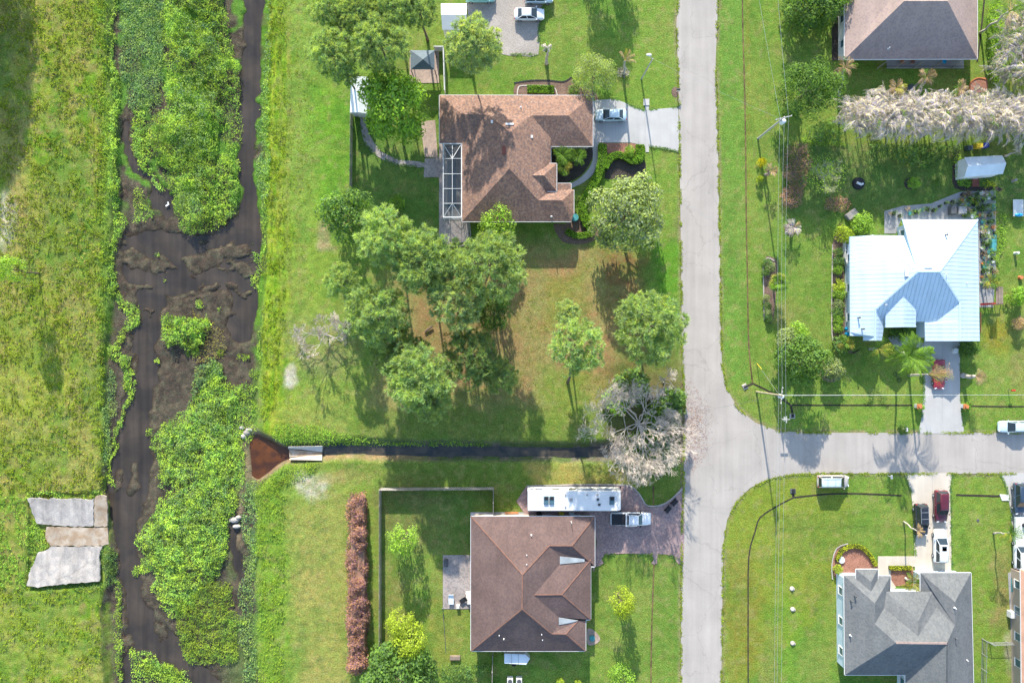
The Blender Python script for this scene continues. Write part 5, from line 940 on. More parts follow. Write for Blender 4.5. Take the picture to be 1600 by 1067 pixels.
# trees just outside the picture whose shadows fall into it
for i, (x, y, r, h) in enumerate(((-32, -250, 45, 12), (-28, -185, 42, 12), (-34, -120, 45, 12), (-42, -60, 42, 12), (-52, 0, 36, 11), (-58, 50, 30, 9))): tree(['first', 'second', 'third', 'fourth', 'fifth', 'sixth'][i]+' tall dark tree from the top beyond the left edge of the picture', x-45, y, r, h, 'broad', 4, 'leaf_dark', group='trees just beyond the left edge of the picture', n=3000)
tree('broad tree just beyond the top edge between the gravel yard and the road', 935, -200, 46, 11, 'broad', 1, 'leaf_mid', n=4500)
for x, y in ((1030, 1130), (1040, 700)): pass
# leafless trees
def bare(label, cx, cy, r, h, seed, m='twig', name='bare_tree', cat='tree', depth=6, start=9, spread=1.0, tw=.07, base=None, nr=3):
    g = random.Random(seed); c = P(cx, cy, h*.55); b = Vector((c.x, c.y, 0)) if base is None else P(*base, 0); t = thing(name, label, cat, b); rw = r/10*.95; bm = MB(); big = MB()
    def grow(p, d_, L_, rad, k_):
        q = p+d_*L_; mid = (p+q)/2+Vector((g.uniform(-1, 1), g.uniform(-1, 1), g.uniform(-.4, .6)))*L_*.10; o_ = big if k_ <= 1 else bm
        o_.cyl(p, mid, rad, rad*.85, 3 if k_ > 2 else 5, False).cyl(mid, q, rad*.85, rad*.68, 3 if k_ > 2 else 5, False)
        if k_ >= depth: return
        for i in range(nr if k_ < depth-1 else 4):
            a = g.uniform(.25, .85)*(1 if g.random() < .5 else -1); nd = (Matrix.Rotation(a, 3, 'Z') @ d_)+Vector((g.uniform(-.25, .25), g.uniform(-.25, .25), g.uniform(-.3, .38))); nd.normalize()
            grow(mid.lerp(q, g.random() if i else 1), nd, L_*g.uniform(.55, .8), max(rad*.60, .016), k_+1)
    top = b+Vector((0, 0, h*.35)); big.cyl(b, top, tw*3.6, tw*2.8, 7)
    hubs = [top]
    for i in range(max(3, start//3)):              # a few crooked limbs carry the crown, so that it has no single centre
        a = 2*PI*i/max(3, start//3)+g.uniform(-.6, .6); q = top+Vector((math.cos(a), math.sin(a), .45))*rw*g.uniform(.22, .42); mid = top.lerp(q, .5)+Vector((g.uniform(-1, 1), g.uniform(-1, 1), .3))*rw*.07
        big.cyl(top, mid, tw*2.2, tw*1.8, 6, False).cyl(mid, q, tw*1.8, tw*1.4, 6, False); hubs.append(q)
    for i in range(start):
        o_ = hubs[1+i % (len(hubs)-1)]; a = math.atan2(o_.y-top.y, o_.x-top.x)+(g.uniform(-1.2, 1.2) if i % 3 else g.uniform(-3.14, 3.14)); el = g.uniform(.05, .9); grow(o_.copy(), Vector((math.cos(a)*math.cos(el), math.sin(a)*math.cos(el)*spread, math.sin(el))), rw*g.uniform(.20, .34), tw*1.2, 0)
    big.build('trunk', M['bark_pale'] if m == 'twig' else M[m], t, True); bm.build('branches', M[m], t); return t
bare('large leafless grey-barked tree where the ditch meets the road', 1000, 664, 88, 7, 4, tw=.045, start=40, nr=3, depth=5); bare('pale leafless shrub spreading left of the grove', 507, 522, 48, 3.2, 8, tw=.035, start=14, depth=5, nr=3)
bare('small leafless bush at the kerb above the big leafless tree', 1040, 598, 28, 3, 12, tw=.03, start=9, depth=4, name='bare_bush', cat='bush')
st = bare('half stripped tree with pale limbs and green tips beside the brown brush pile', 1292, 272, 32, 5, 15, m='bark_green', tw=.07, start=10, depth=4, nr=3)
g_ = np.random.RandomState(3); n = 380; a = g_.rand(n)*6.283; q = np.sqrt(g_.rand(n)); c = P(1292, 272, 3.5); p = np.stack([c.x+q*3.0*np.cos(a), c.y+q*3.0*np.sin(a), 2.6+1.6*g_.rand(n)], 1)-np.array(st.location); V_, F_ = quads(p, rvec(g_, n), rvec(g_, n)+[0, 0, .8], .30, .13); link('leaves', npmesh('leaves', V_, F_, M['leaf_lime']), st)
WARP[0] = 8
def mound(name, label, cat, poly, h, m, dens=90, L=.34, W=.07, seed=0, lump=10, group=None, part='foliage', edge=8, u_=.5, flatness=.9):
    o = canopy(part, poly, h, dens, L, W, M[m], seed, lump, edge, flatness=flatness); del o['kind']; cx = sum(p[0] for p in poly)/len(poly); cy = sum(p[1] for p in poly)/len(poly); t = thing(name, label, cat, P(cx, cy, 0), 0, group)
    o.data.transform(Matrix.Translation(-t.location)); o.parent = t; return t
ell = lambda x, y, rx, ry, n=10: [(x+rx*math.cos(2*PI*i/n), y+ry*math.sin(2*PI*i/n)) for i in range(n)]
mound('brush_pile', 'big heap of dead brown brush beside the half stripped tree', 'brush pile', [(1222,232),(1240,224),(1262,226),(1268,248),(1262,280),(1255,305),(1232,290),(1220,270),(1226,250)], 1.8, 'dead_brown', seed=201); mound('brush_pile', 'reddish dead brush heap below the big brown one', 'brush pile', ell(1236, 307, 20, 19), 1.6, 'dead_red', seed=202); mound('brush_pile', 'small reddish brush heap below the half stripped tree', 'brush pile', ell(1308, 318, 22, 13), 1.1, 'dead_red', seed=203)
mound('dead_hedge', 'tall narrow hedge of dead reddish-brown foliage beside the wooden fence', 'hedge', [(549,768),(572,768),(575,800),(572,840),(577,880),(573,920),(577,960),(573,1000),(577,1040),(560,1056),(541,1050),(543,1000),(540,960),(544,920),(540,880),(545,840),(542,800)], 3.4, 'dead_red', 320, .34, .08, 204, 12, edge=8, u_=1)
hedge_core = MB().prism([tuple(P(x, y, 1.6))[:2] for x, y in ((549,780),(569,780),(570,1040),(548,1045))], 0, 1.7).build('core', M['dead_brown'], [o for o in C.objects if o.name.startswith('dead_hedge')][0])
mound('thicket', 'strip of green undergrowth in the shade below the grey frond hedge', 'thicket', [(1355,222),(1400,228),(1450,225),(1500,228),(1500,240),(1470,246),(1440,262),(1412,262),(1395,248),(1370,240)], 2.2, 'leaf_mid', 55, .34, .2, 205, 11, flatness=.6)
mound('thicket', 'low green and grey undergrowth at the left end of the grey frond hedge', 'thicket', [(1262,196),(1285,186),(1310,180),(1320,200),(1312,222),(1275,222),(1258,212)], 1.8, 'leaf_mid', 60, .4, .12, 206, 10); mound('hedge', 'low green hedge row under the lower left end of the grey frond hedge', 'hedge', [(1252,216),(1280,218),(1320,222),(1325,230),(1280,227),(1252,224)], .8, 'leaf_bright', 110, .2, .12, 207, 6)
mound('thicket', 'green planting wrapped around the left side of the pale garden shed', 'thicket', [(1490,240),(1502,238),(1506,265),(1520,282),(1516,294),(1500,290),(1490,270)], 1.4, 'leaf_bright', 80, .26, .14, 208, 8); mound('thicket', 'yellowish planting right of the shed ramp', 'thicket', ell(1545, 288, 12, 6), .9, 'hedge_yellow', 90, .22, .12, 209, 7)
mound('thicket', 'weedy green strip on the far right garden edge', 'thicket', [(1562,330),(1576,335),(1570,380),(1560,420),(1554,400),(1556,350)], .8, 'leaf_bright', 60, .26, .12, 212, 8)
mound('thicket', 'green undergrowth between the grey fronds and the tan roofed house', 'thicket', [(1540,10),(1560,0),(1575,60),(1560,110),(1575,140),(1555,142),(1545,100),(1548,60)], 2.5, 'leaf_bright', 55, .4, .2, 213, 10)
mound('thicket', 'yellow-green border below the back yard lawn left of the brown roofed house', 'thicket', [(688,1037),(765,1035),(768,1050),(740,1062),(690,1062)], 1.1, 'leaf_mid', 80, .22, .12, 214, 8)
def hedge(label, pl, w_, h, m='hedge', seed=0, name='hedge', top=None):
    """clipped hedge: a solid dark core under a skin of small leaves"""
    pl = smooth(pl, 4, False) if len(pl) > 2 else pl; t = thing(name, label, 'hedge', P(*pl[len(pl)//2], 0)); a = []; b = []
    for i, p in enumerate(pl):
        q0 = pl[max(i-1, 0)]; q1 = pl[min(i+1, len(pl)-1)]; tx, ty = q1[0]-q0[0], q1[1]-q0[1]; l = math.hypot(tx, ty) or 1; nx, ny = -ty/l*w_/2, tx/l*w_/2; a.append((p[0]+nx, p[1]+ny)); b.append((p[0]-nx, p[1]-ny))
    bm = MB(); n = len(a); z1 = h*.92; vs = [tuple(P(*q, z1)) for q in a]+[tuple(P(*q, z1)) for q in b]+[(P(*q, z1).x, P(*q, z1).y, 0) for q in a]+[(P(*q, z1).x, P(*q, z1).y, 0) for q in b]; fs = []
    for i in range(n-1): fs += [(i, i+1, n+i+1, n+i), (2*n+i, 2*n+i+1, i+1, i), (n+i, n+i+1, 3*n+i+1, 3*n+i)]
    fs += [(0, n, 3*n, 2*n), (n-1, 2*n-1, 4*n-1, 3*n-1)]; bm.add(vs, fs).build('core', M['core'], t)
    g = np.random.RandomState(seed); cum = [0]; 
    for i in range(len(pl)-1): cum.append(cum[-1]+math.dist(pl[i], pl[i+1]))
    tot = cum[-1]; A = tot*w_/100; sidea = tot/10*h*2; nn = int((A+sidea)*130); s_ = g.rand(nn)*tot; xs = np.interp(s_, cum, [p[0] for p in pl]); ys = np.interp(s_, cum, [p[1] for p in pl])
    tx = np.gradient(np.interp(np.linspace(0, tot, 400), cum, [p[0] for p in pl])); ty = np.gradient(np.interp(np.linspace(0, tot, 400), cum, [p[1] for p in pl])); ix = np.clip((s_/tot*399).astype(int), 0, 399); l = np.hypot(tx[ix], ty[ix]); nx = -ty[ix]/l; ny = tx[ix]/l
    topm = g.rand(nn) < A/(A+sidea); side = np.where(g.rand(nn) < .5, 1, -1); o_ = np.where(topm, g.uniform(-1, 1, nn), side)*w_/2; z = np.where(topm, h, g.rand(nn)*h)+(fbm(xs+o_*nx, ys+o_*ny, 6, 2, seed)-.5)*.18*topm
    k_ = (1-z/H)/10; xx = xs+o_*nx; yy = ys+o_*ny; p = np.stack([(xx-800)*k_, (533.5-yy)*k_, z], 1)-np.array(t.location); nr = np.where(topm[:, None], [0, 0, 1.], np.stack([side*nx, -side*ny, .1+0*nx], 1))+.6*rvec(g, nn)
    V_, F_ = quads(p, rvec(g, nn), nr, .16*(.7+.6*g.rand(nn)), .11); link('foliage', npmesh('foliage', V_, F_, M[m]), t); return t
hedge('clipped hedge along the curved front walk of the orange-brown roofed house', [(941, 226), (941, 250), (936, 268), (930, 285), (917, 305), (910, 325), (915, 345), (918, 352)], 12, .9, 'hedge', 1); hedge('curved clipped hedge ring below the small front bed', [(917, 352), (925, 362), (912, 368), (896, 367), (885, 360)], 8, .8, 'hedge', 2)
hedge('short clipped hedge arm at the right end of the front driveway bed', [(1000, 226), (1000, 240), (998, 250)], 12, .9, 'hedge', 3); hedge('wavy clipped hedge across the front driveway bed', [(945, 262), (955, 246), (966, 242), (980, 247), (990, 252), (1003, 248)], 9, .8, 'hedge', 4)
hedge('low rectangular hedge inside the curved kerb above the orange-brown roof', [(824, 139), (866, 140)], 11, .6, 'hedge', 5)
for lab, x, y, r, m in [('yellow shrub at the left end of the half round red bed', 1309, 889, 7, 'leaf_yellow')]: tree(lab, x, y, r, 1, 'broad', 2, m, name='shrub', cat='shrub', n=700, L=.25)
hedge('yellow flower border curving round the half round red bed', [(1308, 876), (1316, 860), (1332, 853), (1348, 856), (1360, 868), (1369, 884)], 5, .45, 'hedge_yellow', 6); hedge('yellow-leaved border along the top of the small entry bed', [(1390, 887), (1425, 887)], 5, .5, 'hedge_yellow', 7)
ORD = ['first', 'second', 'third', 'fourth', 'fifth', 'sixth', 'seventh', 'eighth', 'ninth', 'tenth', 'eleventh']
# rows of small shrubs in the beds
for i, (x, y, r, m) in enumerate([(1309,395,6,'leaf_mid'),(1310,408,7,'leaf_mid'),(1309,422,6,'leaf_bright'),(1310,447,8,'leaf_yellow'),(1311,460,8,'leaf_lime'),(1310,476,7,'leaf_olive'),(1309,488,7,'leaf_mid'),(1309,500,7,'leaf_bright'),(1309,513,6,'leaf_lime')]):
    tree(ORD[i]+' shrub from the top along the left wall of the metal roofed house', x, y, r*1.25, 1.1, 'broad', i % 7, m, name='shrub', cat='shrub', n=420, L=.34, tr=0, group='small shrubs in the bed along the metal roofed house')
for i, (x, y, r) in enumerate([(1198,411,6),(1204,418,6),(1196,425,5),(1197,466,4.5),(1199,478,5),(1200,488,5),(1201,497,5)]):
    tree(ORD[i]+' small shrub from the top of the island bed with the fan palm', x, y, r*1.25, .9, 'broad', i % 7, ['leaf_mid', 'leaf_olive'][i % 2], name='shrub', cat='shrub', n=380, L=.32, tr=0, group='small shrubs in the kerbed island bed')
for lab, x, y, r, m, h in [('bright green bush in the dark round bed on the shaded lawn', 1428, 286, 9, 'leaf_bright', 1.2), ('small dark potted bush on the shaded lawn right of the bright green one', 1463, 285, 5, 'leaf_dark', .8), ('small shrub in the top hedge corner of the front bed', 984, 236, 8, 'leaf_lime', 1.1), ('bushy green plant left of the willow-like tree by the roof corner', 897, 142, 9, 'leaf_mid', 1.2), ('yellow-green bush at the bottom edge below the small trailer', 876, 1065, 6, 'leaf_yellow', 1.), ('second yellow-green bush at the bottom edge, right of the first', 903, 1066, 5, 'leaf_yellow', .9), ('green shrub in the mulch behind the patio under the largest pine', 712, 378, 7, 'leaf_mid', 1.), ('bright tuft by the hedge and the stair of the front bed', 985, 243, 5, 'leaf_lime', 1.), ('low bushy plant beside the left brick pillar of the driveway', 1440, 636, 4, 'leaf_bright', 1.0), ('bushy plant beside the right brick pillar of the driveway', 1511, 634, 6, 'leaf_bright', 1.0), ('clipped bush around the mailbox post by the street', 1411, 671, 8, 'leaf_mid', .9), ('pale shrub on the hose reel bed left of the road lamp', 1018, 866, 2.5, 'leaf_olive', .5)]:
    tree(lab, x, y, r, h, 'broad', int(x) % 7, m, name='shrub', cat='shrub', n=600, L=.28, tr=0)
# palms
def frond_mesh(key, m, L=2.4, droop=.9, seed=0, leaf=.55, n=15, fan=False, w_=.07):
    k_ = ('f', key, m)
    if k_ in _mc: return _mc[k_]
    g = random.Random(seed); V = []; F = []
    if fan:
        st_ = L*.45
        V += [(0, -.03, 0), (0, .03, 0), (st_, .02, .25), (st_, -.02, .25)]; F.append((0, 3, 2, 1))
        for i in range(13):
            a = (i-6)/6*1.9; d_ = (math.cos(a), math.sin(a)); q = len(V); R_ = L*.55*(.85+.15*math.cos(a)); V += [(st_, 0, .25), (st_+d_[0]*R_*.6-d_[1]*.07, d_[1]*R_*.6+d_[0]*.07, .27), (st_+d_[0]*R_, d_[1]*R_, .05-.12*g.random()), (st_+d_[0]*R_*.6+d_[1]*.07, d_[1]*R_*.6-d_[0]*.07, .27)]; F.append((q, q+3, q+2, q+1))
    else:
        sp = [(L*math.sin(t_*1.15)/math.sin(1.15)*(1-.12*t_*t_), 0, L*.32*math.sin(t_*1.9)*(1)-L*droop*.55*t_**2.4) for t_ in [i/8 for i in range(9)]]
        for i in range(8):
            q = len(V); ww = .05*(1-i/9); (x0, y0, z0), (x1, y1, z1) = sp[i], sp[i+1]; V += [(x0, -ww, z0), (x0, ww, z0), (x1, ww*.8, z1), (x1, -ww*.8, z1)]; F.append((q, q+3, q+2, q+1))
        for i in range(n):
            t_ = .16+.84*i/(n-1); f = t_*8; j = min(int(f), 7); x = sp[j][0]+(sp[j+1][0]-sp[j][0])*(f-j); z = sp[j][2]+(sp[j+1][2]-sp[j][2])*(f-j); ll = leaf*math.sin(PI*(.18+.74*t_))
            for s_ in (-1, 1):
                q = len(V); an = .95-.45*t_+g.uniform(-.12, .12); dx, dy = math.cos(an)*ll, math.sin(an)*ll*s_; dz = -ll*(.18+.35*g.random()); V += [(x, 0, z), (x+dx*.5-w_*.4, dy*.5, z+dz*.25), (x+dx, dy, z+dz), (x+dx*.5+w_*.8, dy*.5, z+dz*.3)]; F.append((q, q+1, q+2, q+3) if s_ < 0 else (q, q+3, q+2, q+1))
    me_ = bpy.data.meshes.new('frond'); me_.from_pydata(V, [], F); me_.materials.append(M[m]); me_.update(); _mc[k_] = me_; return me_
def palm(label, x, y, h, n=14, L=2.4, m='frond_green', base=None, fan=False, m2=None, group=None, tm='bark_pale', droop=.9, tilt=(-.2, .9), bend=.2, arc=(0, 6.283), name='palm_tree', tr=.14, leaf=.6, keyx=''):
    _id[0] += 1; g = random.Random(_id[0]); c = P(x, y, h); b = Vector((c.x, c.y, 0)) if base is None else P(*base, 0); t = thing(name, label, 'palm', b, 0, group)
    if h > .7: trunk(t, b, c, tr*1.2, tr*.8, tm, bend, _id[0])
    for i in range(n):
        mm = m2 if (m2 and g.random() < .35) else m; me_ = frond_mesh((round(L, 1), fan, i % 3, keyx), mm, L, droop, 5+i % 3, leaf, fan=fan, w_=.035 if keyx == 'dry' else .13 if keyx == 'wide' else .08, n=24 if keyx == 'wide' else 15); a = arc[0]+(arc[1]-arc[0])*((i*.618) % 1)+g.uniform(-.15, .15)
        o = link('frond', me_, t, c-b+Vector((0, 0, .05)), (g.uniform(-.3, .3), -g.uniform(*tilt), a), (g.uniform(.8, 1.1),)*3)
    return t
palm('leafy palm in the left of the walled entry garden, largest of the three', 879, 243, 2.6, 16, 1.7, name='palm_tree', leaf=.75); palm('leafy palm in the upper right of the walled entry garden', 903, 245, 2.4, 14, 1.5, leaf=.7); palm('leafy palm low in the walled entry garden', 881, 263, 2.2, 12, 1.4, m2='frond_yellow', leaf=.7)
palm('thin ragged palm whose long shadow crosses the curved kerb', 855, 74, 5.5, 8, 1.0, 'frond_grey', base=(854, 100), m2='frond_green', leaf=.35, tr=.2, tilt=(-.9, .6)); palm('palm trunk with a yellow frond and two dry fronds near the street lamp', 976, 96, 5.5, 5, 1.8, 'frond_tan', base=(975, 116), m2='frond_yellow', leaf=.4, arc=(0, 2.4), tr=.18)
mound('palm_skirt', 'round mat of dead grey fronds at the foot of the palm near the street lamp', 'frond heap', ell(974, 113, 9, 9), .9, 'frond_grey', 140, .35, .07, 231, 6, edge=5)
palm('palm with grey and yellow fronds right of the dense round tree', 1319, 106, 5.2, 12, 1.9, 'frond_tan', base=(1310, 150), m2='frond_green', tr=.2); palm('tan headed palm leaning over the shaded lawn, middle of three', 1447, 121, 4.5, 12, 1.5, 'frond_tan', base=(1428, 137), m2='frond_green'); palm('tan headed palm left of the dark ring on the shaded lawn', 1400, 138, 4.5, 12, 1.5, 'frond_tan', m2='frond_yellow'); palm('tan headed palm right of the other two, touching the frond hedge', 1498, 140, 4.5, 12, 1.4, 'frond_tan', m2='frond_green')
palm('green palm leaning in from the right, top right corner', 1577, 18, 6.5, 14, 2.7, 'frond_green', base=(1531, 52), m2='frond_tan'); palm('fan palm in the kerbed island bed', 1215, 443, 2.0, 22, 1.9, 'frond_green', fan=True, m2='frond_yellow', tilt=(.0, 1.0))
palm('big drooping green palm in front of the entry of the metal roofed house', 1418, 556, 7.0, 22, 4.0, 'frond_green', base=(1399, 546), droop=.8, tr=.16, leaf=1.3, keyx='wide'); palm('smaller green palm left of the big drooping palm', 1372, 545, 2.6, 11, 2.3, 'frond_green', leaf=.7, m2='frond_yellow'); palm('leafy palm clump beside the blue bins', 1322, 536, 1.8, 12, 1.3, 'frond_green', m2='frond_yellow')
palm('storm-bent palm with dry fronds hanging over the red car', 1450, 585, 6.0, 22, 3.4, 'frond_tan', base=(1420, 586), keyx='dry', arc=(-.5, .5), tilt=(-.6, .5), m2='frond_yellow', tr=.16, bend=.0, leaf=.8); palm('short dry palm with its fronds blown to the right, right of the driveway', 1524, 588, 3.0, 16, 1.5, 'frond_tan', keyx='dry', arc=(-1.3, 1.3), m2='frond_tan', tr=.3)
palm('small dry palm tilting over the black car', 1433, 829, 5.0, 7, 1.2, 'frond_tan', base=(1412, 815), arc=(-2, 2), tm='bark_pale', tr=.1, leaf=.35); palm('thin palm at the right edge beside the white truck', 1578, 832, 4.5, 12, 2.0, 'frond_green', base=(1552, 833), m2='frond_yellow', tr=.1, leaf=.5); palm('green palm in the small entry bed of the grey roofed house', 1425, 909, 1.8, 14, 1.7, 'frond_green', m2='frond_yellow'); palm('leaning dead palm stub on the verge left of the brown brush heaps', 1203, 268, 2.0, 6, 1.1, 'frond_tan', m2='dead_brown')
palm('pale stunted palm at the lower right of the frond hedge', 1592, 236, 3, 8, 1.6, 'frond_grey', arc=(1.5, 4.5)); palm('dead palm stump star at the lower left of the brush heaps', 1238, 356, 1.4, 10, 1.6, 'frond_grey', base=(1235, 358), m2='frond_tan', tr=.25)
# the grey frond hedge: 290 fronds one by one, the rest of the mass joined
def frond_bank(label, poly, h, nf, nstuff, seed, m='frond_grey', bias=(0, -.35), L=2.2, m2='frond_green', ps=.08):
    cx = sum(p[0] for p in poly)/len(poly); cy = sum(p[1] for p in poly)/len(poly); t = thing('frond_hedge', label, 'hedge', P(cx, cy, 0)); g = np.random.RandomState(seed); n = nf+nstuff
    u, v, s_ = inside(poly, n*4, g); u, v, s_ = u[:n], v[:n], s_[:n]; Vs = []; Fs = []; base = 0
    for i in range(len(u)):
        z = h*(.55+.45*math.sqrt(min(max(s_[i], 0)/22, 1)))*(.85+.3*float(vnoise(u[i], v[i], 14, seed)))-(.0 if i < nf else .7); a = g.rand()*6.283; dx, dy = math.cos(a)+bias[0], math.sin(a)+bias[1]; a = math.atan2(dy, dx)
        k_ = 1-z/H; loc = Vector(((u[i]-800)/10*k_, (533.5-v[i])/10*k_, z))-t.location; mm = m2 if g.rand() < ps else m; me_ = frond_mesh(('bank', i % 4, round(L, 1)), mm, L, 1.25, 40+i % 4, .5, n=11, w_=.11); rot = (g.uniform(-.6, .6), -g.uniform(-.2, .9), a); sc_ = g.uniform(.7, 1.1)
        if i < nf: link('frond', me_, t, loc, rot, (sc_,)*3)
        else:
            R_ = (Matrix.Rotation(rot[2], 3, 'Z') @ Matrix.Rotation(rot[1], 3, 'Y') @ Matrix.Rotation(rot[0], 3, 'X')); vv_ = np.array([q.co for q in me_.vertices]) @ np.array(R_).T*sc_+np.array(loc); ff = np.array([list(q.vertices) for q in me_.polygons]); Vs.append(vv_); Fs.append(ff+base); base += len(vv_)
    o = link('frond_mass', npmesh('frond_mass', np.concatenate(Vs), np.concatenate(Fs), M[m]), t); o['kind'] = 'stuff'; st_ = MB()
    for i in range(0, nf, 6): p = P(u[i], v[i], h*.6); MB().cyl((p.x, p.y, 0), p, .07, .05, 5, False).build('stem', M['bark_pale'], t)
    return t
frond_bank('long bushy hedge of grey drooping fronds below the tan roofed house', [(1322,160),(1360,148),(1420,146),(1480,150),(1540,150),(1600,152),(1680,150),(1680,212),(1600,210),(1540,210),(1480,206),(1420,208),(1360,206),(1325,195),(1312,180)], 5.8, 290, 1500, 1)
frond_bank('tall clump of grey-green drooping fronds at the top right corner', [(1562,40),(1600,0),(1660,-20),(1660,130),(1600,132),(1560,125),(1552,80)], 5.6, 150, 420, 2, ps=.25)
# nursery pots in rows beside the metal roofed house
def pot_plant(label, x, y, r, seed, m='leaf_mid', pm='black', group=None):
    MN = {'leaf_mid': 'green', 'leaf_bright': 'bright green', 'leaf_olive': 'olive green', 'leaf_dark': 'dark green', 'leaf_lime': 'lime green', 'frond_tan': 'dry tan'}; PN = {'black': 'black', 'terracotta': 'terracotta', 'white': 'white', 'teal': 'teal', 'grey': 'grey'}
    label = '%s plant in a %s pot, %s' % (MN[m], PN[pm], [('upper' if y < 314 else 'middle' if y < 328 else 'lower')+' rows right of the roof tip', ('upper' if y < 380 else 'middle' if y < 415 else 'lower')+' strip along the right wall', ('left' if x < 1420 else 'middle' if x < 1460 else 'right')+' end of the row above the roof'][label])
    c = P(x, y, 0); t = thing('potted_plant', label, 'potted plant', (c.x, c.y, .04), 0, group); w_ = r/10; MB().cyl(c+Vector((0, 0, .04)), c+Vector((0, 0, .34)), w_*.45, w_*.6, 8).build('pot', M[pm], t)
    link('foliage', crown_broad((seed % 3, m, 'pot'), 90+seed % 3, n=150, L=.9, W=.5, m=m, lobes=6, flat=.8), t, (0, 0, .5), (0, 0, seed*1.3), (w_*1.1, w_*1.1, w_*1.1)); return t
gr = random.Random(5); mm_ = ['leaf_mid', 'leaf_bright', 'leaf_olive', 'leaf_dark', 'leaf_lime', 'leaf_mid', 'frond_tan']; pm_ = ['black', 'black', 'terracotta', 'white', 'teal', 'black', 'grey']
k0 = 0
for y in range(304, 342, 8):
    for x in range(1502, 1556, 8): k0 += 1; pot_plant(0, x+gr.uniform(-2.5, 2.5), y+gr.uniform(-2.5, 2.5), gr.uniform(4, 6.8), k0, gr.choice(mm_), gr.choice(pm_), 'nursery pots around the metal roofed house')
for y in range(346, 448, 8):
    for x in (1534, 1542, 1550): k0 += 1; pot_plant(1, x+gr.uniform(-2.5, 2.5), y+gr.uniform(-2.5, 2.5), gr.uniform(3.5, 6), k0, gr.choice(mm_), gr.choice(pm_), 'nursery pots around the metal roofed house')
for x in range(1386, 1500, 9): k0 += 1; pot_plant(2, x+gr.uniform(-2, 2), 336-(x-1386)*.13+gr.uniform(-8, 5), gr.uniform(3.5, 6), k0, gr.choice(mm_), gr.choice(pm_), 'nursery pots around the metal roofed house')
palm('bright leafy palm among the nursery pots above the slatted lean-to', 1546, 440, 2.0, 12, 1.4, 'frond_green', m2='frond_yellow')
# ------------------------------------------------------------------ vehicles
def loft(secs, m, name, t, sm_=True):
    bm = MB(); n = len(secs[0]); vs = [v for s_ in secs for v in s_]; fs = []
    for i in range(len(secs)-1):
        for j in range(n): fs.append((i*n+j, i*n+(j+1) % n, (i+1)*n+(j+1) % n, (i+1)*n+j))
    fs += [tuple(range(n))[::-1], tuple(range((len(secs)-1)*n, len(secs)*n))]; bm.add(vs, fs); me = bm.mesh(name, m, False)
    b_ = bmesh.new(); b_.from_mesh(me); bmesh.ops.recalc_face_normals(b_, faces=b_.faces)
    for f in b_.faces: f.smooth = sm_ and len(f.verts) == 4
    b_.to_mesh(me); b_.free(); return link(name, me, t)
def wheel_meshes():
    if 'wh' in _mc: return _mc['wh']
    ty = MB().cyl((0, -.11, 0), (0, .11, 0), .33, n=18).mesh('tyre', M['tyre']); r_ = MB(); r_.cyl((0, -.115, 0), (0, .118, 0), .21, n=14)
    for i in range(5): a = i*2*PI/5; r_.bar((0, -.125, 0), (.2*math.cos(a), -.125, .2*math.sin(a)), .05)
    _mc['wh'] = (ty, r_.mesh('rim', M['steel'])); return _mc['wh']
KINDS = {  # L, W, H, hood z, deck z, belt, cabin: rear0, rear1, front1, front0 as fractions of L from the rear, tail style
 'sedan': (4.75, 1.84, 1.45, .86, .98, .92, .10, .26, .56, .76), 'suv': (4.75, 1.92, 1.72, 1.05, 1.05, 1.02, .02, .07, .58, .76), 'van': (5.0, 1.95, 1.75, .98, 1.05, .98, .015, .05, .66, .84), 'coupe': (4.4, 1.8, 1.35, .84, .9, .86, .16, .34, .52, .70)}
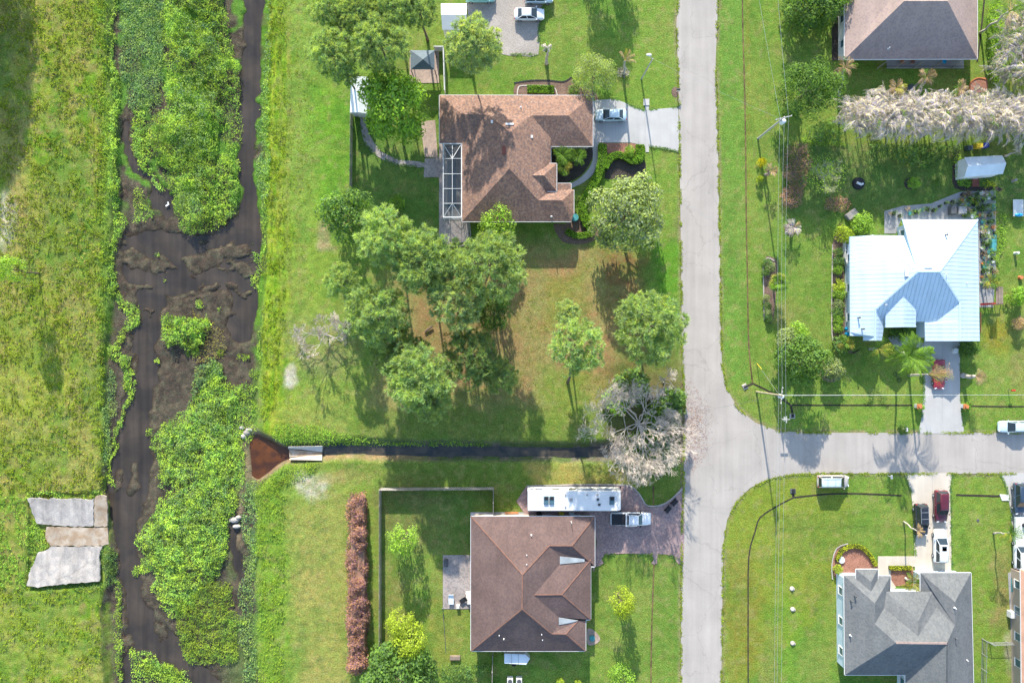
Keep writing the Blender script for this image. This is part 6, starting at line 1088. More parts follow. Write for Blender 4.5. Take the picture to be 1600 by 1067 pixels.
def car(name, label, cat, x, y, ang, kind, pm, L=None, roof=None, group=None, roofm=None):
    Lk, W, Hh, hz, dz, bz, r0, r1, f1, f0 = KINDS[kind]; L = L or Lk; c = P(x, y, Hh*.7); t = thing(name, label, cat, (c.x, c.y, .08 if True else 0), R(ang), group); X = lambda q: (q-.5)*L; w_ = W/2; secs = []
    prof = [(0, .80, .55, .45), (.015, .93, dz-.14, .30), (.06, .98, dz-.04, .24), (.18, 1, dz, .2), (.4, 1, bz, .2), (.7, 1, bz-.01, .2), (f0+.02, .99, hz+.02, .2), (.90, .95, hz-.10, .22), (.97, .86, hz-.2, .26), (1.0, .68, .52, .38)]
    for q, wf, zt, zb in prof:
        ww = w_*wf; h_ = max(zt-zb, .1); secs.append([(X(q), a*ww, zb+b*h_) for a, b in ((-.86, 0), (-1, .22), (-1, .62), (-.93, .88), (-.70, 1), (0, 1.03), (.70, 1), (.93, .88), (1, .62), (1, .22), (.86, 0))])
    loft(secs, M[pm], 'body', t); b0 = .90*w_; b1 = .70*w_; z0 = bz-.04; z1 = Hh-.06
    cb = [Vector((X(r0), -b0, z0)), Vector((X(f0), -b0*.97, z0)), Vector((X(f0), b0*.97, z0)), Vector((X(r0), b0, z0))]; ct = [Vector((X(r1), -b1, z1)), Vector((X(f1), -b1, z1)), Vector((X(f1), b1, z1)), Vector((X(r1), b1, z1))]
    loft([[tuple(v) for v in cb], [tuple(v) for v in ct]], M[pm], 'cabin', t, False)
    ra = [(X(r1)+.02*0, -b1, z1), (X(f1), -b1, z1), (X(f1), b1, z1), (X(r1), b1, z1)]; xm = (X(r1)+X(f1))/2
    loft([[(v[0], v[1], v[2]) for v in ra], [(xm+(v[0]-xm)*.96, v[1]*.9, z1+.05) for v in ra], [(xm+(v[0]-xm)*.7, v[1]*.5, z1+.075) for v in ra]], M[roofm or pm], 'roof', t)
    def pane(nm, a, b, c_, d_, ins=.08, out=.012, m='glass'):
        q = [a, b, c_, d_]; cen = sum(q, Vector())/4; nn = (b-a).cross(d_-a).normalized(); nn = nn if nn.dot(cen-Vector((0, 0, z0))) > 0 else -nn; q = [cen+(v-cen)*(1-ins)+nn*out for v in q]; MB().add(q+[v-nn*.01 for v in q], [(0, 1, 2, 3), (7, 6, 5, 4)]).build(nm, M[m], t, local=True)
    pane('windshield', cb[1], cb[2], ct[2], ct[1], .07); pane('rear_window', cb[3], cb[0], ct[0], ct[3], .12)
    for s_ in (0, 1):
        a, b, c_, d_ = (cb[0], cb[1], ct[1], ct[0]) if s_ == 0 else (cb[3], cb[2], ct[2], ct[3]); mb, mt = a.lerp(b, .52), d_.lerp(c_, .5); pane('side_window', a, mb, mt, d_, .12); pane('side_window', mb, b, c_, mt, .12)
        sy = -1 if s_ == 0 else 1
        MB().box((X(f0)-.12, sy*(w_+.07), bz+.04), (.16, .18, .12)).build('mirror', M[pm], t, local=True)
        MB().box((X(.968), sy*w_*.62, hz-.22), (.14, .34, .12), rz=-sy*.35).build('headlight', M['lens'], t, local=True); MB().box((X(.018), sy*w_*.74, dz-.22), (.10, .30, .14)).build('taillight', M['red_lamp'], t, local=True)
        MB().box((X(.45), sy*(w_+.005), bz-.14), (.16, .03, .03)).build('door_handle', M['steel'], t, local=True)
    MB().box((X(.99), 0, .42), (.08, W*.55, .16)).build('bumper', M['black'], t, local=True); MB().box((X(.004), 0, .62), (.03, .5, .12)).build('number_plate', M['white'], t, local=True)
    ty, ri = wheel_meshes()
    for q in (.185, .80):
        for s_ in (-1, 1): wh = thing('wheel', None, None, (X(q), s_*(w_-.10), .33), 0 if s_ < 0 else PI); wh.parent = t; link('tyre', ty, wh); link('rim', ri, wh)
    if roof == 'rails':
        for s_ in (-1, 1): MB().bar((X(r1)+.2, s_*b1*.86, z1+.10), (X(f1)-.1, s_*b1*.86, z1+.10), .045).build('roof_rail', M['steel'], t, local=True)
        for q in (.3, .7): xx = X(r1)+(X(f1)-X(r1))*q; MB().bar((xx, -b1*.86, z1+.125), (xx, b1*.86, z1+.125), .05).build('cross_bar', M['steel'], t, local=True)
    if roof == 'sun': MB().box((X(f1)-.55, 0, z1+.06), (.75, b1*1.1, .03)).build('sunroof', M['glass'], t, local=True)
    return t
car('parked_car', 'white sedan parked crosswise on the gravel yard at the top', 'car', 827, 21, 0, 'sedan', 'car_white', 4.7); car('parked_car', 'pale blue-white car cut by the top edge above the white sedan on gravel', 'car', 842, -7, 0, 'suv', 'car_silverblue', 4.5)
car('parked_van', 'pale teal vehicle cut by the top edge beside the white shed', 'van', 750, -9, 0, 'van', 'teal_pale', 4.6); car('parked_car', 'silver-white sedan on the driveway beside the orange-brown roof', 'car', 955, 179, 180, 'sedan', 'car_silverblue', 4.9)
car('parked_car', 'tan minivan parked on the verge below the side street', 'car', 1304, 753, 0, 'van', 'car_tan', 4.9, roof='rails', roofm='car_silverblue'); car('parked_car', 'black SUV on the left half of the cream driveway', 'car', 1442, 813, -88, 'suv', 'car_black', 5.0, roof='rails')
car('parked_car', 'dark maroon SUV nearest the street on the cream driveway', 'car', 1473, 792, -90, 'suv', 'car_maroon', 5.0); car('parked_car', 'white SUV at the garage end of the cream driveway', 'car', 1472, 854, 90, 'suv', 'car_white', 5.2, roof='sun')
car('parked_car', 'dark blue-black SUV at the right edge near the side street', 'car', 1597, 780, -90, 'suv', 'car_navy', 4.9); car('parked_car', 'white car at the right edge below the blue-black one', 'car', 1598, 866, 90, 'suv', 'car_white', 4.8)
car('parked_car', 'red car under the bent dry palm on the driveway of the metal roofed house', 'car', 1469, 585, -90, 'coupe', 'car_red', 4.6); car('parked_car', 'silver-blue car parked at the kerb of the side street, cut by the right edge', 'car', 1587, 667, 180, 'sedan', 'car_silverblue', 4.9)
# pickup with black bed cover
c = P(986, 811, 1.2); t = thing('pickup_truck', 'white pickup truck with a black bed cover and ladder rack on the pinkish paved driveway', 'pickup truck', (c.x, c.y, .08), R(0)); W = 2.0; L = 6.3; X = lambda q: (q-.5)*L
prof = [(0, .92, 1.12), (.02, .97, 1.2), (.2, 1, 1.22), (.47, 1, 1.2), (.75, 1, 1.16), (.88, .97, 1.1), (.97, .90, 1.0), (1, .75, .8)]
loft([[(X(q), a*wf, .38+b*(zt-.38)) for a, b in ((-.9, 0), (-1, .25), (-1, .7), (-.94, .93), (-.75, 1), (.75, 1), (.94, .93), (1, .7), (1, .25), (.9, 0))] for q, wf, zt in prof], M['car_white'], 'body', t)
MB().box((X(.19), 0, 1.26), (2.15, 1.72, .12)).build('bed_cover', M['black'], t, local=True)
cb = [Vector((X(.40), -.9, 1.15)), Vector((X(.78), -.88, 1.15)), Vector((X(.78), .88, 1.15)), Vector((X(.40), .9, 1.15))]; ct = [Vector((X(.43), -.72, 1.85)), Vector((X(.66), -.72, 1.85)), Vector((X(.66), .72, 1.85)), Vector((X(.43), .72, 1.85))]
loft([[tuple(v) for v in cb], [tuple(v) for v in ct], [tuple(Vector((X(.545), 0, 1.9)).lerp(v, .8)+Vector((0, 0, .03))) for v in ct]], M['car_white'], 'cabin', t, False)
def pane2(nm, a, b, c_, d_, ins=.1, m='glass'):
    q = [a, b, c_, d_]; cen = sum(q, Vector())/4; nn = (b-a).cross(d_-a).normalized(); nn = nn if nn.dot(cen-Vector((X(.55), 0, 1))) > 0 else -nn; q = [cen+(v-cen)*(1-ins)+nn*.015 for v in q]; MB().add(q, [(0, 1, 2, 3)]).build(nm, M[m], t, local=True)
pane2('windshield', cb[1], cb[2], ct[2], ct[1], m='glass_blue'); pane2('rear_window', cb[3], cb[0], ct[0], ct[3]); pane2('side_window', cb[0], cb[1], ct[1], ct[0]); pane2('side_window', cb[3], cb[2], ct[2], ct[3])
for xq in (.36, .50): MB().bar((X(xq), -.9, 1.98), (X(xq), .9, 1.98), .07).build('rack_bar', M['white'], t, local=True)
for s_ in (-1, 1):
    MB().bar((X(.34), s_*.88, 1.98), (X(.62), s_*.80, 1.98), .06).build('rack_rail', M['white'], t, local=True); MB().bar((X(.36), s_*.9, 1.2), (X(.36), s_*.9, 1.98), .06).build('rack_post', M['white'], t, local=True)
    MB().box((X(.985), s_*.68, .85), (.1, .36, .2)).build('headlight', M['lens'], t, local=True); MB().box((X(.003), s_*.86, .9), (.06, .16, .3)).build('taillight', M['red_lamp'], t, local=True); MB().box((X(.73), s_*1.08, 1.25), (.16, .2, .18)).build('mirror', M['black'], t, local=True)
MB().box((X(.995), 0, .55), (.14, 1.5, .2)).build('bumper', M['steel'], t, local=True)
ty, ri = wheel_meshes()
for q in (.17, .81):
    for s_ in (-1, 1): wh = thing('wheel', None, None, (X(q), s_*.9, .38), 0 if s_ < 0 else PI); wh.parent = t; wh.scale = (1.15, 1.1, 1.15); link('tyre', ty, wh); link('rim', ri, wh)
# motorhome
c = P(898, 782, 3.3); t = thing('motorhome', 'long white motorhome parked beside the brown roofed house', 'motorhome', (c.x, c.y, .08)); L = 14.2; W = 3.1; X = lambda q: (q-.5)*L
loft([[(X(q), a*W/2*wf, z) for a, z in ((-1, .45), (-1, 3.2*hf), (-.92, 3.35*hf), (.92, 3.35*hf), (1, 3.2*hf), (1, .45))] for q, wf, hf in ((0, 1, 1), (.02, 1, 1), (.93, 1, 1), (.965, .99, .985), (.99, .95, .93), (1.0, .88, .80))], M['white'], 'body', t, False)
MB().box((X(.48), 0, 3.37), (L*.94, W*.93, .05)).build('roof', M['white'], t, local=True)
MB().box((X(.988), 0, 2.25), (.32, W*.84, 1.1)).build('windshield', M['glass'], t, local=True)
for q, y_ in ((.195, .1), (.255, .1), (.895, .05)):
    o = MB().box((X(q), y_, 3.52), (.80, 1.25, .24), top=.8).build('air_conditioner', M['glass_blue'], t, local=True); MB().box((X(q), y_+.35, 3.66), (.55, .5, .05)).build('grille', M['black'], o, local=True)
for q, y_, s_ in ((.46, .2, .45), (.40, .9, .25), (.40, -.9, .25), (.745, .25, .38), (.76, -.55, .35), (.74, .95, .3), (.63, .95, .25)): MB().box((X(q), y_, 3.45), (s_, s_, .12)).build('roof_hatch', M['dark_grey'] if s_ in (.38, .35) else M['grey'], t, local=True)
for a_, b_ in ((.53, .68), (.74, .91), (.10, .16), (.02, .06)): MB().bar((X(a_), W/2+.12, 3.0), (X(b_), W/2+.12, 3.0), .16).build('awning', M['steel'], t, local=True)
for q in (.12, .3, .48, .66, .82):
    for s_ in (-1, 1): MB().box((X(q), s_*(W/2+.012), 2.2), (1.1, .03, .7)).build('side_window', M['glass'], t, local=True)
for s_ in (-1, 1):
    MB().box((X(1.0), s_*(W/2+.2), 2.0), (.16, .25, .4)).build('mirror', M['black'], t, local=True); MB().box((X(1.0)+.02, s_*W*.36, .9), (.1, .4, .25)).build('headlight', M['lens'], t, local=True)
    for q in (.2, .27, .83): wh = thing('wheel', None, None, (X(q), s_*(W/2-.18), .48), 0 if s_ < 0 else PI); wh.parent = t; wh.scale = (1.45, 1.3, 1.45); link('tyre', ty, wh); link('rim', ri, wh)
MB().box((X(.5), -W/2-.006, 1.3), (L*.9, .02, .22)).build('stripe', M['blue'], t, local=True)
# white flat truck and trailer at the right edge
c = P(1598, 826, 1.2); t = thing('flatbed_trailer', 'white trailer between the two cars at the right edge', 'trailer', (c.x, c.y, .08)); MB().box((0, 0, .75), (2.0, 3.4, .12)).build('deck', M['white'], t, local=True)
for s_ in (-1, 1): MB().box((s_*1.0, 0, .95), (.06, 3.4, .3)).build('side_rail', M['white'], t, local=True); wh = MB().cyl((s_*1.05-.1, 0, .33), (s_*1.05+.1, 0, .33), .33, n=16).build('wheel', M['tyre'], t, local=True)
MB().bar((0, 1.7, .6), (0, 2.8, .5), .1).build('drawbar', M['steel'], t, local=True); MB().cyl((.4, .5, .82), (.4, .5, 1.3), .32, n=12).build('drum', M['black'], t, local=True)
# ------------------------------------------------------------------ poles, lamps, wires
def pole(label, base, top_px, h, m='pole_wood', arms=True, r=.16, xfm=True, adir=(0, 1)):
    b = P(*base, 0); tp = P(*top_px, h); t = thing('utility_pole', label, 'utility pole', b); MB().cyl(b, tp, r, r*.65, 10).build('pole', M[m], t); a = Vector((adir[0], adir[1], 0)).normalized()
    if arms:
        for dz in (.4,):
            c_ = b.lerp(tp, 1-dz/h); o = MB().bar(c_-a*1.2, c_+a*1.2, .12).build('crossarm', M['wood_grey'], t)
            for q in (-1.1, -.5, .5, 1.1): MB().cyl(c_+a*q+Vector((0, 0, .05)), c_+a*q+Vector((0, 0, .25)), .07, .05, 8).build('insulator', M['white'], o)
    if xfm: c_ = b.lerp(tp, 1-1.5/h)+Vector((.35, -.2, 0)); MB().cyl(c_-Vector((0, 0, .5)), c_+Vector((0, 0, .4)), .32, n=12).cyl(c_+Vector((0, 0, .4)), c_+Vector((0, 0, .5)), .32, .15, n=12).build('transformer', M['metal_pale'], t)
    return tp
p1 = pole('pale leaning-looking utility pole with a transformer on the verge left of the dense round tree', (1184, 217), (1226, 183), 10.5, 'concrete_pale', adir=(1, .25)); p2 = pole('wooden utility pole with transformer and many wires at the street corner', (1182, 612), (1223, 618), 10.3, 'pole_wood', adir=(.1, 1))
wl = []
def wire(label, a, b, sag=.5, r=.013, m='steel', name='power_line', cat='power line', group=None):
    a = Vector(a); b = Vector(b); pts = [a.lerp(b, i/14)-Vector((0, 0, sag*4*(i/14)*(1-i/14))) for i in range(15)]; tag(MB().tube(pts, [r]*15, 4).build(name, M[m]), label, cat, group)
GW = 'wires strung between the utility poles'
for i, dx in enumerate((-1.0, 0, 1.0)): wire(['left', 'middle', 'right'][i]+' power line running up from the corner pole to the pale pole', p2+Vector((dx*.5, 0, -.1)), p1+Vector((dx*.6, 0, -.1)), .6, group=GW)
for i, dx in enumerate((-1.0, 1.0)): wire(['left', 'right'][i]+' power line from the pale pole to beyond the top edge', p1+Vector((dx*.6, 0, -.1)), Vector((p1.x-5+dx*2.5, 75, 10)), .6, group=GW)
for i, dx in enumerate((-1.0, -.2, 1.0)): wire(['left', 'middle', 'right'][i]+' power line from the corner pole down past the bottom edge', p2+Vector((dx*.5, 0, -.1)), Vector((p2.x-.6+dx*.5, -75, 10)), .6, group=GW)
wire('thick horizontal wire from the corner pole across the driveway to the right edge', p2+Vector((.2, 0, -.3)), Vector((100, p2.y+.1, 10)), .3, .022, group=GW); wire('lower horizontal wire from the corner pole to the right edge', p2+Vector((.2, 0, -1.2)), Vector((100, p2.y-.1, 8.6)), .3, .014, group=GW)
wire('service wire from the corner pole over the road towards the big leafless tree', p2+Vector((0, 0, -.4)), P(1030, 655, 7), .5, .008, 'dark_grey', group=GW); wire('second service wire from the corner pole over the road to the left', p2+Vector((0, 0, -.9)), P(1018, 662, 6.5), .5, .008, 'dark_grey', group=GW)
wire('service wire crossing the road near the mailbox at the top', P(1012, 88, 8), p1+Vector((0, 0, -1)), .5, .008, group=GW)
wire('yellow sleeved guy wire staked in the lawn above the corner pole', P(1183, 568, .05), p2+Vector((0, 0, -1.2)), 0, .02, name='guy_wire', cat='guy wire'); a_ = P(1183, 568, .05); tag(MB().cyl(a_, a_.lerp(p2, .2), .05, n=6).build('guy_guard', M['yellow']), 'yellow plastic sleeve on the foot of the guy wire', 'guy guard')
t = thing('street_lamp', 'street lamp with an arm and pale head beside the drooping yellow palm', 'street lamp', P(1002, 124, 0)); b = P(1002, 124, 0); tp = P(1020, 92, 8.2); MB().cyl(b, tp, .13, .08, 8).build('pole', M['concrete'], t); e_ = P(1014, 86, 8.7); MB().cyl(tp-Vector((0, 0, .2)), e_, .05, n=6).build('arm', M['steel'], t); MB().dome(e_, (.42, .2), .16, 10, 3).box(e_-Vector((0, 0, .03)), (.6, .3, .06)).build('lamp_head', M['white'], t)
# signs, mailboxes and small street things
def mailbox(label, x, y, m='dark_grey', post='white', rz=0, flag=True):
    c = P(x, y, 1.1); t = thing('mailbox', label, 'mailbox', (c.x, c.y, 0), rz); MB().bar((0, 0, 0), (0, 0, 1.05), .1).build('post', M[post], t, local=True); bm = MB(); n = 8
    pr = [(-.13, 0)]+[(.13*math.cos(PI-i*PI/6), .12+.13*math.sin(i*PI/6)) for i in range(7)]+[(.13, 0)]; k_ = len(pr); bm.add([(-.28, a, 1.05+b) for a, b in pr]+[(.28, a, 1.05+b) for a, b in pr], [tuple(range(k_))[::-1], tuple(range(k_, 2*k_))]+[(i, (i+1) % k_, k_+(i+1) % k_, k_+i) for i in range(k_)]); bm.build('box', M[m], t, local=True)
    MB().box((.05, .16, 1.28), (.2, .02, .06)).build('flag', M['red'], t, local=True); return t
mailbox('dark mailbox by a mulch ring at the road edge near the top driveway', 1060, 140, 'dark_grey'); mailbox('white mailbox on the verge left of the metal roofed house driveway', 1417, 671, 'white', rz=PI/2); mailbox('white mailbox beside the side street above the cream driveway', 1393, 745, 'white', rz=PI/2); mailbox('red mailbox on the lawn near the right edge', 1583, 610, 'red', 'wood')
sheet('mulch_bed', ell(1055, 144, 6, 8), .04, M['mulch'])
t = thing('street_sign', 'thin metal sign post with crossed pale sign blades at the street corner', 'street sign', P(1217, 652, 0)); b = P(1217, 652, 0); MB().cyl(b, b+Vector((0, 0, 2.9)), .04, n=6).build('post', M['steel'], t); MB().box(b+Vector((0, 0, 2.75)), (1.2, .04, .22)).build('sign_blade', M['white'], t); MB().box(b+Vector((0, 0, 2.98)), (.04, 1.0, .22)).build('sign_blade', M['white'], t)
MB().box(b+Vector((.06, 0, 2.1)), (.03, .7, .7)).build('sign_panel', M['white'], t)
def marker(name, label, cat, x, y, r, h, m): tag(MB().cyl(P(x, y, 0), P(x, y, 0)+Vector((0, 0, h)), r, r*.9, 14).build(name, M[m]), label, cat)
marker('septic_lid', 'round blue-grey tank lid on the brick ring right of the brown roofed house', 'tank lid', 925, 996, .48, .3, 'teal'); sheet('brick_ring', smooth([(918,982),(930,986),(938,998),(930,1006),(918,1006)], 3), .06, M['paver_tan']); marker('septic_lid', 'round pale blue tank lid at the left end of the half round red bed', 'tank lid', 1314, 874, .55, .3, 'metal_pale'); marker('round_table', 'round glass patio table at the lower right corner of the orange-brown roof', 'table', 898, 341, .6, .75, 'teal')
marker('round_table', 'round white table on the driveway beside the metal roofed garage', 'table', 1490, 548, .45, .7, 'white'); marker('manhole_cover', 'small dark round cover in the lawn right of the cream driveway', 'cover', 1528, 813, .24, .05, 'dark_grey')
for i, (lab, x, y) in enumerate([('ashy stump patch, topmost of three left of the grey roofed house', 1237, 919), ('small ashy stump patch, second of three in the lawn left of the grey roofed house', 1238, 951), ('ashy stump patch, lowest of three left of the grey roofed house', 1238, 1004)]): tag(MB().cyl(P(x, y, 0), P(x, y, .18), .38, .28, 9).cyl(P(x+2, y+1, 0), P(x+2, y+1, .08), .3, .2, 7).build('tree_stump', M['stone']), lab, 'stump')
def culvert_end(label, x, y, rz, m='stone'):
    c = P(x, y, 0); t = thing('culvert_end', label, 'culvert', c, rz); MB().box((0, 0, .05), (.8, .9, .14), top=.8).build('apron', M[m], t, local=True); MB().cyl((-.2, 0, .12), (.35, 0, .06), .22, n=12).build('pipe', M['black'], t, local=True)
culvert_end('concrete culvert end at the top of the drain near the street corner', 1164, 604, .5); culvert_end('round stone culvert end below the corner utility pole', 1238, 650, PI/2); culvert_end('dark culvert end on the verge above the long drain of the lower lot', 1239, 767, PI/2, 'dark_grey')
tag(slab('drain_head', [(1562, 772, .1), (1577, 773, .12), (1577, 782, .12), (1566, 782, .1)], M['white'], None, .2), 'white flared drain head at the end of the short black drain by the right driveway', 'drain head')
for lab, x in (('square pillar with terracotta top and plant left of the metal roofed house driveway', 1431), ('square pillar with terracotta top right of the metal roofed house driveway', 1503)):
    c = P(x, 634, 0); t = thing('gate_pillar', lab, 'pillar', c); MB().box((0, 0, .45), (.55, .55, .9)).build('shaft', M['off_white'], t, local=True); MB().box((.0, 0, .95), (.75, .75, .1)).build('cap', M['terracotta'], t, local=True); MB().cyl((.0, 0, 1.0), (0, 0, 1.3), .2, .28, 10).build('pot', M['terracotta'], t, local=True)
# black bins tipped beside the paved driveway, blue bins, patio things
for lab, x, y, rz in (('black wheeled bin lying on the driveway corner, nearer the road', 1053, 784, .8), ('black wheeled bin lying on the driveway corner, farther from the road', 1043, 795, .85)):
    c = P(x, y, .1); t = thing('wheeled_bin', lab, 'bin', (c.x, c.y, .1), rz); MB().box((0, 0, .32), (1.0, .6, .55), top=.92).build('body', M['black'], t, local=True); MB().box((.56, 0, .32), (.08, .66, .6)).build('lid', M['dark_grey'], t, local=True)
    for s_ in (-1, 1): MB().cyl((-.45, s_*.26, .1), (-.45, s_*.34, .1), .13, n=10).build('wheel', M['tyre'], t, local=True)
for lab, y in (('blue rain barrel at the lower left corner of the metal roof, upper of two', 514), ('blue rain barrel at the lower left corner of the metal roof, lower of two', 522)):
    c = P(1322, y, 0); t = thing('rain_barrel', lab, 'barrel', c); MB().cyl((0, 0, 0), (0, 0, .5), .30, .36, 14).cyl((0, 0, .5), (0, 0, 1.0), .36, .28, 14).build('body', M['blue'], t, local=True); MB().cyl((.1, 0, 1.0), (.1, 0, 1.05), .06, n=8).build('bung', M['white'], t, local=True)
def lounge(label, x, y, rz, m, name='sun_lounger', cat='lounger', L_=1.7, W_=.8):
    c = P(x, y, .3); t = thing(name, label, cat, (c.x, c.y, .08), rz); MB().box((-.15, 0, .32), (L_*.7, W_, .07)).build('seat', M[m], t, local=True); MB().box((L_*.35, 0, .48), (L_*.35, W_, .06), rot=Matrix.Rotation(-.5, 3, 'Y')).build('backrest', M[m], t, local=True)
    for a in (-.5, .35):
        for b_ in (-.33, .33): MB().bar((a, b_, 0), (a, b_, .3), .05).build('leg', M['steel'], t, local=True)
lounge('pale blue lounger on the lower left of the brown roofed house patio', 705, 936, PI/2, 'metal_pale'); lounge('dark tilted chair on the patio beside the house wall', 724, 937, .6, 'black', 'patio_chair', 'chair', 1.2, .7)
def crate(name, label, cat, x, y, sx, sy, h, m, rz=0, z=.06): c = P(x, y, 0); t = thing(name, label, cat, (c.x, c.y, z), rz); MB().box((0, 0, h/2), (sx, sy, h), top=.96).build('body', M[m], t, local=True); MB().box((0, 0, h+.03), (sx*.9, sy*.9, .06)).build('top', M[m], t, local=True); return t
crate('storage_box', 'dark storage box in the upper left corner of the back patio', 'box', 697, 878, .6, 1.1, .6, 'dark_grey'); crate('planter_box', 'small white framed box beside the pale blue lounger', 'box', 716, 946, .5, .5, .5, 'off_white')
t = thing('wooden_steps', 'pale wooden steps against the left wall of the brown roofed house', 'steps', P(733, 940, 0))
for i in range(4): MB().box(P(731.5+i*.9, 926+i*5, .15+.16*i), (.8, .5, .12)).build('step', M['wood_orange'] if i == 9 else M['off_white'], t)
for i, (lab, x) in enumerate((('left air conditioning unit at the bottom edge below the trailer', 797), ('right air conditioning unit at the bottom edge below the trailer', 811))):
    c = P(x, 1060, 0); t = thing('condenser_unit', lab, 'air conditioner', (c.x, c.y, .0)); MB().box((0, 0, .45), (.9, .95, .9)).build('casing', M['off_white'], t, local=True); MB().cyl((0, 0, .9), (0, 0, .95), .34, n=14).build('fan_grille', M['dark_grey'], t, local=True)
tag(MB().bar(P(789, 801, .1), P(810, 801, .1), .3, .1).build('plank', M['wood_orange']), 'orange plank lying above the upper wall of the brown roofed house', 'plank'); tag(MB().box(P(711, 1027, .25), (1.6, .6, .4)).build('low_bench', M['wood']), 'low wooden bench at the lower edge of the back yard', 'bench')
t = thing('swing_post', 'tall thin washing line pole beside the back patio', 'post', P(697, 1020, 0)); MB().cyl(P(697, 1020, 0), P(692, 950, 0)+Vector((0, 0, .0)), .05, n=6).build('rail', M['dark_grey'], t); MB().cyl(P(691, 950, 0), P(691, 950, 1.2), .05, n=6).build('post', M['steel'], t)
for i, (lab, x, y, m) in enumerate((('stacked dark tyres beside the motorhome, left', 842, 801, 'tyre'), ('yellow tub between the motorhome and the brown roof', 877, 801, 'yellow'), ('pale box between the motorhome and the brown roof', 893, 802, 'metal_pale'))): crate('tub' if i else 'tyre_stack', lab, 'tub' if i else 'tyres', x, y, .8, .5, .5, m)
tag(MB().cyl(P(664, 518, .25), P(676, 509, .35), .16, .13, 8).build('fallen_log', M['bark']), 'fallen log on the orange straw in the middle of the grove', 'log')
# garden objects of the right hand lots
crate('yellow_box', 'yellow box against the frond hedge behind the pale garden shed', 'box', 1525, 230, 1.1, .7, .8, 'yellow'); crate('blue_box', 'blue box right of the yellow box behind the garden shed', 'box', 1536, 229, .7, .7, .8, 'blue_dark'); crate('dark_tub', 'dark blue tub left of the yellow box behind the garden shed', 'tub', 1511, 233, .9, .7, .7, 'car_navy'); crate('slab_bench', 'grey wooden bench tilted on the shaded lawn left of the metal roof', 'bench', 1329, 336, 1.9, 1.1, .5, 'wood_grey', .65)
crate('garden_tray', 'long glass topped cold frame among the nursery pots', 'cold frame', 1548, 384, .8, 2.0, .7, 'teal'); crate('grow_table', 'square grey planting table above the metal roof', 'table', 1499, 330, 1.3, 1.2, .8, 'grey'); crate('grow_table', 'second grey planting table left of the square one above the metal roof', 'table', 1485, 330, .9, 1.3, .8, 'dark_grey')
t = thing('kayak_rack', 'white rack holding a bright blue kayak at the right edge', 'rack', P(1591, 329, 0)); MB().box(P(1591, 325, .5), (1.6, 2.6, .08)).build('shelf', M['off_white'], t)
for a in (-.7, .7):
    for b_ in (-1.1, 1.1): MB().bar(P(1591, 325, 0)+Vector((a, b_, 0)), P(1591, 325, .48)+Vector((a, b_, 0)), .06).build('leg', M['steel'], t)
tag(MB().dome(P(1592, 336, .75), (.75, .3), .16, 12, 3, True).build('kayak', M['blue'], None, True), 'short bright blue kayak on the white rack', 'kayak')
marker('terracotta_pot', 'orange terracotta pot above the round bush at the right edge', 'pot', 1593, 434, .32, .5, 'terracotta'); marker('bird_bath', 'pale bird bath on the lawn right of the nursery pots', 'bird bath', 1585, 396, .22, .9, 'white'); marker('bird_bath', 'small pale bird bath in the shade right of the garden shed', 'bird bath', 1582, 283, .25, .8, 'stone')
t = thing('tyre_planter', 'black ring planter holding a white swan shape on the shaded lawn', 'planter', P(1341, 287, 0)); MB().cyl((0, 0, 0), (0, 0, .28), 1.0, .9, 18).build('ring', M['black'], t, local=True); MB().box((-.1, -.1, .42), (.7, .3, .3), rz=-.4).box((.35, -.2, .4), (.5, .3, .22), rz=.5).build('ornament', M['white'], t, local=True)
marker('planter_ring', 'dark round bed holding the bright green bush on the shaded lawn', 'planter', 1422, 287, .95, .08, 'mulch_dark'); marker('planter_ring', 'dark ring on the lawn at the foot of the middle tan palm', 'planter', 1424, 139, .75, .1, 'dark_grey'); marker('flower_ring', 'stone ringed mound around the storm-stripped stump left of the metal roof', 'planter', 1235, 358, .95, .15, 'mulch'); marker('stone_ring', 'stone ring round the clipped shrub by the wide corner tree', 'planter', 1298, 579, 1.8, .1, 'mulch')
t = thing('bicycle', 'dark bicycle lying on the shaded lawn under the drooping palm', 'bicycle', P(1402, 589, 0)); b = P(1402, 589, .1)
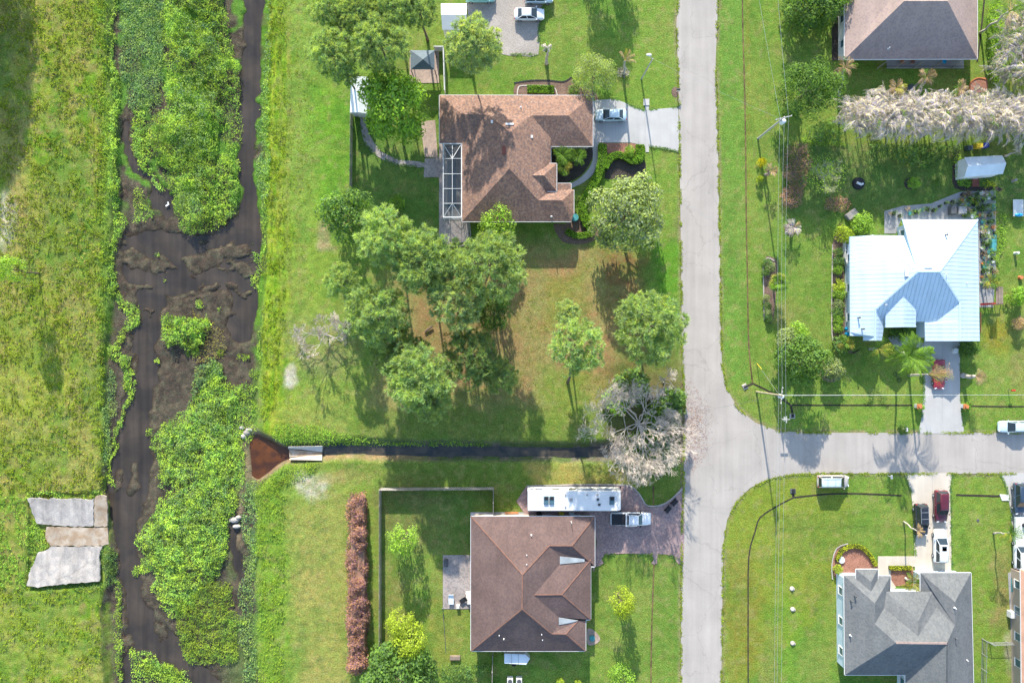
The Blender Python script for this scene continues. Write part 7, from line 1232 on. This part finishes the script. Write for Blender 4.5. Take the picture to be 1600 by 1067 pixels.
for dx, dy in ((-.35, .45), (.35, -.5)):
    bm = MB(); 
    for i in range(14): a0 = i*2*PI/14; a1 = (i+1)*2*PI/14; c_ = b+Vector((dx, dy, 0)); bm.cyl(c_+Vector((.32*math.cos(a0), .32*math.sin(a0), 0)), c_+Vector((.32*math.cos(a1), .32*math.sin(a1), .0)), .035, n=4, caps=False)
    bm.build('wheel', M['black'], t)
MB().cyl(b+Vector((-.35, .45, .05)), b+Vector((.35, -.5, .05)), .03, n=5).cyl(b+Vector((0, 0, .05)), b+Vector((.35, .15, .08)), .03, n=5).build('frame', M['dark_grey'], t)
tag(MB().box(P(261, 321, -.8), (.5, .25, .06), rz=.6).box(P(263, 318, -.75), (.2, .5, .05), rz=.3).build('litter_sheet', M['white']), 'scrap of white litter on the dark mud of the creek', 'litter'); tag(MB().box(P(1588, 915, .6), (.9, 2.2, 1.0), top=.8).build('covered_machine', M['teal']), 'green covered machine against the wall at the right edge', 'machine'); crate('white_cabinet', 'white cabinet by the tiled house wall at the right edge', 'cabinet', 1577, 957, .9, 1.0, .9, 'white')
t = thing('garden_screen', 'rusty red trellis panel beside the garage side wall of the metal roofed house', 'trellis', P(1531, 505, 0))
for i in range(5): MB().bar(P(1532.5, 490+i*7, 0), P(1532.5, 490+i*7, 1.5), .06).build('slat', M['red_brown'], t)
MB().bar(P(1532.5, 488, 1.5), P(1532.5, 520, 1.5), .08).build('rail', M['red_brown'], t)
tag(MB().box(P(1010, 160, .12), (.9, 1.0, .1)).build('step_slab', M['concrete']), 'short concrete slab above the top driveway', 'slab')
for i, (x, y) in enumerate(((378, 668), (386, 676), (392, 671), (381, 681), (370, 822), (366, 812), (373, 808))):
    o = MB().dome(P(x, y, -.9), (.5+.2*(i % 3), .35+.15*(i % 2)), .45, 7, 3).build('boulder', M['stone']); tag(o, ['topmost pale rock', 'pale rock right of the topmost one', 'rightmost pale rock', 'lowest pale rock', 'lower left pale rock', 'upper pale rock', 'lower right pale rock'][i]+[' of the four above the rusty pool', ' of the three beside the narrow lower channel'][i > 3], 'rock', 'pale rocks on the creek bank near the rusty pool')
